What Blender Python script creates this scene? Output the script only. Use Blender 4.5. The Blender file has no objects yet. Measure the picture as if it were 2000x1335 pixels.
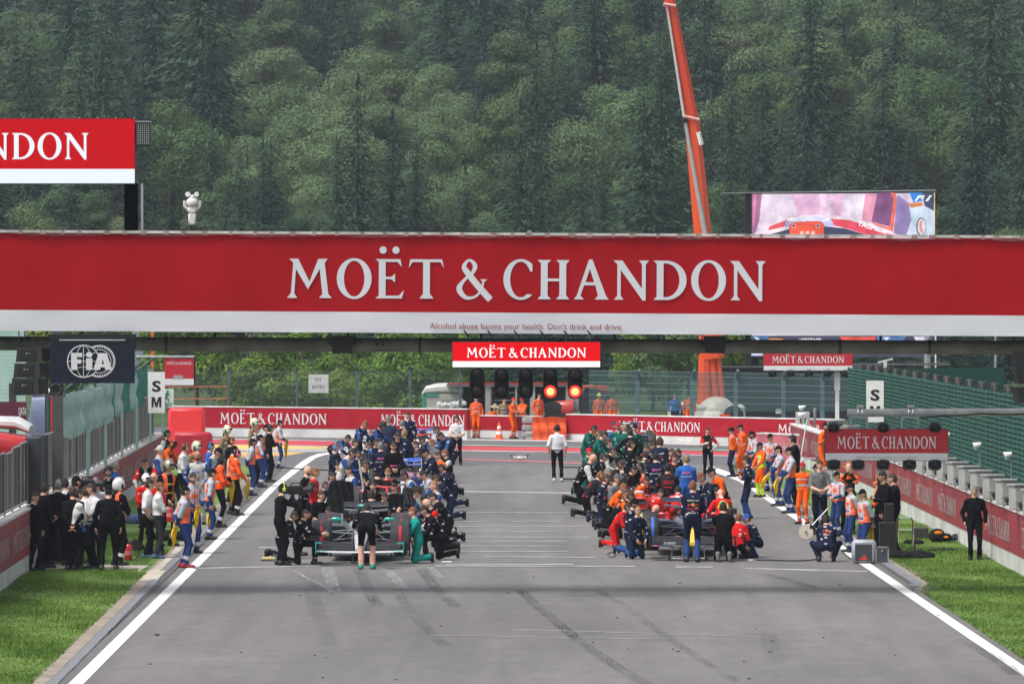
import bpy, math, random
import numpy as np
from mathutils import Vector, Matrix, noise as mnoise
random.seed(7)
rng = np.random.default_rng(7)
scene = bpy.context.scene
COL = scene.collection
R = math.radians
# ------------------------------------------------------------------ camera
CAM_H, F_PX, PITCH = 6.1,11000.0, math.atan((667.5 - 545.0)/11000.0)
cam_data = bpy.data.cameras.new('camera')
cam_data.lens = F_PX/2000.0*36.0
cam_data.sensor_width = 36.0
cam_data.sensor_fit = 'HORIZONTAL'
cam_data.clip_start = 1.0
cam_data.clip_end = 4000.0
cam = bpy.data.objects.new('camera', cam_data)
COL.objects.link(cam)
cam.location = (0,0, CAM_H)
cam.rotation_euler = (R(90) - PITCH,0,0)
scene.camera = cam
# ------------------------------------------------------------------ world
world = bpy.data.worlds.new('World')
scene.world = world
world.use_nodes = True
wn = world.node_tree
wn.nodes.clear()
sky = wn.nodes.new('ShaderNodeTexSky')
sky.sky_type = 'NISHITA'
sky.sun_disc = False
SUN_EL, SUN_AZ = 60.0,232.0          # azimuth clockwise from +Y, sun slightly behind the camera
sky.sun_elevation = R(SUN_EL)
sky.sun_rotation = R(SUN_AZ)
sky.air_density = 1.0
sky.dust_density = 4.0
sky.ozone_density = 1.0
hsv = wn.nodes.new('ShaderNodeHueSaturation')
hsv.inputs['Saturation'].default_value = 0.42
bg = wn.nodes.new('ShaderNodeBackground')
bg.inputs['Strength'].default_value = 0.13
wo = wn.nodes.new('ShaderNodeOutputWorld')
wn.links.new(sky.outputs[0], hsv.inputs['Color'])
wn.links.new(hsv.outputs[0], bg.inputs['Color'])
wn.links.new(bg.outputs[0], wo.inputs['Surface'])
# ------------------------------------------------------------------ sun (veiled by thin cloud)
sd = bpy.data.lights.new('sun', 'SUN')
sd.energy = 1.8
sd.angle = R(15)
sd.color = (1.0,0.955,0.89)
sun = bpy.data.objects.new('sun', sd)
COL.objects.link(sun)
az, el = R(SUN_AZ), R(SUN_EL)
to_sun = Vector((math.sin(az)*math.cos(el), math.cos(az)*math.cos(el), math.sin(el)))
sun.rotation_euler = to_sun.to_track_quat('Z', 'Y').to_euler()
sun.location = (0,50,60)
HAZE_D = 0.00019
scene.view_settings.view_transform = 'Standard'
scene.view_settings.look = 'None'
scene.view_settings.exposure = 0.60
scene.view_settings.gamma = 1.0
scene.view_settings.use_curve_mapping = False
scene.render.engine = 'CYCLES'
scene.cycles.use_denoising = True
scene.cycles.max_bounces = 6
scene.cycles.diffuse_bounces = 3
scene.cycles.glossy_bounces = 2
scene.cycles.transmission_bounces = 3
scene.cycles.transparent_max_bounces = 12
scene.cycles.volume_bounces = 0
# ------------------------------------------------------------------ projection helpers: from the survey of the photo to real positions
_fw = Vector((0, math.cos(PITCH),-math.sin(PITCH)))
_up = Vector((0, math.sin(PITCH), math.cos(PITCH)))
def ray(px, py):
 return Vector(((px - 1000.0)/F_PX,0,0)) + _fw + _up*((667.5 - py)/F_PX)
def G(px, py, z=0.0):
 d = ray(px, py)
 t = (z - CAM_H)/d.z
 return Vector((d.x*t, d.y*t, z))
def At(px, py, Y):
 d = ray(px, py)
 t = Y/d.y
 return Vector((d.x*t, Y, CAM_H + d.z*t))
# ------------------------------------------------------------------ materials
_mats = {}
def nt(m):
 m.use_nodes = True
 n = m.node_tree
 b = n.nodes.get('Principled BSDF')
 return n, b
def lin(c):
 return tuple(((v/255.0)/12.92 if v/255.0 <= 0.04045 else ((v/255.0 + 0.055)/1.055) ** 2.4) for v in c)
def mat(name, col, rough=0.6, metal=0.0, var=0.12, vscale=4.0, bump=0.0, bscale=30.0, spec=0.4, coat=0.0, coord='Object'):
 if name in _mats: return _mats[name]
 m = bpy.data.materials.new(name)
 n, b = nt(m)
 b.inputs['Roughness'].default_value = rough
 b.inputs['Metallic'].default_value = metal
 b.inputs['Specular IOR Level'].default_value = spec
 if coat: b.inputs['Coat Weight'].default_value = coat
 tc = n.nodes.new('ShaderNodeTexCoord')
 no = n.nodes.new('ShaderNodeTexNoise')
 no.inputs['Scale'].default_value = vscale
 no.inputs['Detail'].default_value = 6.0
 n.links.new(tc.outputs[coord], no.inputs['Vector'])
 mr = n.nodes.new('ShaderNodeMapRange')
 mr.inputs['From Min'].default_value = 0.3
 mr.inputs['From Max'].default_value = 0.7
 mr.inputs['To Min'].default_value = 1.0 - var
 mr.inputs['To Max'].default_value = 1.0 + var*0.6
 n.links.new(no.outputs['Fac'], mr.inputs['Value'])
 mx = n.nodes.new('ShaderNodeVectorMath'); mx.operation = 'SCALE'
 mx.inputs[0].default_value = col[:3]
 n.links.new(mr.outputs[0], mx.inputs['Scale'])
 n.links.new(mx.outputs[0], b.inputs['Base Color'])
 if bump:
  n2 = n.nodes.new('ShaderNodeTexNoise'); n2.inputs['Scale'].default_value = bscale; n2.inputs['Detail'].default_value = 4
  n.links.new(tc.outputs[coord], n2.inputs['Vector'])
  bp = n.nodes.new('ShaderNodeBump'); bp.inputs['Strength'].default_value = bump; bp.inputs['Distance'].default_value = 0.02
  n.links.new(n2.outputs['Fac'], bp.inputs['Height'])
  n.links.new(bp.outputs[0], b.inputs['Normal'])
 _mats[name] = m
 return m
def cloth(name, col):
 return mat('cloth_' + name, col, rough=0.9, var=0.22, vscale=9.0, bump=0.6, bscale=14.0, spec=0.07)
def team_cloth(name, col, mark):
 m = cloth(name, col)
 n = m.node_tree; b = n.nodes['Principled BSDF']
 src = b.inputs['Base Color'].links[0].from_socket
 tc = n.nodes.new('ShaderNodeTexCoord'); mp = n.nodes.new('ShaderNodeMapping'); mp.inputs['Scale'].default_value = (9,9,17)
 vo = n.nodes.new('ShaderNodeTexVoronoi'); vo.inputs['Scale'].default_value = 1.0
 n.links.new(tc.outputs['Object'], mp.inputs[0]); n.links.new(mp.outputs[0], vo.inputs['Vector'])
 l1 = n.nodes.new('ShaderNodeMath'); l1.operation = 'LESS_THAN'; l1.inputs[1].default_value = .36
 n.links.new(vo.outputs['Distance'], l1.inputs[0])
 sp = n.nodes.new('ShaderNodeSeparateColor'); n.links.new(vo.outputs['Color'], sp.inputs[0])
 l2 = n.nodes.new('ShaderNodeMath'); l2.operation = 'LESS_THAN'; l2.inputs[1].default_value = .30
 n.links.new(sp.outputs[0], l2.inputs[0])
 q = n.nodes.new('ShaderNodeMath'); q.operation = 'MULTIPLY'; n.links.new(l1.outputs[0], q.inputs[0]); n.links.new(l2.outputs[0], q.inputs[1])
 mx = n.nodes.new('ShaderNodeMix'); mx.data_type = 'RGBA'
 n.links.new(q.outputs[0], mx.inputs[0]); n.links.new(src, mx.inputs[6]); mx.inputs[7].default_value = (*mark,1)
 n.links.new(mx.outputs[2], b.inputs['Base Color'])
 return m
def emis(name, col, strength, base=(0.02,0.02,0.02)):
 if name in _mats: return _mats[name]
 m = bpy.data.materials.new(name)
 n, b = nt(m)
 b.inputs['Base Color'].default_value = (*base,1)
 b.inputs['Roughness'].default_value = 0.6
 b.inputs['Specular IOR Level'].default_value = 0.12
 b.inputs['Emission Color'].default_value = (*col,1)
 b.inputs['Emission Strength'].default_value = strength
 _mats[name] = m
 return m
def net(name, col, alpha, rough=0.7):
 if name in _mats: return _mats[name]
 m = bpy.data.materials.new(name)
 n, b = nt(m)
 b.inputs['Base Color'].default_value = (*col,1)
 b.inputs['Roughness'].default_value = rough
 b.inputs['Alpha'].default_value = alpha
 _mats[name] = m
 return m
WHITE = mat('white_paint',(0.78,0.78,0.76),0.5, var=0.08)
BLACK = mat('black_plastic',(0.012,0.012,0.013),0.45, var=0.2)
DARK = mat('dark_grey_metal',(0.05,0.052,0.055),0.5, metal=0.3)
STEEL = mat('galvanised_steel',(0.36,0.37,0.38),0.45, metal=0.55, var=0.2, vscale=8, bump=0.1)
CHROME = mat('chrome',(0.7,0.7,0.72),0.18, metal=1.0, var=0.05)
RUBBER = mat('rubber',(0.022,0.022,0.023),0.75, var=0.25)
CARBON = mat('carbon_fibre',(0.014,0.014,0.016),0.32, var=0.3, vscale=60)
BANNER_RED = mat('banner_red_vinyl',(0.345,0.005,0.010),0.6, var=0.10, vscale=0.9, bump=0.12, bscale=1.6, spec=0.1)
BANNER_WHITE = mat('banner_white_vinyl',(0.60,0.61,0.65),0.5, var=0.05, vscale=0.9, bump=0.1, bscale=1.6)
BOARD_RED = mat('painted_red_board',(0.36,0.010,0.022),0.6, var=0.18, vscale=1.5, bump=0.05, spec=0.12)
LETTER_WHITE = mat('lettering_white',(0.62,0.62,0.64),0.55, var=0.06)
CONCRETE = mat('concrete',(0.48,0.47,0.44),0.85, var=0.28, vscale=2.5, bump=0.3, bscale=40)
ORANGE_PLAST = mat('orange_tarpaulin',(0.78,0.10,0.02),0.55, var=0.15, vscale=2, bump=0.6, bscale=3)
# ------------------------------------------------------------------ object helpers
def tag(o, label=None, cat=None, group=None, kind=None):
 if label: o['label'] = label
 if cat: o['category'] = cat
 if group: o['group'] = group
 if kind: o['kind'] = kind
 return o
def empty(name, loc=(0,0,0), rz=0.0, label=None, cat=None, group=None):
 o = bpy.data.objects.new(name, None)
 o.empty_display_size = 0.2
 COL.objects.link(o)
 o.location = loc
 o.rotation_euler = (0,0, rz)
 return tag(o, label, cat, group)
class MB:
 """collects simple shapes and links them as one mesh object"""
 def __init__(s): s.v = []; s.f = []; s.m = []
 def add(s, verts, faces, mi=0):
  b = len(s.v)
  s.v += [tuple(p) for p in verts]
  s.f += [tuple(i + b for i in f) for f in faces]
  s.m += [mi]*len(faces)
  return s
 def box(s, c, size, rot=None, mi=0):
  hx, hy, hz = size[0]/2, size[1]/2, size[2]/2
  vs = [Vector((x, y, z)) for x in (-hx, hx) for y in (-hy, hy) for z in (-hz, hz)]
  if rot is not None: vs = [rot @ p for p in vs]
  c = Vector(c)
  return s.add([p + c for p in vs],[(0,1,3,2),(4,6,7,5),(0,4,5,1),(2,3,7,6),(0,2,6,4),(1,5,7,3)], mi)
 def bbox(s, c, size, r=0.02, rot=None, mi=0):
  """box with bevelled vertical and top edges"""
  hx, hy, hz = size[0]/2, size[1]/2, size[2]/2
  r = min(r, hx*.9, hy*.9, hz*.9)
  rings = [(-hz, r),(-hz + r,0),(hz - r,0),(hz, r)]
  vs = []
  for z, ins in rings:
   for x, y in ((-hx + ins + (r if not ins else 0)*1,-hy + ins),(hx - ins - (r if not ins else 0),-hy + ins),
                         (hx - ins,-hy + ins + (r if not ins else 0)),(hx - ins, hy - ins - (r if not ins else 0)),
                         (hx - ins - (r if not ins else 0), hy - ins),(-hx + ins + (r if not ins else 0), hy - ins),
                         (-hx + ins, hy - ins - (r if not ins else 0)),(-hx + ins,-hy + ins + (r if not ins else 0))):
    vs.append(Vector((x, y, z)))
  if rot is not None: vs = [rot @ p for p in vs]
  c = Vector(c)
  fs = []
  for k in range(3):
   for i in range(8):
    j = (i + 1) % 8
    fs.append((k*8 + i, k*8 + j, k*8 + 8 + j, k*8 + 8 + i))
  fs.append(tuple(range(7,-1,-1))); fs.append(tuple(range(24,32)))
  return s.add([p + c for p in vs], fs, mi)
 def cyl(s, a, b, r1, r2=None, n=10, caps=True, mi=0):
  a, b = Vector(a), Vector(b)
  r2 = r1 if r2 is None else r2
  d = (b - a)
  if d.length < 1e-9: return s
  q = d.to_track_quat('Z', 'Y')
  vs = []
  for p, r in ((a, r1),(b, r2)):
   for i in range(n):
    t = 2*math.pi*i/n
    vs.append(p + q @ Vector((r*math.cos(t), r*math.sin(t),0)))
  fs = [(i,(i + 1) % n, n + (i + 1) % n, n + i) for i in range(n)]
  if caps: fs += [tuple(range(n - 1,-1,-1)), tuple(range(n,2*n))]
  return s.add(vs, fs, mi)
 def tube(s, pts, r, n=6, mi=0):
  for a, b in zip(pts[:-1], pts[1:]): s.cyl(a, b, r, r, n, True, mi)
  return s
 def ell(s, c, rad, nu=12, nv=8, rot=None, mi=0):
  vs = []; fs = []
  c = Vector(c)
  for j in range(nv + 1):
   th = math.pi*j/nv
   for i in range(nu):
    ph = 2*math.pi*i/nu
    p = Vector((rad[0]*math.sin(th)*math.cos(ph), rad[1]*math.sin(th)*math.sin(ph), rad[2]*math.cos(th)))
    if rot is not None: p = rot @ p
    vs.append(p + c)
  for j in range(nv):
   for i in range(nu):
    k = (i + 1) % nu
    if j == 0: fs.append((i, nu + i, nu + k))
    elif j == nv - 1: fs.append((j*nu + i,(j + 1)*nu + i, j*nu + k))
    else: fs.append((j*nu + i,(j + 1)*nu + i,(j + 1)*nu + k, j*nu + k))
  return s.add(vs, fs, mi)
 def loft(s, secs, n=16, e=2.6, mi=0, axis='y', caps=True):
  """sections: (pos, cx, cz, half width, half height)"""
  vs = []
  for (y, cx, cz, hw, hh) in secs:
   for i in range(n):
    t = 2*math.pi*(i + .5)/n
    ct, st = math.cos(t), math.sin(t)
    x = cx + hw*math.copysign(abs(ct) ** (2/e), ct)
    z = cz + hh*math.copysign(abs(st) ** (2/e), st)
    vs.append((x, y, z) if axis == 'y' else (y, x, z))
  fs = []
  for k in range(len(secs) - 1):
   for i in range(n):
    j = (i + 1) % n
    fs.append((k*n + i,(k + 1)*n + i,(k + 1)*n + j, k*n + j))
  if caps: fs += [tuple(range(n)), tuple(range(len(secs)*n - 1,(len(secs) - 1)*n - 1,-1))]
  return s.add(vs, fs, mi)
 def torus(s, c, R1, r, axis='x', n=20, m=8, mi=0, sq=1.0):
  vs = []; fs = []
  for i in range(n):
   a = 2*math.pi*i/n
   for j in range(m):
    b = 2*math.pi*j/m
    rr = R1 + r*math.cos(b); h = r*sq*math.sin(b)
    if axis == 'x': p = (c[0] + h, c[1] + rr*math.cos(a), c[2] + rr*math.sin(a))
    elif axis == 'y': p = (c[0] + rr*math.cos(a), c[1] + h, c[2] + rr*math.sin(a))
    else: p = (c[0] + rr*math.cos(a), c[1] + rr*math.sin(a), c[2] + h)
    vs.append(p)
  for i in range(n):
   for j in range(m):
    k, l = (i + 1) % n,(j + 1) % m
    fs.append((i*m + j, k*m + j, k*m + l, i*m + l))
  return s.add(vs, fs, mi)
 def lathe(s, prof, c=(0,0,0), axis='x', n=24, mi=0):
  """profile: (along axis, radius)"""
  vs = []; fs = []
  for (h, r) in prof:
   for i in range(n):
    a = 2*math.pi*i/n
    if axis == 'x': vs.append((c[0] + h, c[1] + r*math.cos(a), c[2] + r*math.sin(a)))
    elif axis == 'y': vs.append((c[0] + r*math.cos(a), c[1] + h, c[2] + r*math.sin(a)))
    else: vs.append((c[0] + r*math.cos(a), c[1] + r*math.sin(a), c[2] + h))
  for k in range(len(prof) - 1):
   for i in range(n):
    j = (i + 1) % n
    fs.append((k*n + i, k*n + j,(k + 1)*n + j,(k + 1)*n + i))
  fs += [tuple(range(n - 1,-1,-1)), tuple(range((len(prof) - 1)*n, len(prof)*n))]
  return s.add(vs, fs, mi)
 def mesh(s, name, mats, smooth=False, origin=None):
  me = bpy.data.meshes.new(name)
  vs = s.v if origin is None else [(p[0] - origin[0], p[1] - origin[1], p[2] - origin[2]) for p in s.v]
  me.from_pydata(vs,[], s.f)
  for m in (mats if isinstance(mats,(list, tuple)) else [mats]): me.materials.append(m)
  if any(s.m): me.polygons.foreach_set('material_index', s.m)
  if smooth:
   me.shade_smooth()
   try: me.set_sharp_from_angle(angle=R(38))
   except Exception: pass
  me.update()
  return me
 def build(s, name, mats, parent=None, smooth=False, origin=None, loc=None):
  me = s.mesh(name, mats, smooth, origin)
  o = bpy.data.objects.new(name, me)
  COL.objects.link(o)
  if origin is not None: o.location = origin
  if loc is not None: o.location = loc
  if parent: o.parent = parent
  return o
def sheet(name, edge_a, edge_b, z, m, kind='structure', parent=None):
 """flat strip between two lists of ground points"""
 mb = MB()
 n = len(edge_a)
 vs = [(p[0], p[1], z) for p in edge_a] + [(p[0], p[1], z) for p in edge_b]
 fs = [(i, i + 1, n + i + 1, n + i) for i in range(n - 1)]
 mb.add(vs, fs)
 o = mb.build(name, m, parent)
 me = o.data
 if me.polygons and me.polygons[0].normal.z < 0: me.flip_normals()
 if kind: o['kind'] = kind
 return o
# ------------------------------------------------------------------ lettering
def ell_pts(cx, cy, rx, ry, a0, a1, n):
 return [(cx + rx*math.cos(R(a0 + (a1 - a0)*i/n)), cy + ry*math.sin(R(a0 + (a1 - a0)*i/n))) for i in range(n + 1)]
GLY = {
 'M': (1.22,[[(.06,1),(.30,1),(.60,.42),(.83,1),(1.08,1),(1.0,.9),(1.10,.10),(1.20,0),(.85,0),(.94,.10),(.87,.74),(.56,.22),(.24,.74),(.20,.12),(.28,0),(0,0),(.11,.12),(.17,.9)]]),
 'O': (.92,[ell_pts(.46,.5,.46,.52,0,350,35), ell_pts(.46,.5,.27,.455,0,350,35)]),
 'E': (.78,[[(0,1),(.66,1),(.70,.80),(.58,.93),(.27,.93),(.27,.55),(.42,.55),(.52,.63),(.52,.40),(.42,.49),(.27,.49),(.27,.07),(.62,.07),(.76,.22),(.70,0),(0,0),(.09,.07),(.09,.93)]]),
 'T': (.94,[[(.04,1),(.88,1),(.93,.78),(.84,.93),(.56,.93),(.56,.12),(.66,0),(.28,0),(.38,.12),(.38,.93),(.10,.93),(0,.78)]]),
 'C': (.80,[ell_pts(.46,.5,.46,.52,48,312,26) + ell_pts(.46,.5,.28,.455,306,54,22) + [(.72,.70),(.765,.70)]]),
 'H': (.86,[[(0,1),(.36,1),(.27,.92),(.27,.53),(.58,.53),(.58,.92),(.49,1),(.85,1),(.76,.9),(.76,.1),(.85,0),(.49,0),(.58,.1),(.58,.46),(.27,.46),(.27,.1),(.36,0),(0,0),(.09,.1),(.09,.92)]]),
 'A': (.94,[[(.40,1.02),(.49,1.02),(.85,.10),(.93,0),(.55,0),(.64,.10),(.57,.36),(.27,.36),(.18,.10),(.27,0),(0,0),(.08,.10)],[(.31,.44),(.54,.44),(.425,.78)]]),
 'N': (.96,[[(0,1),(.24,1),(.76,.28),(.76,.9),(.68,1),(.95,1),(.86,.9),(.86,-.02),(.78,-.02),(.20,.76),(.20,.10),(.28,0),(.02,0),(.11,.10),(.11,.9)]]),
 'D': (.90,[[(0,1)] + ell_pts(.34,.5,.54,.5,90,-90,20) + [(0,0),(.09,.08),(.09,.92)],[(.27,.93)] + ell_pts(.33,.5,.36,.43,90,-90,18) + [(.27,.07)]]),
}
def _curve_mesh(splines):
 cu = bpy.data.curves.new('tmp', 'CURVE')
 cu.dimensions = '2D'; cu.fill_mode = 'BOTH'
 for pts in splines:
  sp = cu.splines.new('POLY')
  sp.points.add(len(pts) - 1)
  for i, p in enumerate(pts): sp.points[i].co = (p[0], p[1],0,1)
  sp.use_cyclic_u = True
 ob = bpy.data.objects.new('tmp', cu)
 me = bpy.data.meshes.new_from_object(ob)
 v = [tuple(x.co) for x in me.vertices]; f = [tuple(p.vertices) for p in me.polygons]
 bpy.data.objects.remove(ob); bpy.data.curves.remove(cu); bpy.data.meshes.remove(me)
 return v, f
def ribbon(pts, widths, dz=0.004, z0=0.0):
 """strip of varying width; each piece a hair prouder so crossings never share a plane"""
 v = []; f = []
 n = len(pts)
 nr = []
 for i in range(n):
  a = pts[max(0, i - 1)]; b = pts[min(n - 1, i + 1)]
  d = Vector((b[0] - a[0], b[1] - a[1])).normalized()
  nr.append((-d.y, d.x))
 for i in range(n):
  w = widths[i]/2
  v.append((pts[i][0] + nr[i][0]*w, pts[i][1] + nr[i][1]*w, z0 + dz*i/n))
  v.append((pts[i][0] - nr[i][0]*w, pts[i][1] - nr[i][1]*w, z0 + dz*i/n))
 for i in range(n - 1): f.append((2*i,2*i + 1,2*i + 3,2*i + 2))
 return v, f
def catmull(pts, k=6):
 out = []
 P = [pts[0]] + list(pts) + [pts[-1]]
 for i in range(1, len(P) - 2):
  for j in range(k):
   t = j/k
   out.append(tuple(0.5*((2*P[i][d]) + (-P[i-1][d] + P[i+1][d])*t + (2*P[i-1][d] - 5*P[i][d] + 4*P[i+1][d] - P[i+2][d])*t*t + (-P[i-1][d] + 3*P[i][d] - 3*P[i+1][d] + P[i+2][d])*t**3) for d in range(len(pts[0]))))
 out.append(tuple(pts[-1]))
 return out
_gc = {}
def glyph(ch):
 if ch in _gc: return _gc[ch]
 if ch == '&':
  c = catmull([(.90,-.02,.17),(.60,.30,.17),(.33,.62,.16),(.20,.82,.12),(.34,.985,.06),(.49,.85,.12),(.42,.66,.09),(.20,.47,.08),(.075,.25,.15),(.25,.035,.10),(.50,.06,.06),(.66,.24,.06),(.72,.48,.05)],6)
  v, f = ribbon([(p[0], p[1]) for p in c],[p[2] for p in c], dz=0.012)
  b = len(v); v += [(.62,.50,.014),(.82,.50,.014),(.76,.45,.014),(.68,.45,.014)]; f.append((b, b+3, b+2, b+1))
  _gc[ch] = (.92, v, f)
 elif ch == 'Ë':
  w, sp = GLY['E']
  v, f = _curve_mesh(sp + [ell_pts(.20,1.23,.095,.095,0,345,15), ell_pts(.54,1.23,.095,.095,0,345,15)])
  _gc[ch] = (w, v, f)
 else:
  w, sp = GLY[ch]
  v, f = _curve_mesh(sp)
  _gc[ch] = (w, v, f)
 return _gc[ch]
def serif_text(text, gap=.10):
 """lettering 1 unit tall, centred at x = 0, baseline at 0"""
 V = []; F = []; x = 0
 for ch in text:
  if ch == ' ': x += .22; continue
  w, v, f = glyph(ch)
  b = len(V)
  V += [(p[0] + x, p[1], p[2]) for p in v]
  F += [tuple(i + b for i in q) for q in f]
  x += w + gap
 x -= gap
 V = [(p[0] - x/2, p[1], p[2]) for p in V]
 return V, F, x
_tc = {}
def sans_text(text, shear=0.0, bold=0.0):
 """built-in font, 1 unit cap height, centred"""
 key = (text, shear, bold)
 if key in _tc: return _tc[key]
 cu = bpy.data.curves.new('tmp', 'FONT')
 cu.body = text; cu.align_x = 'CENTER'; cu.resolution_u = 3
 cu.shear = shear; cu.offset = bold; cu.size = 1.0
 ob = bpy.data.objects.new('tmp', cu)
 me = bpy.data.meshes.new_from_object(ob)
 v = [tuple(p.co) for p in me.vertices]; f = [tuple(p.vertices) for p in me.polygons]
 bpy.data.objects.remove(ob); bpy.data.curves.remove(cu); bpy.data.meshes.remove(me)
 s = 1/0.73
 v = [(p[0]*s, p[1]*s, p[2]) for p in v]
 w = (max(p[0] for p in v) - min(p[0] for p in v)) if v else 1
 _tc[key] = (v, f, w)
 return _tc[key]
MOET = serif_text('MOËT & CHANDON')
def put_text(tx, centre, width, height, m, parent=None, right=Vector((1,0,0)), up=Vector((0,0,1)), name='lettering', proud=0.004, origin=None, label=None):
 """writes tx = (verts, faces, width) with its middle-bottom at centre, spanning width x height (cap height)"""
 V, F, w = tx
 right = right.normalized(); up = up.normalized()
 nrm = right.cross(up)
 c = Vector(centre)
 mb = MB()
 vs = [c + right*(p[0]*width/w) + up*(p[1]*height) + nrm*(p[2]*height*0.3 + proud) for p in V]
 mb.add(vs, F)
 o = mb.build(name, m, parent, origin=origin)
 if origin is not None and parent is not None:
  o.location = Vector(origin) - Vector(parent.location)
 if label: o['label'] = label
 return o
# ================================================================== THE SETTING
def wpart(mb, name, mats, parent, smooth=False, label=None, kind=None):
 """a part whose vertices were given in world coordinates, under an unrotated thing"""
 me = mb.mesh(name, mats, smooth, origin=parent.location)
 o = bpy.data.objects.new(name, me)
 COL.objects.link(o); o.parent = parent
 if label: o['label'] = label
 if kind: o['kind'] = kind
 return o
def wtext(tx, centre, width, height, m, parent, right=Vector((1,0,0)), name='lettering', proud=0.012, up=Vector((0,0,1))):
 return put_text(tx, Vector(centre) - parent.location, width, height, m, parent, right, up, name, proud)
def solo(mb, name, mats, base, label, cat, group=None, smooth=False):
 o = mb.build(name, mats, None, smooth, origin=base)
 return tag(o, label, cat, group)
# ---- terrain: flat by the track, then the wooded hillside
def hz(x, y):
 if y < 345: return 0.0
 t = y - 345
 s = 0.088*t*min(1, t/90.0)
 return s + 2.2*math.sin(x*0.021 + y*0.006)*min(1, t/80) + 1.4*math.sin(x*0.05 - y*0.013)*min(1, t/80)
def build_terrain():
 xs = np.linspace(-420,420,85)
 ys = np.concatenate([np.array([-80,0,60,120,180,240,300,345]), np.linspace(355,1330,118)])
 vs = [(x, y, hz(x, y) - 0.03) for y in ys for x in xs]
 nx = len(xs)
 fs = [(j*nx + i, j*nx + i + 1,(j + 1)*nx + i + 1,(j + 1)*nx + i) for j in range(len(ys) - 1) for i in range(nx - 1)]
 m = mat('meadow_and_forest_floor',(0.045,0.085,0.02),0.95, var=0.5, vscale=0.05, bump=0.4, bscale=3)
 mb = MB().add(vs, fs)
 tag(mb.build('ground', m, smooth=True), kind='structure')
build_terrain()
# ---- asphalt
def asphalt_mat():
 m = bpy.data.materials.new('asphalt')
 n, b = nt(m)
 tc = n.nodes.new('ShaderNodeTexCoord')
 b.inputs['Roughness'].default_value = 0.82
 b.inputs['Specular IOR Level'].default_value = 0.35
 def noise_(scale, det, sx=1, sy=1, rough=.55):
  mp = n.nodes.new('ShaderNodeMapping'); mp.inputs['Scale'].default_value = (sx, sy,1)
  n.links.new(tc.outputs['Object'], mp.inputs['Vector'])
  t = n.nodes.new('ShaderNodeTexNoise'); t.inputs['Scale'].default_value = scale; t.inputs['Detail'].default_value = det
  t.inputs['Roughness'].default_value = rough
  n.links.new(mp.outputs[0], t.inputs['Vector'])
  return t.outputs['Fac']
 def ramp(s, a, b_, lo, hi):
  r = n.nodes.new('ShaderNodeMapRange'); r.inputs[1].default_value = a; r.inputs[2].default_value = b_
  r.inputs[3].default_value = lo; r.inputs[4].default_value = hi
  n.links.new(s, r.inputs[0]); return r.outputs[0]
 def mul(a, c):
  q = n.nodes.new('ShaderNodeMath'); q.operation = 'MULTIPLY'
  n.links.new(a, q.inputs[0]); n.links.new(c, q.inputs[1]); return q.outputs[0]
 big = ramp(noise_(0.16,5,1,.35),.32,.68,.82,1.17)        # patches of older and newer surface
 streak = ramp(noise_(1.1,5,1,.045),.3,.7,.85,1.13)        # long wear streaks down the track
 mid = ramp(noise_(2.2,6,1,.5),.3,.7,.90,1.09)
 fine = ramp(noise_(38,3,1,.4,.8),.3,.7,.76,1.24)
 dust = ramp(noise_(.5,7,1,.25,.7),.56,.78,1.0,1.30)
 tot = mul(mul(mul(big, streak), mul(mid, fine)), dust)
 vm = n.nodes.new('ShaderNodeVectorMath'); vm.operation = 'SCALE'
 vm.inputs[0].default_value = (0.156,0.150,0.146)
 n.links.new(tot, vm.inputs['Scale'])
 n.links.new(vm.outputs[0], b.inputs['Base Color'])
 bp = n.nodes.new('ShaderNodeBump'); bp.inputs['Strength'].default_value = .5; bp.inputs['Distance'].default_value = .01
 n.links.new(noise_(60,2), bp.inputs['Height'])
 n.links.new(bp.outputs[0], b.inputs['Normal'])
 return m
ASPHALT = asphalt_mat()
ASPHALT2 = mat('grey_runoff_asphalt',(0.125,0.125,0.128),0.85, var=0.2, vscale=.3, bump=.3)
LINE = mat('road_paint_white',(0.72,0.72,0.70),0.6, var=0.12, vscale=1.2)
LINE_WORN = mat('worn_road_paint',(0.40,0.40,0.385),0.7, var=0.45, vscale=1.5)
def lineX(D):   # left edge line, centre
 return -6.58 - 0.0052*(D - 85)
def rlineX(D):  # right edge line
 return 7.97 - 0.0122*(D - 88)
Ds = [-60,0,60,85,100,120,140,160,185]
sheet('track',[(lineX(max(d,60)) - .32, d) for d in Ds],[(rlineX(max(d,60)) + .32, d) for d in Ds],0.0, ASPHALT)
# wide asphalt where the straight opens into the corner
sheet('runoff_asphalt',[(-30,185),(-60,205),(-60,232)],[(34,185),(60,205),(60,232)],0.0, ASPHALT2)
def band(name, pa, pb, z, m):
 return sheet(name,[G(*p) for p in pa],[G(*p) for p in pb], z, m)
RUN_RED = mat('painted_red_runoff',(0.52,0.045,0.06),0.7, var=0.35, vscale=.5)
RUN_YEL = mat('painted_yellow_runoff',(0.70,0.48,0.14),0.7, var=0.25, vscale=.5)
RUN_ORA = mat('painted_orange_runoff',(0.60,0.36,0.13),0.7, var=0.25, vscale=.5)
RUN_GRN = mat('painted_green_runoff',(0.16,0.36,0.26),0.7, var=0.4, vscale=.5)
band('painted_red_band',[(300,857),(540,859),(700,863),(900,870),(1100,873.5),(1300,878),(1560,884)],
     [(300,867),(540,868.5),(700,872),(900,879),(1100,881.5),(1300,886),(1560,892)],.006, RUN_RED)
band('painted_green_strip',[(650,860),(900,867.5),(1100,871),(1300,875.5),(1560,881.5)],[(650,862),(900,869.7),(1100,873.2),(1300,877.7),(1560,883.7)],.010, RUN_GRN)
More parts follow.
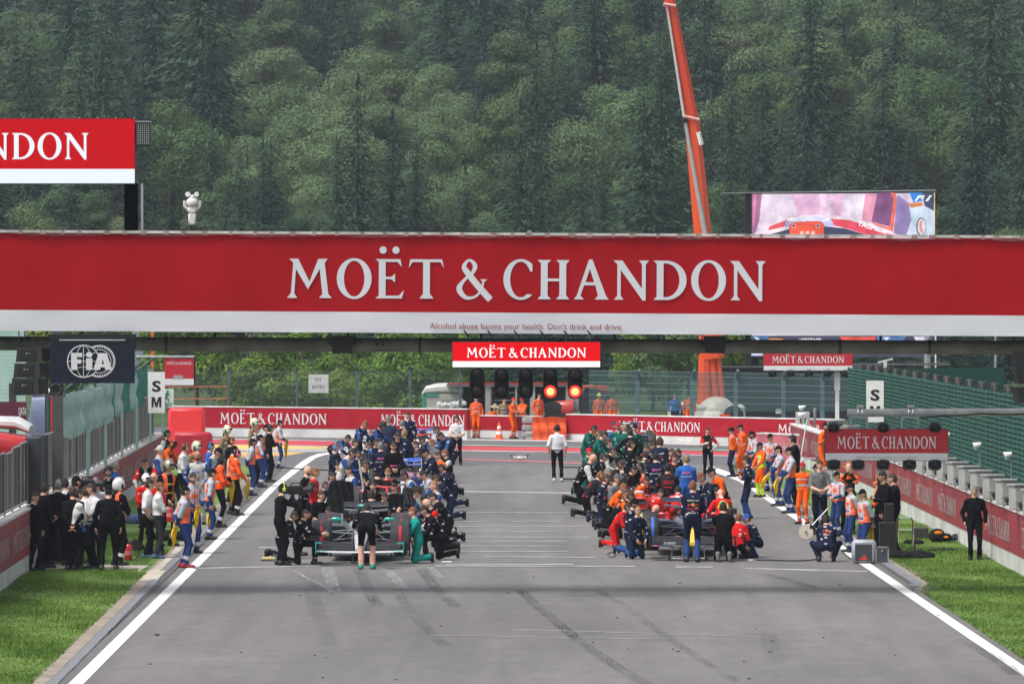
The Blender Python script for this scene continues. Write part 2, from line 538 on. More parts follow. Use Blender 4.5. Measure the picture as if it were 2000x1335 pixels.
band('white_kerb_line',[(300,855),(540,857.3),(700,861.8)],[(300,857),(540,859),(700,863)],.008, LINE_WORN)
band('white_kerb_line',[(560,868.8),(900,879),(1100,881.7),(1300,886.2),(1560,892.2)],[(560,870.5),(900,881),(1100,883.6),(1300,888),(1560,894)],.008, LINE_WORN)
band('painted_yellow_band',[(300,867),(500,868.4),(600,869.8),(680,871.6)],[(300,876),(500,876.5),(600,876),(680,874.5)],.004, RUN_YEL)
band('white_line_pair',[(300,877),(500,877.4),(680,877)],[(300,879),(500,879.2),(680,878.4)],.006, LINE)
band('white_line_pair',[(300,882),(500,881.8),(690,880)],[(300,883.6),(500,883),(690,881)],.006, LINE)
band('painted_orange_band',[(300,884),(480,883.4),(600,882.6)],[(300,894),(480,892),(560,889.5)],.004, RUN_ORA)
band('pink_line',[(640,889),(900,895.5),(1060,900),(1160,904)],[(640,890.6),(900,897.5),(1060,902.4),(1160,906.4)],.006, mat('faded_pink_paint',(.5,.15,.15),.7, var=.35))
band('joint_strip',[(300,845),(600,850),(950,857.5),(1110,859),(1300,863),(1600,872)],[(300,848),(600,853),(950,860),(1110,862),(1300,867),(1600,876)],.004, CONCRETE)
# edge lines
wl = [(lineX(d) - .115, d) for d in (60,85,110,140,165)] + [tuple(G(x, y)[:2]) for x, y in ((589,901),(604,892),(620,886),(650,882.5),(690,880))]
wr = [(lineX(d) + .115, d) for d in (60,85,110,140,165)] + [tuple(G(x, y)[:2]) for x, y in ((603,904),(617,894),(633,888.5),(660,884.4),(690,881.8))]
sheet('edge_line', wl, wr,0.006, LINE)
rl = [(rlineX(d) - .12, d) for d in (60,88,110,140,170)] + [tuple(G(x, y)[:2]) for x, y in ((1397,922),(1375,915))]
rr = [(rlineX(d) + .12, d) for d in (60,88,110,140,170)] + [tuple(G(x, y)[:2]) for x, y in ((1420,920),(1392,911))]
sheet('edge_line', rl, rr,0.006, LINE)
# cross lines of the grid
def gline(x0, y0, x1, y1, th=1.2, m=None, name='grid_line'):
 a, b = G(x0, y0 - th/2), G(x1, y1 - th/2)
 c, d = G(x0, y0 + th/2), G(x1, y1 + th/2)
 sheet(name,[a, b],[c, d],0.006 + gline.k*0.0008, m or LINE_WORN); gline.k = (gline.k + 1) % 5
gline.k = 0
for a in ((378,1109,560,1106,2.0),(560,1106,620,1105.4,1.4),(640,1105.4,810,1105,1.2),(850,1105,1240,1106,1.8),(1320,1107,1392,1107.6,2),(1456,1109.5,1694,1115.5,2),
          (870,1102.4,1120,1101.6,1.6),(945,1086.5,1165,1088.6,1.2),(890,1076.5,1110,1077,1.2),(880,1066,1100,1066.6,1.1),(880,1056.4,1105,1056.6,1.0),
          (890,1048,1150,1049,1.0),(880,1038,1100,1038.4,1.0),(895,1028,1150,1028.6,.9),(890,1018,1095,1018.4,.9),(890,1000,1110,1000.4,.9),
          (530,949,590,951,1.8),(900,959.6,1140,963,1.9),(1460,973.6,1490,974.4,1.6),(505,1069,580,1070,1.4),(1000,1228,1500,1244,.7),(840,1240,1300,1248,.6)):
 gline(*a)
# ---- gutters, kerbs and paving at the verges
PAVE = mat('worn_beige_paving',(0.30,0.255,0.205),0.9, var=0.3, vscale=1.6, bump=.3)
SLAB = mat('pale_concrete_slab',(0.50,0.45,0.38),0.85, var=0.2, vscale=1.0, bump=.3)
BLOCK = mat('grey_channel_block',(0.20,0.205,0.225),0.8, var=0.25, vscale=3, bump=.3)
def gx_left(D): return -7.24 - 0.0105*(D - 85)         # edge of grass, left
gut_l = [60,85,100,115,140,170,185]
sheet('gutter_paving',[(gx_left(d) - .05, d) for d in gut_l],[(gx_left(d) + .20, d) for d in gut_l],.004, PAVE)
sheet('shoulder',[(gx_left(d) + .20, d) for d in gut_l],[(lineX(d) - .30, d) for d in gut_l],.0, mat('dark_shoulder_asphalt',(.105,.10,.098),.85, var=.2, vscale=2))
def channel_blocks(xf, d0, d1, parent_name, label_side):
 root = empty(parent_name,(xf(d0), d0,0))
 root['kind'] = 'structure'
 base = None
 d = d0
 k = 0
 me = MB().bbox((0,0,0),(.19,.46,.05),.012).mesh('channel_block', BLOCK)
 while d < d1:
  o = bpy.data.objects.new('channel_block', me); COL.objects.link(o)
  o.parent = root
  o.location = (xf(d) - xf(d0) + random.uniform(-.006,.006), d - d0, random.uniform(-.006,.004))
  d += .5; k += 1
 return root
channel_blocks(lambda d: gx_left(d) + .31,84,114.4, 'drainage_channel', 'left')
channel_blocks(lambda d: gx_left(d) + .31,118,150, 'drainage_channel', 'left')
def gx_right(D):
 if D < 110: return rlineX(D) + .28
 if D < 113: return rlineX(D) + .28 + (D - 110)/3*.42
 return rlineX(D) + .70
gr = [60,85,100,109.9,113,125,140,160,172]
sheet('shoulder',[(rlineX(d) + .30, d) for d in gr[4:]],[(gx_right(d) - .16, d) for d in gr[4:]],.0, _mats['dark_shoulder_asphalt'])
sheet('gutter_paving',[(gx_right(d) - .16, d) for d in gr[3:]],[(gx_right(d) + .12, d) for d in gr[3:]],.004, PAVE)
channel_blocks(lambda d: gx_right(d) - .22,112,150, 'drainage_channel', 'right')
# pale slabs left
sheet('concrete_ramp',[G(x, y) for x, y in ((268,1134),(322,1092),(345,1068))],[G(x, y) for x, y in ((306,1134),(346,1092),(366,1068))],.012, SLAB)
sheet('concrete_path',[G(60,1112), G(150,1109), G(268,1117)],[G(60,1098), G(160,1104), G(292,1104)],.008, SLAB)
# ---- grass
def grass_mat():
 m = bpy.data.materials.new('grass_blades')
 n, b = nt(m)
 b.inputs['Roughness'].default_value = .7
 b.inputs['Specular IOR Level'].default_value = .25
 tc = n.nodes.new('ShaderNodeTexCoord')
 no = n.nodes.new('ShaderNodeTexNoise'); no.inputs['Scale'].default_value = .55; no.inputs['Detail'].default_value = 8; no.inputs['Roughness'].default_value = .65
 n.links.new(tc.outputs['Object'], no.inputs['Vector'])
 cr = n.nodes.new('ShaderNodeValToRGB')
 cr.color_ramp.elements[0].position = .34; cr.color_ramp.elements[0].color = (.070,.140,.024,1)
 cr.color_ramp.elements[1].position = .66; cr.color_ramp.elements[1].color = (.190,.265,.065,1)
 e = cr.color_ramp.elements.new(.52); e.color = (.120,.210,.036,1)
 n.links.new(no.outputs['Fac'], cr.inputs[0])
 n.links.new(cr.outputs[0], b.inputs['Base Color'])
 return m
GRASS = grass_mat()
def verge(name, la, lb):
 return sheet(name, la, lb,0.002, GRASS)
dl = [60,75,85,100,115,130,150,170,185]
verge('grass_verge',[(-10.95, d) for d in dl],[(gx_left(d) - .05, d) for d in dl])
dr = [60,75,88,100,109.9,113,125,140,160,185]
verge('grass_verge',[(gx_right(d) + .10 if d > 109 else gx_right(d), d) for d in dr],[(10.9, d) for d in dr])
def grass_blades(name, xa, xb, d0, d1, n, avoid=None):
 D = d0 + (d1 - d0)*rng.random(n) ** 1.3
 t = rng.random(n)
 xaa = np.array([xa(d) for d in D]); xbb = np.array([xb(d) for d in D])
 X = xaa + (xbb - xaa)*t
 if avoid is not None:
  k = np.array([not avoid(x, d) for x, d in zip(X, D)]); X = X[k]; D = D[k]
 n = len(X)
 h = rng.uniform(.02,.055, n)*(1 + .5*np.sin(X*2.1 + D*.8))*(1 + .9*(rng.random(n) > .97))
 w = rng.uniform(.006,.013, n)
 a = rng.random(n)*6.283
 lx = rng.normal(0,.025, n); ly = rng.normal(0,.025, n)
 V = np.zeros((n,3,3))
 V[:,0] = np.stack([X - w*np.cos(a), D - w*np.sin(a), np.zeros(n)],1)
 V[:,1] = np.stack([X + w*np.cos(a), D + w*np.sin(a), np.zeros(n)],1)
 V[:,2] = np.stack([X + lx, D + ly, h],1)
 me = bpy.data.meshes.new(name)
 me.vertices.add(3*n); me.vertices.foreach_set('co', V.reshape(-1))
 me.loops.add(3*n); me.loops.foreach_set('vertex_index', np.arange(3*n, dtype=np.int32))
 me.polygons.add(n); me.polygons.foreach_set('loop_start', np.arange(0,3*n,3, dtype=np.int32))
 me.polygons.foreach_set('loop_total', np.full(n,3, dtype=np.int32))
 me.materials.append(GRASS); me.update()
 o = bpy.data.objects.new(name, me); COL.objects.link(o)
 return tag(o, kind='stuff')
def on_path(x, d):
 a = G(60,1112).y; b = G(160,1101).y
 return a < d < b or (x > G(262,1120).x and a - 1.5 < d < b + 4)
tag(grass_blades('grass', lambda d: -10.35, lambda d: gx_left(d) + .0,84,135,90000, on_path), 'short mown grass of the left verge', kind='stuff')
tag(grass_blades('grass', lambda d: gx_right(d) - .02, lambda d: 10.45,84,140,80000), 'short mown grass of the right verge', kind='stuff')
# ---- rubber marks on the asphalt
def skid(name, pts, w, alpha, col=(.035,.035,.037)):
 m = mat_skid(alpha, col)
 P = [G(*p) for p in pts]
 a = [(p.x - w/2, p.y) for p in P]; b = [(p.x + w/2, p.y) for p in P]
 sheet(name, a, b,0.0115 + 0.0006*skid.k, m); skid.k += 1
skid.k = 0
def mat_skid(alpha, col):
 nm = 'tyre_mark_%d_%d' % (int(alpha*100), int(col[0]*1000))
 if nm in _mats: return _mats[nm]
 m = bpy.data.materials.new(nm); n, b = nt(m)
 b.inputs['Base Color'].default_value = (*col,1); b.inputs['Roughness'].default_value = .8
 tc = n.nodes.new('ShaderNodeTexCoord')
 mp = n.nodes.new('ShaderNodeMapping'); mp.inputs['Scale'].default_value = (30,.6,1)
 no = n.nodes.new('ShaderNodeTexNoise'); no.inputs['Scale'].default_value = 1.0; no.inputs['Detail'].default_value = 5
 n.links.new(tc.outputs['Object'], mp.inputs[0]); n.links.new(mp.outputs[0], no.inputs[0])
 g2 = n.nodes.new('ShaderNodeTexNoise'); g2.inputs['Scale'].default_value = .35; g2.inputs['Detail'].default_value = 3
 n.links.new(tc.outputs['Object'], g2.inputs[0])
 mr = n.nodes.new('ShaderNodeMapRange'); mr.inputs[1].default_value = .3; mr.inputs[2].default_value = .75; mr.inputs[3].default_value = 0; mr.inputs[4].default_value = alpha
 n.links.new(no.outputs[0], mr.inputs[0])
 mr2 = n.nodes.new('ShaderNodeMapRange'); mr2.inputs[1].default_value = .35; mr2.inputs[2].default_value = .6; mr2.inputs[3].default_value = .25; mr2.inputs[4].default_value = 1.6
 n.links.new(g2.outputs[0], mr2.inputs[0])
 q = n.nodes.new('ShaderNodeMath'); q.operation = 'MULTIPLY'; q.use_clamp = True
 n.links.new(mr.outputs[0], q.inputs[0]); n.links.new(mr2.outputs[0], q.inputs[1]); n.links.new(q.outputs[0], b.inputs['Alpha'])
 _mats[nm] = m
 return m
skid('tyre_marks',[(1015,1152),(1040,1175),(1090,1218),(1150,1265),(1210,1305),(1262,1335)],.22,.42)
skid('tyre_marks',[(1165,1152),(1215,1180),(1290,1235),(1380,1295),(1440,1332)],.20,.25)
skid('tyre_marks',[(700,1110),(712,1135),(722,1160),(738,1182)],.24,.32)
skid('tyre_marks',[(822,1110),(840,1135),(862,1160),(890,1184)],.24,.32)
skid('tyre_marks',[(772,1150),(800,1190),(830,1225),(870,1262)],.22,.2)
skid('tyre_marks',[(598,1118),(612,1170),(640,1260)],.3,.15)
skid('tyre_marks',[(1490,1120),(1530,1130),(1600,1150)],.25,.35)
skid('tyre_marks',[(1460,1140),(1500,1240),(1530,1330)],.3,.12)
skid('tyre_marks',[(1880,1250),(1950,1290),(1990,1320)],.25,.3)
skid('chalk_scuffs',[(575,1115),(600,1130),(628,1142),(648,1158)],.10,.55,(.5,.5,.5))
skid('chalk_scuffs',[(640,1108),(646,1130),(655,1158)],.26,.55,(.5,.5,.5))
skid('chalk_scuffs',[(742,1110),(760,1118),(790,1150)],.22,.45,(.5,.5,.5))
skid('chalk_scuffs',[(840,1108),(862,1130)],.16,.4,(.5,.5,.5))
# rubber crumbs
_cr = MB()
for i in range(34):
 x, y = random.uniform(220,1900), random.uniform(1125,1330)
 p = G(x, y)
 if lineX(p.y) < p.x < rlineX(p.y):
  r = random.choice([.012,.016,.02,.03])
  _cr.ell((p.x, p.y,.006),(r*1.3, r,.01),6,4)
_cr.box(G(307,1240),(.07,.12,.05))
tag(_cr.build('rubber_crumbs', RUBBER), 'black crumbs of tyre rubber strewn over the track', kind='stuff')
# ================================================================== SIDE WALLS
def wall_run(name, pts, h, label, texts, cap=.16, th=.3, white_h=.36, side=1):
 """pts: ground line of the face towards the track; side = +1 when the wall body lies at larger x"""
 base = Vector((pts[0][0], pts[0][1],0))
 root = empty(name, base, label=label, cat='wall')
 red = mat('faded_red_wall_banner',(0.30,0.030,0.045),.6, var=.28, vscale=.8, bump=.1)
 dirty = mat('dirty_white_wall',(0.60,0.60,0.59),.7, var=.25, vscale=1.2, bump=.15)
 cm = mat('white_wall_cap',(0.66,0.62,0.61),.7, var=.25, vscale=2.0)
 for k,(a, b) in enumerate(zip(pts[:-1], pts[1:])):
  L = math.hypot(b[0] - a[0], b[1] - a[1])
  nseg = max(1, int(round(L/3.6)))
  for s in range(nseg):
   p = Vector((a[0] + (b[0] - a[0])*s/nseg, a[1] + (b[1] - a[1])*s/nseg,0))
   q = Vector((a[0] + (b[0] - a[0])*(s + .996)/nseg, a[1] + (b[1] - a[1])*(s + .996)/nseg,0))
   def blk(z0, z1, o0, o1, nm, mm):
    d = (q - p).normalized(); nr = Vector((d.y,-d.x,0))*(1 if side > 0 else -1)
    if (nr.x > 0) != (side > 0): nr = -nr
    v = []
    for z in (z0, z1):
     for pt, o in ((p, o0),(q, o0),(q, o1),(p, o1)):
      v.append((pt.x + nr.x*o, pt.y + nr.y*o, z))
    mb = MB().add(v,[(0,1,2,3),(4,7,6,5),(0,4,5,1),(1,5,6,2),(2,6,7,3),(3,7,4,0)])
    wpart(mb, nm, mm, root)
   blk(0, white_h,0.0, th, 'wall_block', dirty)
   blk(white_h, h - cap*.35,-.012, th - .004, 'banner_panel', red)
   blk(h - cap*.35, h,-.035, th + .03, 'wall_cap', cm)
 return root
# left pit wall
WL = [(-9.95,70),(-10.0,110),(-10.80,175)]
left_wall = wall_run('pit_wall', WL,1.34, 'long red and white wall under the slatted fence on the left verge', None, side=-1)
def along(pts, s):
 for a, b in zip(pts[:-1], pts[1:]):
  if s <= b[1]:
   t = (s - a[1])/(b[1] - a[1]); return Vector((a[0] + (b[0] - a[0])*t, s,0)), Vector((b[0] - a[0], b[1] - a[1],0)).normalized()
 return Vector((pts[-1][0], s,0)), Vector((0,1,0))
FADED = mat('faded_wall_lettering',(0.50,0.42,0.43),.7, var=.5, vscale=3)
for y in np.arange(90,172,6.4):
 p, d = along(WL, y)
 wtext(MOET, p + Vector((.016,0,.58)),5.0,.40, FADED, left_wall, right=d, proud=.006)
# right pit wall
WR = [(10.75,70),(10.55,115),(10.2,143),(9.62,176),(9.3,188)]
right_wall = wall_run('pit_wall', WR,1.30, 'long red and white wall under the green mesh fence on the right', None, side=1)
for y in np.arange(90,184,6.2):
 p, d = along(WR, y)
 wtext(MOET, p + Vector((-.016,0,.56)),4.8,.42, FADED, right_wall, right=-d, proud=.006)
# the barrier that turns across the end of the right wall
def cross_wall(name, a, b, h, label, redm, white_h=.0, texts=(), th=.35, seg=1):
 root = empty(name,(a.x, a.y,0), label=label, cat='wall')
 d = (b - a); L = d.length; d.normalize(); nr = Vector((-d.y, d.x,0))
 if nr.y < 0: nr = -nr
 def blk(s0, s1, z0, z1, o0, o1, nm, mm, h1=None):
  v = []
  for z in (0,1):
   for s, o in ((s0, o0),(s1, o0),(s1, o1),(s0, o1)):
    p = a + d*s
    zz = z0 if z == 0 else (z1 if s == s0 else (h1 if h1 is not None else z1))
    v.append((p.x + nr.x*o, p.y + nr.y*o, zz))
  wpart(MB().add(v,[(3,2,1,0),(5,6,7,4),(1,5,4,0),(2,6,5,1),(3,7,6,2),(0,4,7,3)]), nm, mm, root)
 for k in range(seg):
  s0, s1 = L*k/seg, L*(k + .998)/seg
  if white_h: blk(s0, s1,0, white_h,0, th, 'wall_block', _mats['dirty_white_wall'])
  blk(s0, s1, white_h, h - .03,-.012, th - .01, 'banner_panel', redm)
  blk(s0, s1, h - .03, h + .01,-.03, th + .02, 'wall_cap', _mats['white_wall_cap'])
 return root, d
# far wall, left and right of the opening
def on_line(px, P0, P1):
 """ground point of the line P0-P1 seen in picture column px"""
 k = (px - 1000.0)/F_PX
 d = P1 - P0
 t = (k*P0.y*1.0 - P0.x)/(d.x - k*d.y)
 return P0 + d*t
FL0, FL1 = G(328,850.5), G(912,857.5)
farL, dL = cross_wall('barrier_wall', FL0, FL1,1.16, 'far red wall with white lettering across the corner, left of the opening', BOARD_RED,.34, seg=8)
farL_h = 1.16
def far_text(root, P0, P1, px0, px1, z0, hgt, txt=MOET, m=LETTER_WHITE):
 a, b = on_line(px0, P0, P1), on_line(px1, P0, P1)
 c = (a + b)/2; c.z = z0
 wtext(txt, c,(b - a).length, hgt, m, root, right=(P1 - P0), proud=.02)
far_text(farL, FL0, FL1,430,638,.50,.42)
far_text(farL, FL0, FL1,744,908,.50,.42)
FR0, FR1 = G(1106,858.5), G(1640,871)
farR, dR = cross_wall('barrier_wall', FR0, FR1,.98, 'far red wall with white lettering across the corner, right of the opening', BOARD_RED,.24, seg=7)
far_text(farR, FR0, FR1,1208,1368,.40,.36)
far_text(farR, FR0, FR1,1520,1640,.40,.36, serif_text('MOËT & CH'))
FM0, FM1 = G(915,853), G(1050,858)
farM, _ = cross_wall('barrier_wall', G(908,853.5), G(1052,856.5),.86, 'short red wall behind the orange marshals in the opening', BOARD_RED,.3)
# pinkish wall across the right verge
RB0, RB1 = G(1478,905), G(1588,911)
rb, _ = cross_wall('barrier_wall', RB0, RB1,1.02, 'sun-faded pink wall section behind the marshals on the right', mat('sun_faded_pink_board',(.55,.13,.17),.55, var=.3, vscale=1.2),0)
far_text(rb, RB0, RB1,1486,1570,.42,.32, m=FADED)
mb = MB()
p0, p1 = G(1588,911), G(1612,921)
wpart(MB().add([(p0.x, p0.y,0),(p1.x, p1.y - 2,0),(p1.x, p1.y - 2,.95),(p0.x, p0.y,1.03),(p0.x + .3, p0.y + .3,0),(p1.x + .3, p1.y,0),(p1.x + .3, p1.y,.95),(p0.x + .3, p0.y + .3,1.03)],
      [(0,1,2,3),(4,7,6,5),(3,2,6,7),(0,3,7,4),(1,5,6,2)]), 'white_end', _mats['dirty_white_wall'], rb)
# red foam blocks on the left
def soft_block(px0, px1, ytop, ybase, depth, label, col):
 a, b = G(px0, ybase), G(px1, ybase)
 h = CAM_H - (ytop - 545)*a.y/F_PX
 m = mat('red_foam_%d' % px0, col,.5, var=.08, vscale=1.5, bump=.1)
 o = MB().bbox(((a.x + b.x)/2, a.y + depth/2, h/2),(b.x - a.x, depth, h),.10)
 o = solo(o, 'foam_barrier', m, Vector(((a.x + b.x)/2, a.y + depth/2,0)), label, 'barrier', smooth=True)
soft_block(328,398,797,868,1.2, 'tall bright red foam barrier at the left end of the far wall',(.62,.025,.035))
soft_block(336,413,844,906,.8, 'low dark red barrier in front of the tall foam block',(.42,.012,.03))
# orange sheet over the opening
o0, o1 = G(1040,859), G(1106,859.6)
mb = MB()
vs = []
for j in range(9):
 for i in range(17):
  x = o0.x + (o1.x - o0.x)*i/16; z = .88*j/8
  vs.append((x, o0.y + .05*math.sin(i*1.4 + j*.5) + .04*math.sin(j*1.3), z + (.02*math.sin(i*.8) if j == 8 else 0)))
mb.add(vs,[(j*17 + i, j*17 + i + 1,(j + 1)*17 + i + 1,(j + 1)*17 + i) for j in range(8) for i in range(16)])
mb.box(((o0.x + o1.x)/2, o0.y + .25,.43),(o1.x - o0.x - .04,.3,.84))
solo(mb, 'orange_sheet', ORANGE_PLAST, o0, 'orange tarpaulin stretched over the gap in the far wall', 'tarpaulin', smooth=False)
# steel guard rail post stack beside it
root = empty('guard_rail', G(1030,858), label='short galvanised guard rail end beside the orange tarpaulin', cat='guard rail')
for k in range(3):
 z = .18 + .27*k
 wpart(MB().loft([(G(1020,858).x,0,0,.01,.01),(G(1020,858).x + .02, G(1020,858).y, z,.04,.12),(G(1041,858).x, G(1020,858).y, z,.04,.12)],8,2, axis='x')
          if False else MB().bbox(((G(1020,858).x + G(1040,858).x)/2, G(1020,858).y, z),(.42,.10,.20),.03), 'rail', STEEL, root)
wpart(MB().box((G(1024,858).x, G(1024,858).y + .12,.45),(.1,.12,.9)), 'post', STEEL, root)
# ================================================================== FENCES ABOVE THE WALLS
# left: slatted see-through panels, one by one
SLAT = mat('slatted_panel_metal',(0.30,0.30,0.30),.4, metal=.4, var=.35, vscale=3)
SLATS = [mat('panel_slat_%d' % i, c,.45, metal=.25, var=.3, vscale=2) for i, c in enumerate([(.05,.046,.046),(.26,.26,.27),(.10,.085,.08),(.14,.125,.12),(.025,.025,.027)])]
fence_l = empty('slatted_fence',(-10.15,84,1.34), label='grey slatted panel fence standing on the left wall', cat='fence')
y = 84.0
k = 0
while y < 171:
 p, d = along(WL, y)
 q, _ = along(WL, y + 2.02)
 off = Vector((-.16,0,0))
 fr = MB()
 z0, z1 = 1.40,2.62 + .05*math.sin(k*1.7)
 a, b = p + off, q + off
 for pt in (a, b): fr.cyl((pt.x, pt.y,1.34),(pt.x, pt.y, z1),.022, n=6)
 for z in (z0, z1): fr.cyl((a.x, a.y, z),(b.x, b.y, z),.022, n=6)
 pan = wpart(fr, 'panel_frame', STEEL, fence_l)
 for s in range(11):
  t = (s + .5)/11
  c = a.lerp(b, t)
  if random.random() < .07: continue
  sl = MB().box((0,0,0),(.012,.125, z1 - z0 - .06), Matrix.Rotation(random.uniform(-.05,.05),3, 'Z'))
  if k > 26: 
   continue
  o = sl.build('slat', random.choices(SLATS,[3,3,3,3,2])[0], pan)
  o.location = Vector((c.x, c.y,(z0 + z1)/2)) - fence_l.location
 if k > 26:
  sl = MB()
  for s in range(11):
   c = a.lerp(b,(s + .5)/11)
   sl.box((c.x, c.y,(z0 + z1)/2),(.012,.125, z1 - z0 - .06), mi=random.randrange(5))
  me = sl.mesh('slat_rows', SLATS, False, origin=fence_l.location)
  o = bpy.data.objects.new('slat_rows', me); COL.objects.link(o); o.parent = pan; o['kind'] = 'stuff'
 y += 2.08; k += 1
# thick dark gate posts breaking the left fence
for (px, w, lab) in ((57,.16, 'thick dark grey gate post on the left wall, nearer of the pair'),(76,.16, 'thick dark grey gate post on the left wall, further of the pair')):
 Yp = 119.5 if px == 57 else 121.5
 p, _ = along(WL, Yp)
 solo(MB().bbox((p.x - .04, Yp,2.05),(.34,.3,1.42),.03), 'gate_post', mat('anthracite_paint',(.035,.04,.045),.5), Vector((p.x, Yp,1.34)), lab, 'post', 'dark gate posts on the left wall')
# left: green debris netting hung over posts
def netting_mat(name, ca, cb, sc=26.0):
 m = bpy.data.materials.new(name); n, b = nt(m)
 b.inputs['Roughness'].default_value = .8
 tc = n.nodes.new('ShaderNodeTexCoord')
 wv = n.nodes.new('ShaderNodeTexWave'); wv.wave_type = 'BANDS'; wv.bands_direction = 'Z'
 wv.inputs['Scale'].default_value = sc/6.283*2; wv.inputs['Distortion'].default_value = 1.2; wv.inputs['Detail'].default_value = 2; wv.inputs['Detail Scale'].default_value = 2.5
 n.links.new(tc.outputs['Object'], wv.inputs['Vector'])
 no = n.nodes.new('ShaderNodeTexNoise'); no.inputs['Scale'].default_value = 1.4; no.inputs['Detail'].default_value = 6
 n.links.new(tc.outputs['Object'], no.inputs['Vector'])
 ad = n.nodes.new('ShaderNodeMath'); ad.operation = 'MULTIPLY_ADD'; ad.inputs[1].default_value = .55
 n.links.new(wv.outputs['Fac'], ad.inputs[0])
 sb = n.nodes.new('ShaderNodeMath'); sb.operation = 'MULTIPLY'; sb.inputs[1].default_value = .8
 n.links.new(no.outputs['Fac'], sb.inputs[0]); n.links.new(sb.outputs[0], ad.inputs[2])
 cr = n.nodes.new('ShaderNodeValToRGB')
 cr.color_ramp.elements[0].position = .25; cr.color_ramp.elements[0].color = (*ca,1)
 cr.color_ramp.elements[1].position = .85; cr.color_ramp.elements[1].color = (*cb,1)
 n.links.new(ad.outputs[0], cr.inputs[0]); n.links.new(cr.outputs[0], b.inputs['Base Color'])
 return m
NET_PALE = netting_mat('pale_green_netting',(.12,.24,.21),(.46,.64,.57))
NET_DEEP = netting_mat('deep_green_netting',(.02,.13,.10),(.05,.26,.20))
NET_RIGHT = netting_mat('dark_green_screen',(.005,.034,.028),(.013,.080,.062),30)
fence_g = empty('catch_fence',(-10.4,131,1.34), label='tall catch fence with bundled green netting behind the slatted fence', cat='fence')
yy = 129.5
k = 0
while yy < 174:
 p, d = along(WL, yy)
 x = p.x - .42
 if k % 4 == 0:
  wpart(MB().cyl((x, yy,1.2),(x, yy,3.45),.045, n=8).cyl((x, yy,3.45),(x + .35, yy,3.72),.04, n=8), 'post', mat('dark_green_post',(.03,.07,.06),.5), fence_g)
 w = 1.18
 pale = yy < 146 or k % 5 == 4
 low = 2.50
 if yy > 163: low = 1.35
 if k % 5 == 4:
  st = MB(); vs = []
  for j in range(13):
   for i in range(5):
    vs.append((x + .50 + .06*math.sin(math.pi*i/4), yy + .4*i/4,1.36 + 1.2*j/12))
  st.add(vs,[(j*5 + i, j*5 + i + 1,(j + 1)*5 + i + 1,(j + 1)*5 + i) for j in range(12) for i in range(4)])
  wpart(st, 'netting_strip', NET_PALE, fence_g, smooth=True)
 mb = MB(); vs = []
 top = 3.40 + .06*math.sin(k*2.3)
 nz, ns = 10,14
 for j in range(nz + 1):
  z = low + (top - low)*j/nz
  for i in range(ns + 1):
   s = i/ns
   bul = .16*math.sin(math.pi*s)*(1.2 if pale else .4)*(1 + .2*math.sin(j)) + .02*math.sin(s*30 + j)
   vs.append((x + (.30 if yy < 163 else .02) + bul, yy + w*s, z - (.10*math.sin(math.pi*s) if j == 0 else 0)))
 mb.add(vs,[(j*(ns + 1) + i, j*(ns + 1) + i + 1,(j + 1)*(ns + 1) + i + 1,(j + 1)*(ns + 1) + i) for j in range(nz) for i in range(ns)])
 wpart(mb, 'netting', NET_PALE if pale else NET_DEEP, fence_g, smooth=True)
 yy += 1.45; k += 1
# right: continuous rippled green screen
fence_r = empty('screened_catch_fence',(10.4,112,1.3), label='tall green rippled mesh screen on posts above the right wall', cat='fence')
yy = 108.0; k = 0
while yy < 167:
 p, d = along(WR, yy); q, _ = along(WR, yy + 2.98)
 off = Vector((.30,0,0)); a = p + off; b = q + off
 top0 = 3.70 - .004*(yy - 112)*1.0; top1 = top0 - .012
 mb = MB(); vs = []; nz, ns = 44,14
 for j in range(nz + 1):
  for i in range(ns + 1):
   s = i/ns
   c = a.lerp(b, s)
   sag = .05*abs(math.sin(s*math.pi*3))
   z = 1.30 + (top0 - 1.30)*j/nz - sag*(.4 + .6*j/nz)
   rip = .012*math.cos(j*math.pi) + .045*math.sin(s*math.pi*6 + .2*k)
   vs.append((c.x - .02 + rip, c.y, z))
 mb.add(vs,[(j*(ns + 1) + i,(j + 1)*(ns + 1) + i,(j + 1)*(ns + 1) + i + 1, j*(ns + 1) + i + 1) for j in range(nz) for i in range(ns)])
 wpart(mb, 'mesh_screen', NET_RIGHT, fence_r, smooth=False)
 wpart(MB().cyl((a.x + .1, a.y,1.2),(a.x + .1, a.y, top0 + .14),.045, n=8), 'post', mat('rusty_grey_post',(.12,.10,.09),.7, var=.4), fence_r)
 if k % 1 == 0: wpart(MB().bbox((a.x + .22, a.y + 1.5, top0 + .02),(.16,.5,.18),.02), 'clamp', DARK, fence_r)
 yy += 3.0; k += 1
p, _ = along(WR,167)
wpart(MB().add([(p.x + .30,167.2,.0),(p.x + 5,169,0),(p.x + 5,169,3.45),(p.x + .30,167.2,3.45)],[(0,1,2,3)]), 'mesh_screen', NET_RIGHT, fence_r)
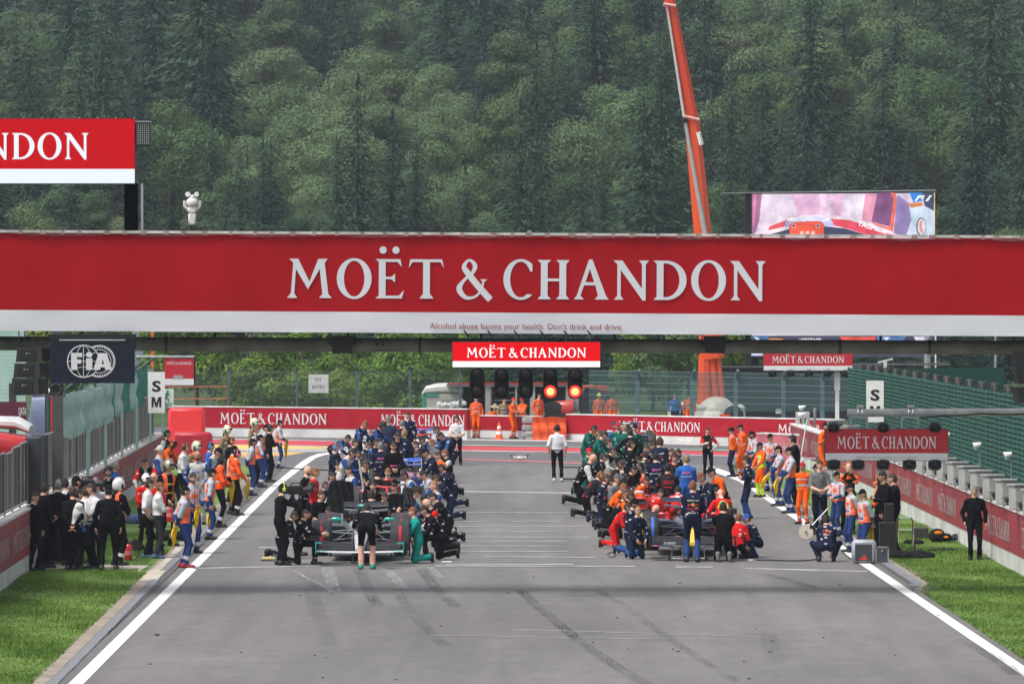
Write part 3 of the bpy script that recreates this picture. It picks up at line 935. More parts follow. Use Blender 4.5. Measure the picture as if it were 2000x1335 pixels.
# ---- grey electric cabinets on the right wall
CAB = mat('cabinet_grey',(0.38,0.385,0.38),.5, var=.12, vscale=3, bump=.05)
for k, Yc in enumerate(list(np.arange(114.0,153,2.85)) + [158,163.5,170]):
 p, d = along(WR, Yc)
 r = empty('electric_cabinet',(p.x + .06, Yc,1.30), rz=math.atan2(-d.x, d.y) + R(16), cat='cabinet', group='grey electric cabinets on the right wall',
              label='grey electric cabinet with two black cable sockets, one of the row on the right wall')
 MB().bbox((0,0,.27),(.46,.36,.50),.02).build('housing', CAB, r)
 MB().box((-.01,0,.54),(.50,.42,.035)).build('lid', CAB, r)
 MB().box((-.01,-.186,.34),(.40,.012,.30)).build('door', mat('cabinet_door',(.42,.425,.42),.5), r)
 for sx in (-.07,.08):
  MB().cyl((-.02 + sx*1.3,-.185,.12),(-.02 + sx*1.3,-.235,.10),.045, n=8).build('socket', BLACK, r)
 MB().box((.06,-.196,.42),(.16,.01,.07)).build('label_plate', DARK, r)
 MB().tube([(-.11,-.23,.10),(-.12,-.25,.03),(-.06,-.14,.01)],.012,5).build('cable', BLACK, r)
for Yc in (114.5,121,128,136,186):
 p, d = along(WR, Yc)
 r = empty('cone_aerial',(p.x + .25, Yc,1.30 if Yc < 180 else 1.2), cat='aerial', group='white cone aerials on the right wall', label='small white cone aerial on a short stalk above the right wall')
 MB().cyl((0,0,0),(0,0,1.0 if Yc < 180 else .4),.015, n=5).build('stalk', STEEL, r)
 MB().cyl((-.14,0,1.0 if Yc < 180 else .4),(.10,0,1.08 if Yc < 180 else .48),.10,.02, n=10).build('horn', WHITE, r)
# ---- letter boards
def sm_board(px, ytop, ybot, w_px, Y, label):
 c = At(px, ybot, Y); t = At(px, ytop, Y)
 ppm = F_PX/Y
 w = w_px/ppm; h = t.z - c.z
 r = empty('letter_board', c, label=label, cat='sign', group='letter boards on the fences')
 MB().box((0,.02, h/2),(w,.04, h)).build('board', WHITE, r)
 bl = mat('black_letter',(.01,.01,.01),.6)
 put_text(sans_text('S', bold=.03),(0,0, h*.53), w*.52, h*.26, bl, r, proud=.006)
 mv, mf = _curve_mesh([[(0,0),(0,1),(.30,1),(.5,.38),(.70,1),(1,1),(1,0),(.79,0),(.79,.66),(.58,0),(.42,0),(.21,.66),(.21,0)]])
 put_text(([(p[0] - .5, p[1],0) for p in mv], mf,1.0),(0,0, h*.14), w*.58, h*.25, bl, r, proud=.006)
sm_board(305.5,726,806,33,163.0, 'white board with black letters S and M on the left fence')
sm_board(1709,743,824,34,150.0, 'white board with black letters S and M on the right green screen')
r = empty('exit_sign', At(325,796,172), label='green and white exit sign with running figure on the left fence end', cat='sign')
MB().box((0,.02,.29),(.44,.04,.58)).build('board', mat('sign_pale',(.62,.70,.66),.5), r)
gm = mat('exit_green',(.01,.22,.12),.5)
mb = MB().ell((.04,-.012,.50),(.035,.006,.035),10,6)
for a, b, w in (((.03,.46),(-.01,.33),.05),((-.01,.33),(.07,.26),.035),((.07,.26),(.05,.20),.03),((-.01,.33),(-.08,.24),.035),((-.08,.24),(-.14,.25),.03),((.03,.44),(.10,.38),.03),((.02,.44),(-.07,.42),.03),((-.07,.42),(-.10,.36),.03)):
 mb.cyl((a[0],-.006, a[1]),(b[0],-.006, b[1]), w/2, n=6)
mb.build('running_figure', gm, r)
put_text(sans_text('EXIT', bold=.02),(0,0,.05),.34,.10, gm, r, proud=.006)
# pit entry
Yf = 226.0
r = empty('pit_entry_sign', At(622,767, Yf), label='white hand-lettered PIT ENTRY board on the far fence', cat='sign')
MB().box((0,.02,.37),(.80,.04,.74)).build('board', WHITE, r)
tm = mat('marker_black',(.03,.03,.035),.7)
put_text(sans_text('PIT'),(0,0,.46),.26,.15, tm, r, proud=.006)
put_text(sans_text('ENTRY'),(0,0,.16),.50,.15, tm, r, proud=.006)
# ================================================================== FAR CATCH FENCE
fpost = mat('grey_green_post',(.10,.13,.14),.5, metal=.3, var=.2)
far_fence = empty('catch_fence',(At(440,800, Yf).x, Yf,0), label='far cable catch fence behind the red wall, left of the tractor', cat='fence')
far_fence2 = empty('catch_fence',(At(1200,800,224).x,224,0), label='far teal mesh catch fence behind the red wall, right of the tractor', cat='fence')
for px in (447,580,697,801,899):
 c = At(px,800, Yf)
 wpart(MB().box((c.x, Yf,1.25),(.10,.12,2.5)).cyl((c.x, Yf,2.45),(c.x + .06, Yf - .35,2.62),.05, n=6), 'post', fpost, far_fence)
for z in (1.35,1.62,1.9,2.15,2.4):
 a, b = At(300,800, Yf), At(905,800, Yf)
 wpart(MB().cyl((a.x, Yf - .08, z),(b.x, Yf - .08, z - .05),.004, n=4), 'cable', fpost, far_fence)
a, b = At(300,800, Yf), At(905,800, Yf)
wpart(MB().add([(a.x, Yf - .04,1.0),(b.x, Yf - .04,1.0),(b.x, Yf - .04,2.45),(a.x, Yf - .04,2.45)],[(0,1,2,3)]), 'mesh', net('thin_grey_net',(.10,.13,.12),.16), far_fence)
tp = mat('teal_post',(.09,.16,.17),.5, var=.25)
Y2 = 222.0
for px in (1245,1352,1437,1530,1606):
 c = At(px,800, Y2)
 wpart(MB().box((c.x, Y2,1.1),(.17,.12,2.2)).cyl((c.x, Y2,2.15),(c.x + .07, Y2 - .3,2.52),.07, n=6), 'post', tp, far_fence2)
a, b = At(1150,800, Y2), At(1660,800, Y2)
for z in (1.25,1.5,1.75,2.0,2.28,2.46):
 wpart(MB().cyl((a.x, Y2 - .1, z + .05),(b.x, Y2 - .1, z - .12),.005, n=4), 'cable', STEEL, far_fence2)
wpart(MB().add([(a.x, Y2 - .05,.9),(b.x, Y2 - .05,.9),(b.x, Y2 - .05,2.34),(a.x, Y2 - .05,2.52)],[(0,1,2,3)]), 'mesh', net('teal_net',(.06,.13,.125),.52), far_fence2)
# orange plastic netting strip low on the left
r = empty('snow_fence', At(318,785,230), label='low orange plastic netting on stakes behind the far wall', cat='fence')
x0, x1 = At(318,785,230).x, At(443,785,230).x
for z in (1.22,1.72):
 wpart(MB().box(((x0 + x1)/2,230, z),(x1 - x0,.03,.05)), 'rail', mat('orange_netting',(.55,.16,.06),.7), r)
for x in (x0,(x0 + x1)/2, x1):
 wpart(MB().box((x,230.04,.9),(.05,.04,1.7)), 'stake', mat('rust',(.25,.10,.06),.8), r)
# ================================================================== THE GANTRY
YG = 108.0
g = empty('gantry_banner',(0, YG,4.9), label='huge red banner bridge over the track with white serif lettering', cat='gantry')
def GP(px, py, Y=YG): return At(px, py, Y)
tilt = math.atan2(-11.0,2000.0)
rt = Vector((math.cos(tilt),0, math.sin(tilt))); upv = Vector((-math.sin(tilt),0, math.cos(tilt)))
def gantry_quad(x0, x1, yt, yb, dy, name, m, bulge=0.0, nseg=60, nv=8):
 """sheet across the bridge; yt, yb: photo rows at the picture centre"""
 c0, c1 = GP(1000, yb), GP(1000, yt)
 vs = []
 for j in range(nv + 1):
  z = c0.z + (c1.z - c0.z)*j/nv
  for i in range(nseg + 1):
   x = x0 + (x1 - x0)*i/nseg
   w = bulge*(math.sin(x*2.7) + .6*math.sin(x*6.1 + j))*(1 if 0 < j < nv else .3)
   zz = z + x*math.sin(tilt) + (.012*math.sin(x*3.1) + .008*math.sin(x*9) if j == nv and bulge > .009 else 0)
   vs.append((x, YG + dy + w, zz))
 mb = MB().add(vs,[(j*(nseg + 1) + i, j*(nseg + 1) + i + 1,(j + 1)*(nseg + 1) + i + 1,(j + 1)*(nseg + 1) + i) for j in range(nv) for i in range(nseg)])
 return wpart(mb, name, m, g, smooth=True)
gantry_quad(-12.5,12.5,464,610.5,0, 'banner_red', BANNER_RED,.010)
gantry_quad(-12.5,12.5,610.5,651,-.003, 'banner_white', BANNER_WHITE,.008)
zt = GP(1000,460).z; zb = GP(1000,648).z
mb = MB()
def tb(x0, x1, y0, y1, z0, z1, mb_, mi=0):
 vs = []
 for x in (x0, x1):
  for y in (y0, y1):
   for z in (z0, z1): vs.append((x, YG + y, z + x*math.sin(tilt)))
 mb_.add(vs,[(0,1,3,2),(4,6,7,5),(0,4,5,1),(2,3,7,6),(0,2,6,4),(1,5,7,3)], mi)
# steel box of the bridge behind the banner: chords, deck and diagonals
ch = MB(); 
for yy in (.10,1.35):
 for z in (zb + .06, zt - .08):
  tb(-12.6,12.6, yy - .05, yy + .05, z - .05, z + .05, ch)
wpart(ch, 'chords', STEEL, g)
dk = MB(); tb(-12.6,12.6,.12,1.33, zb + .02, zb + .05, dk); wpart(dk, 'walkway_deck', DARK, g)
dg = MB()
for i in range(-12,12):
 for yy in (.10,1.35):
  a = Vector((i, YG + yy, zb + .1 + i*math.sin(tilt))); b = Vector((i + 1, YG + yy, zt - .1 + i*math.sin(tilt)))
  if i % 2: a.z, b.z = b.z, a.z
  dg.cyl(a, b,.03, n=5)
wpart(dg, 'diagonals', STEEL, g)
rear = MB(); tb(-12.5,12.5,1.42,1.44, zb - .02, zt, rear); wpart(rear, 'rear_banner', BANNER_RED, g)
# top rail with rag ends of the lashed banner
tr = MB(); tb(-12.5,12.5,-.06,.10, zt + .005, zt + .055, tr); wpart(tr, 'top_rail', mat('weathered_rail',(.50,.49,.46),.6, var=.35, vscale=4), g)
lh = MB()
for i in range(60):
 x = -12 + i*.41 + random.uniform(-.1,.1)
 tb(x, x + random.uniform(.05,.12),-.075,.11, zt - .02, zt + .058, lh)
wpart(lh, 'lashings', mat('lashing',(.32,.22,.21),.8, var=.5), g)
mb = MB().cyl(GP(1028,460) + Vector((0,-.02,.0)), GP(1034,450) + Vector((0,-.02,0)),.02, n=5).cyl(GP(1042,460) + Vector((0,-.02,0)), GP(1034,450) + Vector((0,-.02,0)),.02, n=5).cyl(GP(1034,460) + Vector((0,-.02,0)), GP(1034,450) + Vector((0,-.02,0)),.02, n=5)
wpart(mb, 'ridge_bracket', STEEL, g)
for sx in (-12.4,12.4):
 for yy in (.1,1.35):
  wpart(MB().box((sx, YG + yy,3.55),(.3,.3,7.1)), 'tower_leg', STEEL, g)
p0, p1 = GP(560,582), GP(1496,586)
c = (GP(560,582) + GP(1496,586))/2
wtext(MOET, Vector((c.x, YG, c.z)),(p1 - p0).length,.752, BANNER_WHITE, g, right=rt, up=upv, proud=.019)
tiny = mat('small_print_red',(.30,.03,.05),.6)
c = GP(1028,642.5)
wtext(sans_text("Alcohol abuse harms your health. Don't drink and drive."), Vector((c.x, YG, c.z)),3.70,.115, tiny, g, right=rt, up=upv, proud=.03)
# lower pipe
pr = empty('gantry_pipe', GP(1000,674,109.2), label='weathered grey pipe running under the banner bridge', cat='pipe')
a, b = GP(-250,669,109.2), GP(2300,680,109.2)
wpart(MB().cyl(a, b,.135, n=20), 'pipe', mat('weathered_pipe',(.21,.20,.18),.75, var=.5, vscale=1.3, bump=.3), pr, smooth=True)
jn = MB()
for px in (325,820,1095,1640,1815):
 c = GP(px,674 + (px - 1000)*.0043,109.2); jn.cyl(c - Vector((.03,0,0)), c + Vector((.03,0,0)),.142, n=20)
wpart(jn, 'joints', mat('rusty_joint',(.10,.06,.05),.8, var=.5), pr)
for px in range(-100,2200,260):
 a = GP(px,668,109.2); wpart(MB().box((a.x,109.2, a.z + .17),(.05,.05,.30)), 'hanger', DARK, pr)
# lamps hung on the pipe
for px, lab in ((669, 'black rectangular loudspeaker under the bridge, left of the light panel'),(1396, 'black rectangular loudspeaker under the bridge, right of the light panel')):
 c = GP(px,672,108.9)
 r = empty('loudspeaker', c, label=lab, cat='loudspeaker', group='black loudspeakers under the bridge')
 MB().add([(-.22,-.2,.16),(.22,-.2,.16),(.18,-.2,-.17),(-.18,-.2,-.17),(-.22,.06,.16),(.22,.06,.16),(.18,.06,-.17),(-.18,.06,-.17)],
             [(0,3,2,1),(4,5,6,7),(0,1,5,4),(3,7,6,2),(1,2,6,5),(0,4,7,3)]).build('cabinet', BLACK, r)
 MB().cyl((-.27,-.07,.02),(.27,-.07,.02),.02, n=6).cyl((-.26,-.07,.02),(-.23,-.07,.26),.012, n=5).cyl((.26,-.07,.02),(.23,-.07,.26),.012, n=5).build('bracket', DARK, r)
for px in (736,748):
 c = GP(px,672,109.0); solo(MB().box(c,(.05,.14,.04)), 'cable_clip', BLACK, c, 'small black clip on the grey pipe, %s of two' % ('left' if px == 736 else 'right'), 'clip')
# ---- starting light panel
LEDR = emis('led_red',(1.0,.003,.010),.54,(.05,.0,.0))
LEDW = emis('led_white',(1.0,.95,.98),.62,(.3,.3,.3))
def light_board(x0, x1, yt, ysplit, yb, Y, name, label, red, white, tiny_m, yaw=0.0, txw=.81, depth=.22):
 c = At((x0 + x1)/2, yb, Y); t = At((x0 + x1)/2, yt, Y); s = At((x0 + x1)/2, ysplit, Y)
 ppm = F_PX/Y
 w = (x1 - x0)/ppm; h = t.z - c.z; hs = s.z - c.z
 r = empty(name, c, rz=yaw, label=label, cat='light panel')
 MB().box((0, depth/2 + .01, h/2),(w + .02, depth, h + .02)).build('casing', BLACK, r)
 MB().box((0,-.008, hs + (h - hs)/2),(w,.02, h - hs)).build('panel_red', red, r)
 MB().box((0,-.008, hs/2),(w,.02, hs)).build('panel_white', white, r)
 lt = mat('panel_lettering',(.7,.7,.72),.5) if red is not LEDR else white
 put_text(MOET,(0,0, hs + (h - hs)*.20), w*txw,(h - hs)*.50, lt, r, proud=.024)
 put_text(sans_text("Alcohol abuse harms your health. Don't drink and drive."),(0,0, hs*.32), w*.34 if red is LEDR else w*.5, hs*.26, tiny_m, r, proud=.024)
 return r, c, w, h, ppm
LEDPINK = emis('led_pink',(.9,.35,.45),.5)
lp, lc, lw, lhh, ppm = light_board(884,1172,668,705,716.5,107.2, 'start_light_panel', 'bright red lettered light panel with five pairs of start lights hanging in the middle', LEDR, LEDW, LEDPINK)
LENS_OFF = mat('dark_lens',(.010,.010,.012),.3, spec=.3)
LENS_ON = emis('lit_red_core',(1.0,.52,.16),1.25)
LENS_RIM = emis('lit_red_rim',(1.0,.025,.02),1.2)
HOUS = mat('signal_housing',(.005,.005,.006),.4, spec=.15)
for k, px in enumerate((932,979.5,1027,1075,1123)):
 x = (px - 1028)/ppm
 hw, hh = 14.5/ppm,31/ppm
 zc = -hh - .0
 # rounded housing
 prof = []
 n = 24
 sec = [(-math.copysign(abs(math.cos(t)) ** .55, math.cos(t))*hw, math.copysign(abs(math.sin(t)) ** .5, math.sin(t))*hh) for t in [2*math.pi*i/n for i in range(n)]]
 vs = [(x + a,-.10, zc + b) for a, b in sec] + [(x + a*.93,-.14, zc + b*.96) for a, b in sec] + [(x + a,.12, zc + b) for a, b in sec]
 fs = [(i, n + i, n + (i + 1) % n,(i + 1) % n) for i in range(n)] + [(i,(i + 1) % n,2*n + (i + 1) % n,2*n + i) for i in range(n)] + [tuple(range(n,2*n)), tuple(range(3*n - 1,2*n - 1,-1))]
 h = MB().add(vs, fs).build('signal_housing', HOUS, lp)
 MB().cyl((x,.02,0),(x,.02,-.05),.05, n=8).build('mount', BLACK, h)
 for j, dz in enumerate((.17,-.16)):
  lit = k >= 3 and j == 1
  zz = zc + dz
  MB().torus((x,-.15, zz),.104,.012, axis='y', n=22, m=6).build('visor_ring', HOUS, h)
  if lit:
   MB().cyl((x,-.141, zz),(x,-.166, zz),.118, n=24).build('lens_rim', LENS_RIM, h)
   MB().ell((x,-.160, zz),(.076,.03,.076),20,8).build('lens', LENS_ON, h)
  else:
   MB().ell((x,-.140, zz),(.10,.03,.10),20,8).build('lens', LENS_OFF, h)
 MB().box((x,-.146, zc - .255),(.08,.004,.008)).build('maker_plate', mat('pale_plate',(.25,.25,.25)), h)
for dx in (-1.15,-.7,-.2,.3,.75,1.2):
 c = lc + Vector((dx,.1, lhh))
 MB().tube([(dx,.1, lhh),(dx + .05,.12, lhh + .12),(dx - .04,.1, lhh + .22)],.016,5).build('hanging_cable', BLACK, lp)
# other light panels
TINYD = mat('tiny_print_grey',(.45,.35,.38),.6)
PR = mat('panel_red_vinyl',(.50,.020,.035),.45, var=.06)
PW = mat('panel_white_vinyl',(.72,.72,.74),.45, var=.05)
def signal_pod(r, x, z, s=1.0, up=False):
 """black visor hoods seen edge-on above or below a board"""
 mb = MB().loft([(-.14, x, z,.11*s,.085*s),(.02, x, z,.155*s,.135*s),(.20, x, z,.13*s,.12*s)],16,3.2)
 o = mb.build('signal_housing', HOUS, r, smooth=True)
 MB().ell((x,-.145, z),(.09*s,.02,.07*s),14,6).build('lens', LENS_OFF, o)
r1, c1, w1, h1, pp1 = light_board(1612,1851,838,884.5,898.5,110.0, 'light_panel', 'red lettered light panel hung from the steel pipe above the right verge', PR, PW, TINYD)
for px in (1628,1676,1725,1776,1826):
 signal_pod(r1,(px - 1731.5)/pp1,-.085,.85)
 if px in (1628,1725,1826): signal_pod(r1,(px - 1731.5)/pp1, h1 + .04,.8)
for px in (1678,1778):
 x = (px - 1731.5)/pp1
 MB().box((x - .16,.12, h1 + .12),(.04,.05,.26)).box((x + .16,.12, h1 + .12),(.04,.05,.26)).box((x,.12, h1 + .235),(.36,.06,.04)).build('hanger_frame', STEEL, r1)
a, b = At(1655,806,110.2), At(2170,804,110.2)
r = empty('steel_arm', b, label='thick galvanised steel arm reaching over the right verge', cat='pipe')
wpart(MB().cyl(a, b,.078, n=16), 'arm', mat('pale_galvanised',(.50,.52,.52),.5, metal=.1, var=.25, vscale=6), r, smooth=True)
wpart(MB().cyl((b.x, b.y,0),(b.x, b.y, b.z + .2),.11, n=14), 'column', STEEL, r)
for px in (1680,1779):
 c = At(px,806,110.2)
 wpart(MB().torus((c.x - .04, c.y, c.z),.088,.018, 'x',16,6).torus((c.x + .04, c.y, c.z),.088,.018, 'x',16,6).box((c.x, c.y, c.z + .13),(.14,.1,.05)), 'pipe_clamp', CHROME, r)
cab = [At(px,806 + dy,110.05) for px, dy in ((1800,10),(1830,6),(1870,5),(1920,1),(1960,3),(2020,2))]
wpart(MB().tube(cab,.016,5), 'cable', BLACK, r)
r2, c2, w2, h2, pp2 = light_board(1491.5,1665,687,714,723,178.0, 'light_panel', 'smaller far red lettered light panel on a white post at the right', PR, PW, TINYD)
for px in (1509,1544,1580,1616,1651): signal_pod(r2,(px - 1578)/pp2,-.10,.95)
c = At(1635.5,760,178.2)
solo(MB().box((c.x,178.3,(c.z + c2.z)/2),(.17,.15, c2.z - c.z + .05)).box((c.x,178.3, c.z/2),(.12,.12, c.z)), 'panel_post', WHITE, Vector((c.x,178.3,0)), 'white post carrying the far light panel', 'post')
# left board on its arm
c = At(351,753,176.0)
r = empty('small_sign_board', c, label='small red lettered board with grey tape on an arm at the left', cat='sign')
MB().box((0,.05,.46),(.98,.08,.94)).build('frame', BLACK, r)
MB().box((-.02,0,.54),(.92,.02,.64)).build('panel_red', PR, r)
MB().box((-.02,0,.12),(.92,.02,.20)).build('panel_white', PW, r)
put_text(MOET,(-.02,0,.66),.76,.085, PW, r, proud=.014)
MB().box((-.05,-.014,.27),(.30,.006,.12)).build('tape_patch', mat('grey_tape',(.35,.33,.33)), r)
MB().cyl((-1.35,.0,.90),(.46,.0,.90),.045, n=10).build('arm', STEEL, r)
MB().box((-.0,.1,1.0),(.95,.2,.06)).build('back_lights', BLACK, r)
solo(MB().box((c.x - 1.35,176.1,2.4),(.16,.16,4.8)).box((c.x - 1.22,176.1,3.9),(.15,.2,.5)), 'arm_post', mat('blue_grey_post',(.20,.24,.28),.5), Vector((c.x - 1.35,176.1,0)), 'blue-grey post that carries the small sign arm at the left', 'post')
solo(MB().box((c.x - .98,178,2.6),(.08,.1,5.0)), 'orange_pole', mat('orange_pole',(.75,.15,.05),.5), Vector((c.x - .98,178,0)), 'thin orange pole behind the left sign arm', 'pole')
# ---- FIA board
c = At(180,748,107.6)
r = empty('federation_board', c, label='dark navy board with white FiA globe and gear emblem under the bridge', cat='sign')
W_, H_ = 1.62,.86
ppf = F_PX/107.6
navy = mat('deep_navy_board',(.004,.007,.022),.35, var=.1)
MB().box((0,.06, H_/2),(W_,.10, H_)).build('board', navy, r)
MB().box((.0,.10, H_ + .04),(W_ + .04,.18,.08)).box((W_/2 - .03,.10, H_ - .08),(.10,.16,.2)).build('top_bracket', BLACK, r)
MB().box((0,-.0, H_ - .035),(1.26,.03,.022)).build('lamp_strip', mat('lamp_strip',(.45,.45,.45)), r)
EM = mat('emblem_white',(.62,.62,.64),.5)
def ring(cx, cz, rad, w, sx=1.0, a0=0, a1=360, z0=0):
 pts = [(cx + rad*sx*math.cos(R(a0 + (a1 - a0)*i/48)), cz + rad*math.sin(R(a0 + (a1 - a0)*i/48))) for i in range(49)]
 return ribbon(pts,[w]*49,.0005, z0)
emb = MB()
def addr(vf, k):
 v, f = vf
 emb.add([(p[0],-.004 - p[2] - k*.0012, p[1]) for p in v],[tuple(reversed(q)) for q in f])
gx, gz, gr_ = -.165,.42,.305
addr(ring(gx, gz, gr_,.020),0)
addr(ring(gx, gz, gr_*.98,.011,.48),1)
addr(ribbon([(gx, gz - gr_),(gx, gz + gr_)],[.012]*2),2)
addr(ribbon([(gx - gr_, gz),(gx + gr_, gz)],[.011]*2),3)
addr(ribbon([(gx - .24, gz + .17),(gx - .12, gz + .125),(gx, gz + .11),(gx + .12, gz + .125),(gx + .24, gz + .17)],[.010]*5),4)
addr(ribbon([(gx - .24, gz - .17),(gx - .12, gz - .125),(gx, gz - .11),(gx + .12, gz - .125),(gx + .24, gz - .17)],[.010]*5),5)
hx = .135
addr(ring(hx, gz,.30,.018,1,-118,118),6)
addr(ring(hx, gz,.225,.012,1,-110,110),7)
for i in range(25):
 a = -115 + i*9.6
 if i % 1 == 0:
  ca, sa = math.cos(R(a)), math.sin(R(a))
  addr(ribbon([(hx + .265*ca, gz + .265*sa),(hx + .295*ca, gz + .295*sa)],[.026]*2),8)
emb.build('emblem', EM, r)
fia = MB()
def addp(pts, k=0):
 v, f = _curve_mesh(pts)
 fia.add([(p[0],-.020 - k*.002, p[1]) for p in v], f)
addp([[(-.40,.255),(-.40,.58),(-.19,.58),(-.19,.50),(-.29,.50),(-.29,.455),(-.21,.455),(-.21,.375),(-.285,.375),(-.28,.255)]])
addp([[(-.115,.255),(-.115,.475),(.005,.475),(.005,.255)], ell_pts(-.055,.545,.062,.052,0,345,16)])
addp([[(.02,.255),(.125,.575),(.28,.575),(.385,.255),(.255,.255),(.24,.305),(.165,.305),(.15,.255)],[(.182,.365),(.225,.365),(.205,.46)]])
fia.build('lettering', EM, r)
# ---- line array loudspeakers
for k,(x0, x1, yt, yb) in enumerate(((37,96,678,707),(32,92,709,738),(27,90,738,772))):
 c = At((x0 + x1)/2, yb,107.9); w = (x1 - x0)/102; h = (yb - yt)/102
 r = empty('loudspeaker', c, rz=R(-24), cat='loudspeaker', group='loudspeaker stack under the left of the bridge',
              label='black %s loudspeaker of the hanging stack beside the navy board' % ('top', 'middle', 'lowest')[k])
 mb = MB().add([(-w/2,-.20,0),(w/2,-.20,.02),(w/2 - .02,-.20, h),(-w/2 + .03,-.20, h),(-w/2 + .04,.25,.04),(w/2 - .04,.25,.04),(w/2 - .05,.25, h - .02),(-w/2 + .05,.25, h - .02)],
                  [(0,1,2,3),(5,4,7,6),(4,0,3,7),(1,5,6,2),(3,2,6,7),(4,5,1,0)])
 mb.build('cabinet', mat('speaker_black',(.018,.018,.02),.55, bump=.1), r)
 MB().box((-.02,-.205, h/2),(w*.62,.012, h*.7)).build('grille', mat('grille_black',(.008,.008,.009),.4), r)
 MB().cyl((-.04,-.215, h*.6),(-.04,-.222, h*.6),.016, n=8).cyl((.02,-.215, h*.6),(.02,-.222, h*.6),.012, n=8).build('badge', STEEL, r)
c = At(52,675,107.9)
mb = MB().box(c + Vector((.05,0,.04)),(.55,.1,.05))
for px in (37,48,65): mb.cyl(At(px,672,107.9), At(px,646,107.9),.012, n=5)
solo(mb, 'rigging_bar', BLACK, c, 'black rigging bar with chains above the hanging loudspeaker stack', 'rigging')
r = empty('loudspeaker', At(1994,788,107.9), rz=R(18), label='black hanging loudspeaker column at the right edge of the bridge', cat='loudspeaker')
for k in range(3):
 z = .02 + k*.33 + (.04 if k else 0)
 MB().add([(-.12 + .0,-.2, z),(.36,-.2, z),(.36,-.2, z + .30),(-.17 - .03*k,-.2, z + .30),(-.05,.2, z),(.30,.2, z),(.30,.2, z + .30),(-.12,.2, z + .30)],
             [(0,1,2,3),(5,4,7,6),(4,0,3,7),(1,5,6,2),(3,2,6,7),(4,5,1,0)]).build('cabinet', _mats['speaker_black'], r)
 MB().box((.0,-.206, z + .15),(.05,.01,.12)).box((.08,-.206, z + .15),(.05,.01,.12)).build('vent', BLACK, r)
# spotlight with barn doors under the FIA board
r = empty('spotlight', At(108,780,107.7), label='black spotlight hanging below the left of the navy board', cat='lamp')
MB().cyl((.0,0,.62),(.0,0,.30),.02, n=6).build('pole', BLACK, r)
MB().bbox((.02,0,.20),(.24,.22,.24),.03).build('body', BLACK, r)
MB().torus((.02,-.13,.20),.10,.02, 'y',16,6).build('lens_ring', DARK, r)
MB().box((-.08,.0,.28),(.02,.2,.2)).box((.15,0,.28),(.02,.2,.2)).build('yoke', DARK, r)
solo(MB().cyl(At(91,700,133), Vector((At(91,700,133).x,133,.0)),.04, n=8), 'thin_pole', BLACK, Vector((At(91,700,133).x,133,0)), 'thin black pole standing behind the slatted fence under the navy board', 'pole')
solo(MB().box((At(113,780,124).x,124,2.6),(.22,.22,5.2)), 'dark_column', mat('dark_column',(.07,.07,.075),.5), Vector((At(113,780,124).x,124,0)), 'square dark column behind the left loudspeaker stack', 'column')
# ---- LED board on posts above the bridge, left
Yb = 108.9
def plate(px0, py0, px1, py1, Y): return At(px0, py0, Y), At(px1, py1, Y)
r = empty('led_board', At(262,452, Yb), label='large bright red and white LED board on black posts above the bridge', cat='screen')
a, b = At(-420,358, Yb), At(263,232, Yb)
sp = At(0,330, Yb).z
BR = emis('led_board_red',(.90,.002,.012),.40,(.05,.0,.0)); BW = emis('led_board_white',(.84,.93,1.0),.55,(.2,.2,.2))
wpart(MB().box(((a.x + b.x)/2, Yb + .12,(a.z + b.z)/2),(b.x - a.x + .02,.2, b.z - a.z + .02)), 'casing', BLACK, r)
wpart(MB().box(((a.x + b.x)/2, Yb,(sp + b.z)/2),(b.x - a.x,.02, b.z - sp)), 'panel_red', BR, r)
wpart(MB().box(((a.x + b.x)/2, Yb,(sp + a.z)/2),(b.x - a.x,.02, sp - a.z)), 'panel_white', BW, r)
q = At(172,311, Yb)
tw = 6.35
wtext(MOET, Vector((q.x - tw/2 + .02, Yb, q.z)), tw,(311 - 260)/(F_PX/Yb), BW, r, proud=.024)
wpart(MB().box((At(255.5,400, Yb).x, Yb + .1,(At(0,455, Yb).z + a.z)/2 + .02),(.155*2 - .05,.12, a.z - At(0,455, Yb).z - .04)), 'post', mat('post_black_face',(.002,.002,.003),.8, spec=.0), r)
wpart(MB().box((At(277,400, Yb).x, Yb + .1,(At(0,455, Yb).z + a.z)/2),(.045,.12, a.z - At(0,455, Yb).z)), 'post_edge', mat('post_edge_grey',(.30,.31,.34),.4), r)
for i in range(8):
 x = At(10 + 36*i,231, Yb).x
 wpart(MB().box((x, Yb + .05, b.z + .02),(.03,.05,.03)), 'lifting_eye', STEEL, r)
r = empty('floodlight', At(280,284, Yb), rz=R(12), label='black LED floodlight with a grid of lamps on the corner of the LED board', cat='lamp')
MB().bbox((0,.06,.22),(.28,.14,.46),.015).build('housing', DARK, r)
MB().box((0,.06,.46),(.30,.2,.02)).build('hood', mat('hood_grey',(.4,.42,.44),.4), r)
lam = MB()
for i in range(6):
 for j in range(10): lam.box((-.10 + i*.04,-.016,.04 + j*.041),(.018,.012,.022))
lam.build('lamp_grid', mat('lamp_cell',(.40,.41,.42),.3), r)
MB().tube([(-.16,.08,.40),(-.22,.08,.30),(-.22,.08,-.25),(-.10,.08,-.02)],.014,5).box((-.21,.08,-.35),(.03,.05,.7)).build('bracket', BLACK, r)
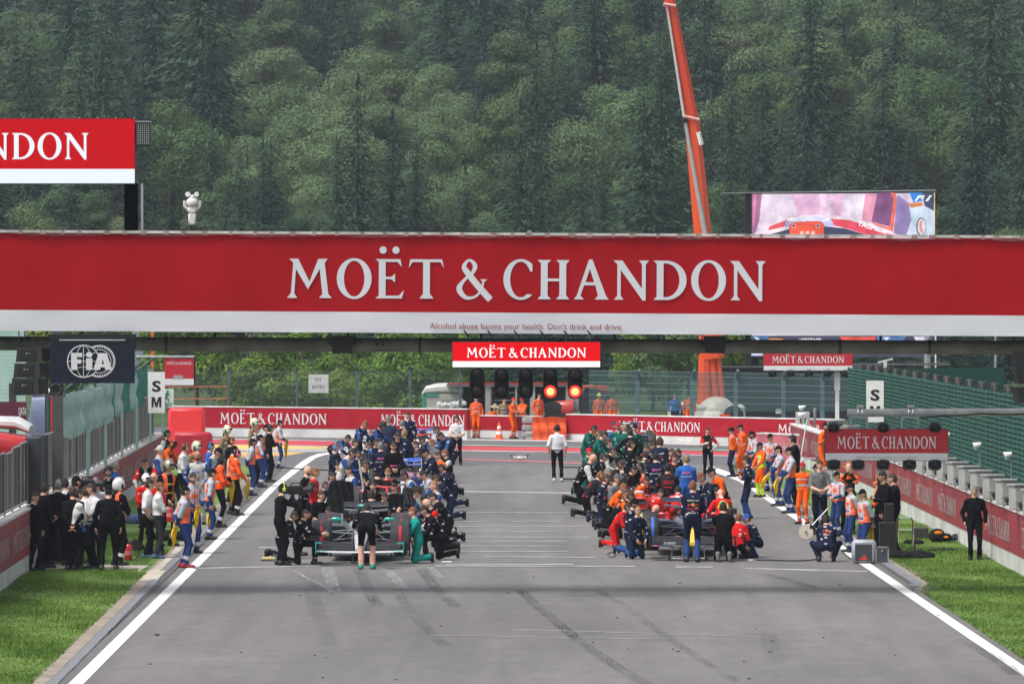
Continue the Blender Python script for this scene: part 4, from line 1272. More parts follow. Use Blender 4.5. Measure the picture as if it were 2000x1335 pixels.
# white camera mast
c = At(375.5,452, Yb)
r = empty('camera_mast', c, label='white rounded camera housing with two raised round sensors on the banner bridge', cat='camera')
PWH = mat('white_gloss_shell',(.68,.67,.63),.4, var=.08)
MB().cyl((.0,0,0),(-.03,0,.14),.02, n=6).cyl((.04,0,.0),(.03,0,.14),.014, n=6).build('stalk', BLACK, r)
MB().bbox((0,0,.24),(.15,.12,.24),.03).build('lower_box', PWH, r, smooth=True)
MB().bbox((0,0,.41),(.17,.13,.13),.03).build('upper_box', PWH, r, smooth=True)
MB().ell((0,-.01,.56),(.115,.10,.11),16,10).ell((0,-.03,.66),(.05,.05,.05),10,6).build('dome', PWH, r, smooth=True)
for s in (-1,1):
 MB().tube([(s*.07,0,.42),(s*.145,0,.48),(s*.15,0,.60)],.028,8).build('side_bracket', PWH, r, smooth=True)
 MB().cyl((s*.075,.04,.71),(s*.085,-.06,.72),.048, n=14).build('sensor', PWH, r, smooth=True)
# ================================================================== BIG SCREEN beyond the track
YS = 262.0
r = empty('video_screen',(At(1646,700, YS).x, YS,0), label='giant video screen showing a racing car cockpit close-up beyond the right barrier', cat='screen')
def SP(px, py): return At(px, py, YS)
a, b = SP(1467,697), SP(1825,376)
wpart(MB().box(((a.x + b.x)/2, YS + .5,(a.z + b.z)/2),(b.x - a.x + .1,.9, b.z - a.z)), 'casing', BLACK, r)
wpart(MB().box((a.x - .12, YS + .2,(a.z + b.z)/2 - 1),(.30,.6, b.z - a.z + 2)), 'side_frame', BLACK, r)
rf = MB()
p, q = SP(1410,378), SP(1826,373)
rf.add([(p.x, YS - .5, p.z),(q.x, YS - .5, q.z),(q.x, YS - .5, q.z + .06),(p.x, YS - .5, p.z + .04),(p.x, YS + 2, p.z),(q.x, YS + 2, q.z),(q.x, YS + 2, q.z + .06),(p.x, YS + 2, p.z + .04)],
       [(0,1,2,3),(5,4,7,6),(3,2,6,7),(0,4,5,1),(0,3,7,4),(1,5,6,2)])
wpart(rf, 'roof_sheet', STEEL, r)
wpart(MB().cyl(SP(1645,374), SP(1645,342),.045, n=6).box(SP(1645,338),(.25,.2,.15)), 'mast', DARK, r)
for x in (a.x + .2, b.x - .2): wpart(MB().box((x, YS + .6, a.z/2),(.4,.4, a.z)), 'leg', DARK, r)
_scr = [0]
def patch(pts, col, e=.8, name='picture_patch'):
 v, f = _curve_mesh([[(p.x, p.z) for p in [SP(*q) for q in pts]]])
 _scr[0] += 1
 key = 'screen_%02d%02d%02d' % tuple(int(c*99) for c in col)
 new = key not in _mats
 m = emis(key, col, e,(.01,.01,.01))
 if new:
  n_ = m.node_tree; tc = n_.nodes.new('ShaderNodeTexCoord'); no = n_.nodes.new('ShaderNodeTexNoise'); no.inputs['Scale'].default_value = 1.3; no.inputs['Detail'].default_value = 7
  mr = n_.nodes.new('ShaderNodeMapRange'); mr.inputs[1].default_value = .3; mr.inputs[2].default_value = .7; mr.inputs[3].default_value = e*.55; mr.inputs[4].default_value = e*1.2
  n_.links.new(tc.outputs['Object'], no.inputs[0]); n_.links.new(no.outputs[0], mr.inputs[0]); n_.links.new(mr.outputs[0], n_.nodes['Principled BSDF'].inputs['Emission Strength'])
 wpart(MB().add([(p[0], YS + .04 - _scr[0]*.006, p[1]) for p in v], f), name, m, r)
patch([(1467,697),(1825,697),(1825,377),(1467,379)],(.80,.66,.80))
patch([(1467,460),(1467,379),(1488,379),(1483,430),(1474,460)],(.42,.18,.34))
patch([(1472,379),(1478,379),(1474,440),(1470,440)],(.80,.25,.40))
patch([(1545,379),(1648,379),(1645,425),(1600,420),(1560,425)],(.82,.50,.72))
patch([(1600,379),(1625,379),(1622,420),(1602,418)],(.86,.62,.80))
patch([(1655,379),(1690,379),(1682,435),(1655,425)],(.86,.74,.86))
patch([(1690,378),(1716,378),(1704,435),(1683,430)],(.70,.30,.42))
patch([(1714,376),(1742,376),(1746,385),(1738,443),(1702,433)],(.24,.09,.22))
patch([(1738,376),(1748,376),(1752,388),(1744,452),(1703,437),(1704,434),(1737,444),(1746,388)],(.85,.16,.12))
patch([(1752,380),(1775,396),(1790,405),(1780,430),(1770,460),(1745,460)],(.32,.24,.50))
patch([(1775,396),(1825,410),(1825,470),(1770,470),(1780,430)],(.60,.72,.86))
patch([(1776,376),(1800,376),(1802,392),(1784,396)],(.03,.22,.62))
patch([(1800,376),(1824,376),(1824,412),(1806,402)],(.06,.07,.14))
patch([(1772,398),(1800,395),(1802,402),(1780,406)],(.62,.22,.06))
patch([(1824,376),(1826,376),(1826,460),(1824,460)],(.85,.60,.30))
patch([tuple(p) for p in ell_pts(1799,443,9.5,18,0,350,24)],(.03,.03,.06))
patch([tuple(p) for p in ell_pts(1799.5,443,8,16,0,350,24)],(.85,.80,.86))
patch([(1796,432),(1802,430),(1800,442),(1804,452),(1798,455),(1796,444)],(.85,.35,.30))
# helmet arc and cockpit edge
patch([(1467,460),(1500,440),(1530,427),(1570,420),(1620,419),(1660,425),(1700,438),(1740,452),(1760,461),(1467,461)],(.86,.72,.80))
patch([(1503,442),(1535,430),(1560,428),(1530,443),(1500,450)],(.82,.10,.12))
patch([(1620,427),(1660,430),(1700,443),(1740,458),(1700,461),(1660,448),(1628,440)],(.82,.08,.13))
patch([(1534,432),(1560,425),(1600,423),(1622,426),(1630,442),(1532,443)],(.50,.50,.78))
patch([(1495,460),(1545,446),(1600,441),(1650,446),(1700,461)],(.05,.06,.12))
patch([(1543,461),(1541,440),(1548,434),(1600,431),(1609,437),(1609,461)],(.85,.10,.05))
for cx in (1550,1597):
 patch([tuple(p) for p in ell_pts(cx,441,5,5,0,350,14)],(.85,.35,.30))
 patch([tuple(p) for p in ell_pts(cx,441,2.6,2.6,0,350,12)],(.02,.05,.15))
for x in (1562,1573,1584): patch([(x,452),(x + 7,451),(x + 7,461),(x,461)],(.86,.5,.4))
# lower half of the picture, seen between bridge and pipe
patch([(1467,655),(1825,655),(1825,697),(1467,697)],(.06,.06,.10))
patch([(1467,655),(1500,655),(1498,669),(1467,669)],(.05,.16,.34))
patch([(1472,656),(1480,659),(1488,667),(1478,666)],(.80,.84,.90))
patch([(1501,661),(1529,661),(1529,668),(1501,668)],(.88,.30,.10))
patch([(1640,657),(1710,657),(1708,669),(1645,669)],(.84,.10,.08))
patch([(1712,656),(1770,656),(1760,669),(1716,669)],(.10,.24,.55))
patch([(1725,658),(1738,658),(1730,666)],(.8,.85,.9))
patch([(1784,657),(1806,657),(1806,669),(1790,669)],(.70,.66,.84))
patch([(1467,686),(1494,686),(1494,694),(1467,694)],(.62,.68,.80))
patch([(1664,686),(1688,686),(1684,690),(1664,690)],(.85,.08,.06))
SW = emis('screen_white_text',(.86,.86,.92),.85)
def stext(txt, px, py, wpx, hpx, m=SW, rot=0.0, shear=.15):
 c = SP(px, py)
 wtext(sans_text(txt, shear=shear, bold=.02), Vector((c.x, YS - .36, c.z)), wpx/(F_PX/YS), hpx/(F_PX/YS), m, r, right=Vector((math.cos(rot),0, math.sin(rot))), up=Vector((-math.sin(rot),0, math.cos(rot))))
stext('VERSTAPPEN.COM',1578,432,82,7)
stext('TAGHeuer',1703,449,62,9, rot=R(-17), shear=0)
stext('VERSTAPP',1581,667.5,42,7.5)
patch([(1785,393),(1793,382),(1806,381.5),(1804,385),(1795,386),(1789,393)],(.86,.86,.90))
patch([(1797,389),(1799,386.5),(1805,386.5),(1803,389)],(.86,.86,.90))
patch([(1806,393),(1815,381.5),(1820,381.5),(1812,393)],(.86,.86,.90))
# ================================================================== CRANE
YC = 236.0
r = empty('mobile_crane',(At(1380,812, YC).x, YC,0), label='orange telescopic crane with white rounded engine cover behind the far wall', cat='crane')
OR = mat('crane_orange',(.72,.080,.018),.45, var=.08, coat=.2)
OR2 = mat('crane_orange_deep',(.60,.055,.015),.45, var=.08)
CW = mat('crane_cream',(.62,.60,.54),.4, var=.08)
def beam(pa, pb, wa, wb, name, m, dep=.7, dy=0.0, par=r):
 """boom section from picture point pa to pb, widths in photo pixels"""
 a, b = At(*pa, YC + dy), At(*pb, YC + dy)
 u = (b - a).normalized(); side = Vector((u.z,0,-u.x))
 k = F_PX/YC
 vs = []
 for p, w in ((a, wa/k/2),(b, wb/k/2)):
  for s, d in ((-1,-.35),(-.3,-.5),(.45,-.5),(1,-.3),(1,.3),(-1,.3)):
   q = p + side*(s*w); vs.append((q.x, q.y + d*dep, q.z))
 fs = [(i,(i + 1) % 6,6 + (i + 1) % 6,6 + i) for i in range(6)] + [tuple(range(5,-1,-1)), tuple(range(6,12))]
 return wpart(MB().add(vs, fs), name, m, par)
beam((1395,700),(1352,238),39,29, 'boom_section', OR,.9)
beam((1353,245),(1297,-60),26,20, 'boom_section', OR2,.7)
beam((1297,-58),(1262,-260),17,15, 'boom_section', OR,.6)
beam((1377,458),(1338,236),10,7, 'lift_cylinder', mat('cylinder_grey',(.42,.42,.40),.4, metal=.2),.4,-.35)
beam((1336,228),(1302,8),6,4, 'service_rail', mat('rail_pale',(.55,.52,.50),.4),.3,-.3)
beam((1339,240),(1338,232),10,10, 'cylinder_head', BLACK,.6,-.3)
for p0, p1 in (((1336,227),(1366,234)),((1296,8),(1320,12))):
 a, b = At(*p0, YC - .5), At(*p1, YC - .5)
 wpart(MB().cyl(a, b,.07, n=6).cyl(a + Vector((0,.9,0)), b + Vector((0,.9,0)),.07, n=6), 'boom_collar', mat('collar_pale',(.65,.40,.36),.5), r)
sg = beam((1370,283),(1364,258),9,9, 'sign_plate', WHITE,.05,-.55)
cc = At(1368.5,271, YC - .62)
u = Vector((-.22,0,-1)).normalized()
put_text(sans_text('Stevens', bold=.01), cc - r.location,.50,.085, BLACK, r, right=Vector((.19,0,-1)), up=Vector((1,0,.19)), proud=.05)
beam((1376,800),(1379,655),28,27, 'mast_column', OR,1.0,.2)
beam((1401,790),(1386,655),13,12, 'hoist_arm', OR,.4,-.1)
beam((1413,788),(1398,655),9,9, 'hoist_arm', OR,.4,-.1)
c = At(1364,690, YC - .5); wpart(MB().cyl(c + Vector((0,-.05,0)), c + Vector((0,.02,0)),.07, n=10), 'pivot_pin', BLACK, r)
# turntable shroud and engine cover
c = At(1388,800, YC)
wpart(MB().ell((c.x, YC, c.z - .1),(.62,.7,.62),18,10), 'turntable', OR2, r, smooth=True)
c = At(1400,806, YC - .4)
wpart(MB().ell((c.x, YC - .2, c.z - .1),(.86,.8,.80),22,12), 'engine_cover', CW, r, smooth=True)
c = At(1338,812, YC)
wpart(MB().ell((c.x, YC + .2, c.z),(.42,.6,.62),18,10).box((c.x + .1, YC + .2, c.z - .3),(.7,.6,.6)), 'operator_cab', CW, r, smooth=True)
wpart(MB().ell((c.x + .14, YC + .0, c.z + .12),(.30,.55,.36),14,8), 'cab_window', mat('dark_glass',(.02,.025,.03),.1, spec=.7), r, smooth=True)
c = At(1417,806, YC - 1.1); put_text(sans_text('Stevens', bold=.02), c - r.location,.40,.10, mat('logo_blue_grey',(.12,.13,.18)), r, proud=0)
wpart(MB().box(At(1416,811, YC - 1.0),(.44,.01,.11)), 'logo_bar', OR, r)
wpart(MB().bbox((r.location.x, YC + .3,.45),(3.2,2.2,.8),.1), 'carrier', CW, r)
for s in (-1,1): wpart(MB().cyl((r.location.x + s*1.1, YC - .95,.42),(r.location.x + s*1.1, YC - .6,.42),.42, n=18), 'wheel', RUBBER, r)
# ================================================================== BEHIND THE FAR WALL
# tractor
YT = 231.0
def TP(px, py, dy=0): return At(px, py, YT + dy)
r = empty('tractor',(TP(1140,830).x, YT,0), label='red and grey tractor with curved cab behind the start lights', cat='tractor')
TR = mat('tractor_red',(.42,.03,.02),.4, coat=.3); TG = mat('tractor_grey',(.06,.06,.065),.5); GL = mat('cab_glass',(.10,.13,.15),.1, spec=.8)
a, b = TP(1120,806), TP(1185,762)
fr = MB()
for pts in ([(1120,800),(1128,770),(1146,760),(1168,760)],[(1188,800),(1182,770),(1168,760)],[(1150,800),(1152,762)]):
 fr.tube([TP(*p) for p in pts],.05,6)
 fr.tube([TP(*p,1.2) for p in pts],.05,6)
wpart(fr, 'cab_frame', TG, r)
v, f = _curve_mesh([[(TP(*p).x, TP(*p).z) for p in ((1121,800),(1129,771),(1146,761),(1168,761),(1182,772),(1187,800))]])
wpart(MB().add([(p[0], YT + .1, p[1]) for p in v], f), 'windscreen', GL, r)
c = TP(1164,758); wpart(MB().bbox((c.x, YT + .6, c.z + .05),(1.1,1.5,.10),.04), 'cab_roof', TR, r)
wpart(MB().loft([(TP(1166,760).x, YT, TP(1166,760).z,.2,.07),(TP(1178,762).x, YT, TP(1178,762).z,.2,.11),(TP(1187,765).x, YT, TP(1187,765).z,.15,.05)],10,2.2, axis='x'), 'roof_beak', TR, r, smooth=True)
c = TP(1156,754); wpart(MB().cyl((c.x, YT + .2, c.z - .1),(c.x, YT + .2, c.z + .08),.06, n=8), 'beacon', mat('amber',(.8,.25,.02),.3), r)
hd = MB().loft([(TP(1058,800).x, YT - .3, TP(0,806).z,.35,.20),(TP(1075,798).x, YT - .3, TP(0,800).z,.4,.34),(TP(1120,795).x, YT - .3, TP(0,798).z,.42,.40)],12,3, axis='x')
wpart(hd, 'bonnet', TR, r, smooth=True)
wpart(MB().add([(TP(1050,815).x, YT - .8, TP(0,815).z),(TP(1060,796).x, YT - .8, TP(0,796).z),(TP(1090,789).x, YT - .8, TP(0,789).z),(TP(1090,794).x, YT - .8, TP(0,794).z),(TP(1066,803).x, YT - .8, TP(0,803).z)],[(4,3,2,1,0)]), 'loader_arm', BLACK, r)
wpart(MB().bbox((TP(1122,0).x, YT - .1, TP(0,785).z),(.42,.3,.75),.05), 'exhaust_box', STEEL, r)
wpart(MB().bbox((TP(1165,0).x, YT + .2, TP(0,812).z),(1.3,1.0,.6),.1), 'rear_body', TG, r)
for px, rr in ((1080,.55),(1168,.75)):
 w = wpart(MB().cyl((TP(px,0).x, YT - .7, rr),(TP(px,0).x, YT - .3, rr), rr, n=24), 'wheel', RUBBER, r)
# white cabin / portable toilets
c = At(857,812,236)
r = empty('portable_cabin',(c.x,236,0), label='pale portable cabin with green corner and rounded white roof', cat='cabin')
pk = 236
x0, x1 = At(826,0, pk).x, At(900,0, pk).x
zt_ = At(0,768, pk).z
wpart(MB().box(((x0 + x1)/2 + .05, pk, zt_/2),(x1 - x0,1.6, zt_)), 'body', mat('cabin_beige',(.45,.44,.40),.6, var=.12), r)
wpart(MB().box((x0 + .05, pk - .82, zt_/2),(.13,.05, zt_)).box((x0 + .35, pk - .82, zt_ - .04),(.6,.05,.10)), 'green_trim', mat('cabin_green',(.02,.30,.22),.5), r)
wpart(MB().loft([(x0 - .05, pk, zt_ - .02,.8,.05),(x0 + .12, pk, zt_ + .14,.8,.17),(x0 + .5, pk, zt_ + .20,.8,.22),(x1 - .4, pk, zt_ + .22,.8,.24),(x1 + .1, pk, zt_ + .12,.8,.16)],14,3, axis='x'), 'roof', mat('cabin_white',(.62,.62,.60),.5), r, smooth=True)
wpart(MB().box(((x0 + x1)/2 + .3, pk - .84, zt_*.55),(.55,.03, zt_*.5)), 'window', mat('cabin_window',(.30,.30,.28),.3), r)
# long marshal shelter with red fascia
r = empty('marshal_shelter',(At(1000,0,234).x,234,0), label='grey open marshal shelter with a red roof edge behind the lights', cat='shelter')
x0, x1 = At(872,0,234).x, At(1112,0,234).x
zr = At(0,752,234).z
wpart(MB().box(((x0 + x1)/2,234.8, zr),(x1 - x0,2.4,.10)), 'roof', mat('shelter_roof',(.34,.34,.33),.6), r)
wpart(MB().box(((x0 + x1)/2,233.55, zr + .08),(x1 - x0 - .1,.05,.07)), 'red_fascia', TR, r)
for px in (953,1008,1040,1110):
 wpart(MB().box((At(px,0,234).x,233.7, zr/2),(.22 if px != 1008 else .08,.12, zr)), 'pillar', mat('shelter_pillar',(.33,.33,.32),.6), r)
wpart(MB().box(((x0 + x1)/2,235.9, zr/2),(x1 - x0,.06, zr)), 'back_wall', mat('shelter_dark',(.045,.05,.045),.7, var=.4), r)
wpart(MB().box((At(985,0,234).x,233.8, zr - .30),(.9,.05,.04)).box((At(985,0,234).x,233.8, zr - .62),(.9,.05,.03)).box((At(960,0,234).x,233.8, zr - .5),(.04,.05,.8)).box((At(1020,0,234).x,233.8, zr - .5),(.04,.05,.8)), 'window_frame', STEEL, r)
# rubbish bags by the cabin
mb = MB()
for i in range(9):
 c = At(858 + i*6,790 + random.uniform(-4,3),229); mb.ell(c,(.13,.12, random.uniform(.10,.18)),7,5)
solo(mb, 'rubbish_bags', mat('bag_white',(.6,.62,.58),.5, var=.3, bump=.8, bscale=9), At(880,800,229), 'heap of pale plastic bags in front of the portable cabin', 'bags', smooth=True)['kind'] = 'stuff'
# dark stage and canopies
r = empty('dark_stage',(At(1520,0,246).x,246,0), label='large black covered stage behind the teal catch fence', cat='stage')
x0, x1 = At(1404,0,246).x, At(1690,0,246).x
z1 = At(0,717,246).z
wpart(MB().box(((x0 + x1)/2,247.5, z1/2),(x1 - x0,4, z1)), 'cover', mat('stage_black',(.012,.014,.022),.6, var=.3, vscale=.8), r)
wpart(MB().box(((x0 + x1)/2,245.4, z1 + .03),(x1 - x0,.12,.06)), 'top_edge', mat('edge_grey',(.10,.105,.115),.7), r)
wpart(MB().box((At(1460,0,246).x,245.45, z1 - .7),(.05,.04,1.1)).box((At(1466,0,246).x,245.45, z1 - .7),(.05,.04,1.1)), 'ladder', mat('ladder_dark',(.04,.045,.06),.5), r)
wpart(MB().box((At(1475,0,246).x,224.4, At(0,803,224).z),(.22,.03,.20)), 'white_notice', mat('pale_notice',(.5,.55,.5)), r)
r = empty('canopy',(At(1760,0,200).x,200,0), label='dark flat canopy with grey roof edge behind the green screen', cat='canopy')
x0, x1 = At(1640,0,200).x, At(1852,0,200).x
wpart(MB().box(((x0 + x1)/2,199, At(0,710,200).z),(x1 - x0,.06,.07)), 'roof', mat('edge_grey',(.25,.26,.28)), r)
wpart(MB().box(((x0 + x1)/2 + .3,201,1.4),(x1 - x0 - .6,1.5,2.8)), 'side_wall', mat('stage_black',(.012,.014,.022)), r)
for px, Y, wpx, yt, lab, m in ((1812,205,13,655, 'tall grey square post rising behind the green screen', STEEL),(1828,205,3,655, 'thin pale pole beside the grey square post', WHITE),(1945,170,5,640, 'thin grey lamp pole behind the green screen at the far right', STEEL)):
 c = At(px,0, Y)
 solo(MB().cyl((c.x, Y,0),(c.x, Y,7.2), wpx/2/(F_PX/Y), n=10), 'tall_pole', m, Vector((c.x, Y,0)), lab, 'pole')
c = At(1729,704,168)
solo(MB().box(c,(.46,.06,.05), Matrix.Rotation(R(-14),3, 'Y')).box(c + Vector((0,0,-.16)),(.10,.1,.25)), 'roof_camera', mat('cam_white',(.6,.6,.6)), c, 'white angled camera bar above the green screen', 'camera')
# left outside: teal hoarding, banner, trucks
c = At(20,0,150)
solo(MB().box((At(-40,0,158).x,158,3.0),(At(50,0,158).x - At(-130,0,158).x,.3,5.0)), 'teal_hoarding', NET_PALE, Vector((At(0,0,158).x,158,0)), 'tall pale teal hoarding at the far left beyond the pit wall', 'hoarding')
solo(MB().box((At(24,0,146).x,146,2.2),(.18,.2,2.4)), 'grey_post', DARK, Vector((At(24,0,146).x,146,1)), 'dark grey post in front of the teal hoarding', 'post')
r = empty('airline_banner',(At(10,0,140).x,140,0), label='maroon banner with white airline lettering at the far left edge', cat='banner')
a, b = At(-120,822,140), At(52,784,140)
wpart(MB().box(((a.x + b.x)/2,140,(a.z + b.z)/2),(b.x - a.x,.08, b.z - a.z)), 'banner', mat('maroon_vinyl',(.10,.012,.030),.5), r)
wpart(MB().box(((a.x + b.x)/2,140.1, a.z/2),(.1,.1, a.z)), 'post', DARK, r)
for t, px, wpx in (('QATAR AIRWAYS',-52,140),('QATAR',55,34)):
 if px == 55: t, px, wpx = 'QATA',44,15
 c = At(px - (20 if px < 0 else 0),810,140)
 wtext(sans_text(t), Vector((c.x,139.95, c.z)), wpx/(F_PX/140),.20, WHITE, r)
r = empty('safety_car',(At(20,0,136).x,136,0), label='red and white vehicle roof partly hidden by the left fence', cat='vehicle')
cr_ = At(0,880,136)
wpart(MB().loft([(At(-90,0,136).x,137, At(0,876,136).z,.8,.34),(At(-30,0,136).x,137, At(0,874,136).z,.9,.40),(At(30,0,136).x,137, At(0,878,136).z,.9,.34),(At(56,0,136).x,137, At(0,876,136).z,.8,.25)],16,5, axis='x'), 'roof', mat('vehicle_red',(.45,.015,.02),.35, coat=.4), r, smooth=True)
wpart(MB().loft([(At(-60,0,136).x,138, At(0,826,136).z,.9,.14),(At(20,0,136).x,138, At(0,830,136).z,.9,.16),(At(48,0,136).x,138, At(0,842,136).z,.9,.10)],16,2.6, axis='x'), 'rear_deck', mat('vehicle_white',(.6,.6,.6),.4), r, smooth=True)
wpart(MB().box((At(0,0,136).x,137,.7),(2.0,1.6,1.0)), 'body', _mats['vehicle_red'], r)
r = empty('medical_van',(At(78,0,142).x,142,0), label='blue and white van standing behind the slatted fence at the left', cat='van')
wpart(MB().loft([(At(54,0,142).x,143,1.9,.8,.9),(At(60,0,142).x,143,2.2,.9,1.05),(At(98,0,142).x,143,2.25,.9,1.05),(At(102,0,142).x,143,2.1,.85,.95)],16,5, axis='x'), 'body', mat('van_blue_grey',(.16,.19,.30),.35, coat=.3), r, smooth=True)
wpart(MB().bbox((At(79,0,142).x,143,3.24),(.58,1.6,.14),.05), 'roof', mat('van_white',(.68,.68,.68),.4), r, smooth=True)
wpart(MB().box((At(99,0,142).x,142.1,2.5),(.06,.03,1.3)), 'red_stripe', TR, r)
# drone-like toy plane on the track
r = empty('drone', G(1015,900) + Vector((0,0,.08)), label='small white drone hovering low over the empty track', cat='drone')
MB().ell((0,0,.03),(.12,.16,.06),12,8).build('body', mat('drone_white',(.6,.58,.58),.4), r, smooth=True)
for s in (-1,1):
 for t in (-1,1):
  o = MB().cyl((0,0,.04),(s*.26, t*.2,.07),.014, n=6).build('arm', WHITE, r)
  MB().cyl((s*.26, t*.2,.06),(s*.26, t*.2,.12),.025, n=8).box((s*.26, t*.2,.125),(.22,.02,.006), Matrix.Rotation(.4*s,3, 'Z')).build('rotor', DARK, o)
# ================================================================== TREES
def leaf_mat(name, stops, trans=.25):
 m = bpy.data.materials.new(name); n, b = nt(m)
 b.inputs['Roughness'].default_value = .75
 b.inputs['Specular IOR Level'].default_value = .15
 oi = n.nodes.new('ShaderNodeObjectInfo')
 cr = n.nodes.new('ShaderNodeValToRGB')
 els = cr.color_ramp.elements
 els[0].position = 0; els[0].color = (*stops[0],1)
 els[1].position = 1; els[1].color = (*stops[-1],1)
 for i, c in enumerate(stops[1:-1]):
  e = els.new((i + 1)/(len(stops) - 1)); e.color = (*c,1)
 n.links.new(oi.outputs['Random'], cr.inputs[0])
 tc = n.nodes.new('ShaderNodeTexCoord')
 no = n.nodes.new('ShaderNodeTexNoise'); no.inputs['Scale'].default_value = .7; no.inputs['Detail'].default_value = 5
 n.links.new(tc.outputs['Object'], no.inputs['Vector'])
 mr = n.nodes.new('ShaderNodeMapRange'); mr.inputs[1].default_value = .3; mr.inputs[2].default_value = .7; mr.inputs[3].default_value = .62; mr.inputs[4].default_value = 1.4
 n.links.new(no.outputs[0], mr.inputs[0])
 vm = n.nodes.new('ShaderNodeVectorMath'); vm.operation = 'SCALE'
 n.links.new(cr.outputs[0], vm.inputs[0]); n.links.new(mr.outputs[0], vm.inputs['Scale'])
 n.links.new(vm.outputs[0], b.inputs['Base Color'])
 tr = n.nodes.new('ShaderNodeBsdfTranslucent'); n.links.new(vm.outputs[0], tr.inputs['Color'])
 mx = n.nodes.new('ShaderNodeMixShader'); mx.inputs[0].default_value = trans
 out = n.nodes.get('Material Output')
 n.links.new(b.outputs[0], mx.inputs[1]); n.links.new(tr.outputs[0], mx.inputs[2]); n.links.new(mx.outputs[0], out.inputs[0])
 return m
SPRUCE = leaf_mat('spruce_needles',[(.014,.038,.030),(.020,.052,.036),(.034,.072,.042),(.052,.096,.048),(.024,.052,.040)],.12)
BROAD = leaf_mat('broad_leaves',[(.070,.130,.055),(.095,.160,.062),(.058,.115,.058),(.125,.175,.072),(.080,.145,.054),(.150,.185,.100)],.3)
BUSHM = leaf_mat('bush_leaves',[(.16,.27,.050),(.22,.31,.065),(.13,.23,.046)],.4)
PALE = leaf_mat('pale_leaves',[(.130,.200,.090),(.155,.225,.105),(.115,.185,.085),(.175,.235,.115)],.3)
BARK = mat('bark',(.07,.05,.035),.9, var=.4, bump=.6)
def quads_mesh(name, C, U, Vv, m):
 """leaf sprays: centre C, half axes U, V"""
 n = len(C)
 P = np.stack([C - U - Vv*.6, C + U - Vv, C + U*.7 + Vv, C - U*.8 + Vv*.8],1).reshape(-1)
 me = bpy.data.meshes.new(name)
 me.vertices.add(4*n); me.vertices.foreach_set('co', P)
 me.loops.add(4*n); me.loops.foreach_set('vertex_index', np.arange(4*n, dtype=np.int32))
 me.polygons.add(n); me.polygons.foreach_set('loop_start', np.arange(0,4*n,4, dtype=np.int32))
 me.polygons.foreach_set('loop_total', np.full(n,4, dtype=np.int32))
 me.materials.append(m); me.update()
 return me
def unit(a): return a/(np.linalg.norm(a, axis=1, keepdims=True) + 1e-9)
def spruce_crown(seed, H=13.0, Rr=2.6, fs=.17):
 g = np.random.default_rng(seed)
 C = []; U = []; V = []
 z = H*.10
 while z < H*.985:
  t = (z - H*.10)/(H*.9)
  L = Rr*(1 - t) ** .85*g.uniform(.82,1.12) + .12
  nb = max(5, int(13*(1 - t) ** .5 + 4))
  ph0 = g.uniform(0,6.28)
  for b in range(nb):
   ph = ph0 + 6.283*b/nb + g.normal(0,.2)
   l = L*g.uniform(.62,1.12)
   ns = max(2, int(l/.12))
   droop = g.uniform(.22,.5)
   for s in range(ns):
    r = l*(s + .6)/ns
    zz = z - droop*r + .25*r*r/(l + .1) + g.normal(0,.05)
    side = g.normal(0,.10 + .14*r/l*min(1, l))
    c, sn = math.cos(ph), math.sin(ph)
    C.append((c*r - sn*side, sn*r + c*side, zz))
    sz = fs*g.uniform(.7,1.3)*(1 - .4*t)
    u = np.array([c, sn,-droop + g.normal(0,.25)]); v = np.array([-sn, c, g.normal(0,.45) - .1])
    U.append(u*sz*1.0); V.append(v*sz*.26)
  z += H*.9/42*g.uniform(.8,1.2)*(1.05 - .35*t)
 # leader
 for i in range(5):
  C.append((0,0, H - .12*i)); U.append((0,.02,.22)); V.append((.03 + .02*i,0,-.03))
 return quads_mesh('spruce_crown', np.array(C), np.array(U), np.array(V), SPRUCE)
def broad_crown(seed, H=11.0, W=3.2, fs=.075, m=None, n=17000, z0=.22, tall=1.0):
 g = np.random.default_rng(seed)
 k = int(20*tall)
 cl = []
 for i in range(k):
  t = g.uniform(0,1); ph = g.uniform(0,6.283)
  zz = H*(z0 + (0.92 - z0)*t)
  rad = W*math.sin(math.pi*min(.97,(t*.86 + .14))) ** .6*g.uniform(.35,.85)
  cl.append((rad*math.cos(ph), rad*math.sin(ph), zz, g.uniform(.75,1.35)*W*.34))
 cl.append((0,0, H*.92 - W*.2, W*.34)); cl.append((0,0, H*.6, W*.62))
 cl = np.array(cl)
 wts = cl[:,3] ** 2; wts /= wts.sum()
 idx = g.choice(len(cl), n, p=wts)
 d = unit(g.normal(0,1,(n,3)))
 d[:,2] = np.abs(d[:,2])*np.where(g.random(n) < .72,1,-1)
 rr = cl[idx,3:4]*(g.uniform(.62,1.10,(n,1)))
 C = cl[idx, :3] + d*rr*np.array([1,1,.82])
 a = unit(np.cross(d, unit(g.normal(0,1,(n,3)))))
 nrm = unit(d + g.normal(0,.38,(n,3)))
 a = unit(np.cross(nrm, a)); b = np.cross(nrm, a)
 s = fs*g.uniform(.55,1.15,(n,1))
 return quads_mesh('broadleaf_crown', C, a*s, b*s*.8, m or BROAD)
def trunk_mesh(H, r, seed, limbs=4):
 g = random.Random(seed)
 mb = MB()
 mb.cyl((0,0,-.6),(g.uniform(-.1,.1), g.uniform(-.1,.1), H*.45), r, r*.65,7).cyl((0,0, H*.44),(0,0, H*.88), r*.65, r*.15,6)
 for i in range(limbs):
  z = H*g.uniform(.3,.65); a = g.uniform(0,6.28); l = H*.2
  mb.cyl((0,0, z),(l*math.cos(a), l*math.sin(a), z + l*.7), r*.35, r*.1,5)
 return mb.mesh('trunk', BARK, True)
SPR = [spruce_crown(10 + i, H=13, Rr=(2.5,2.9,2.2,3.1,2.6)[i]) for i in range(5)]
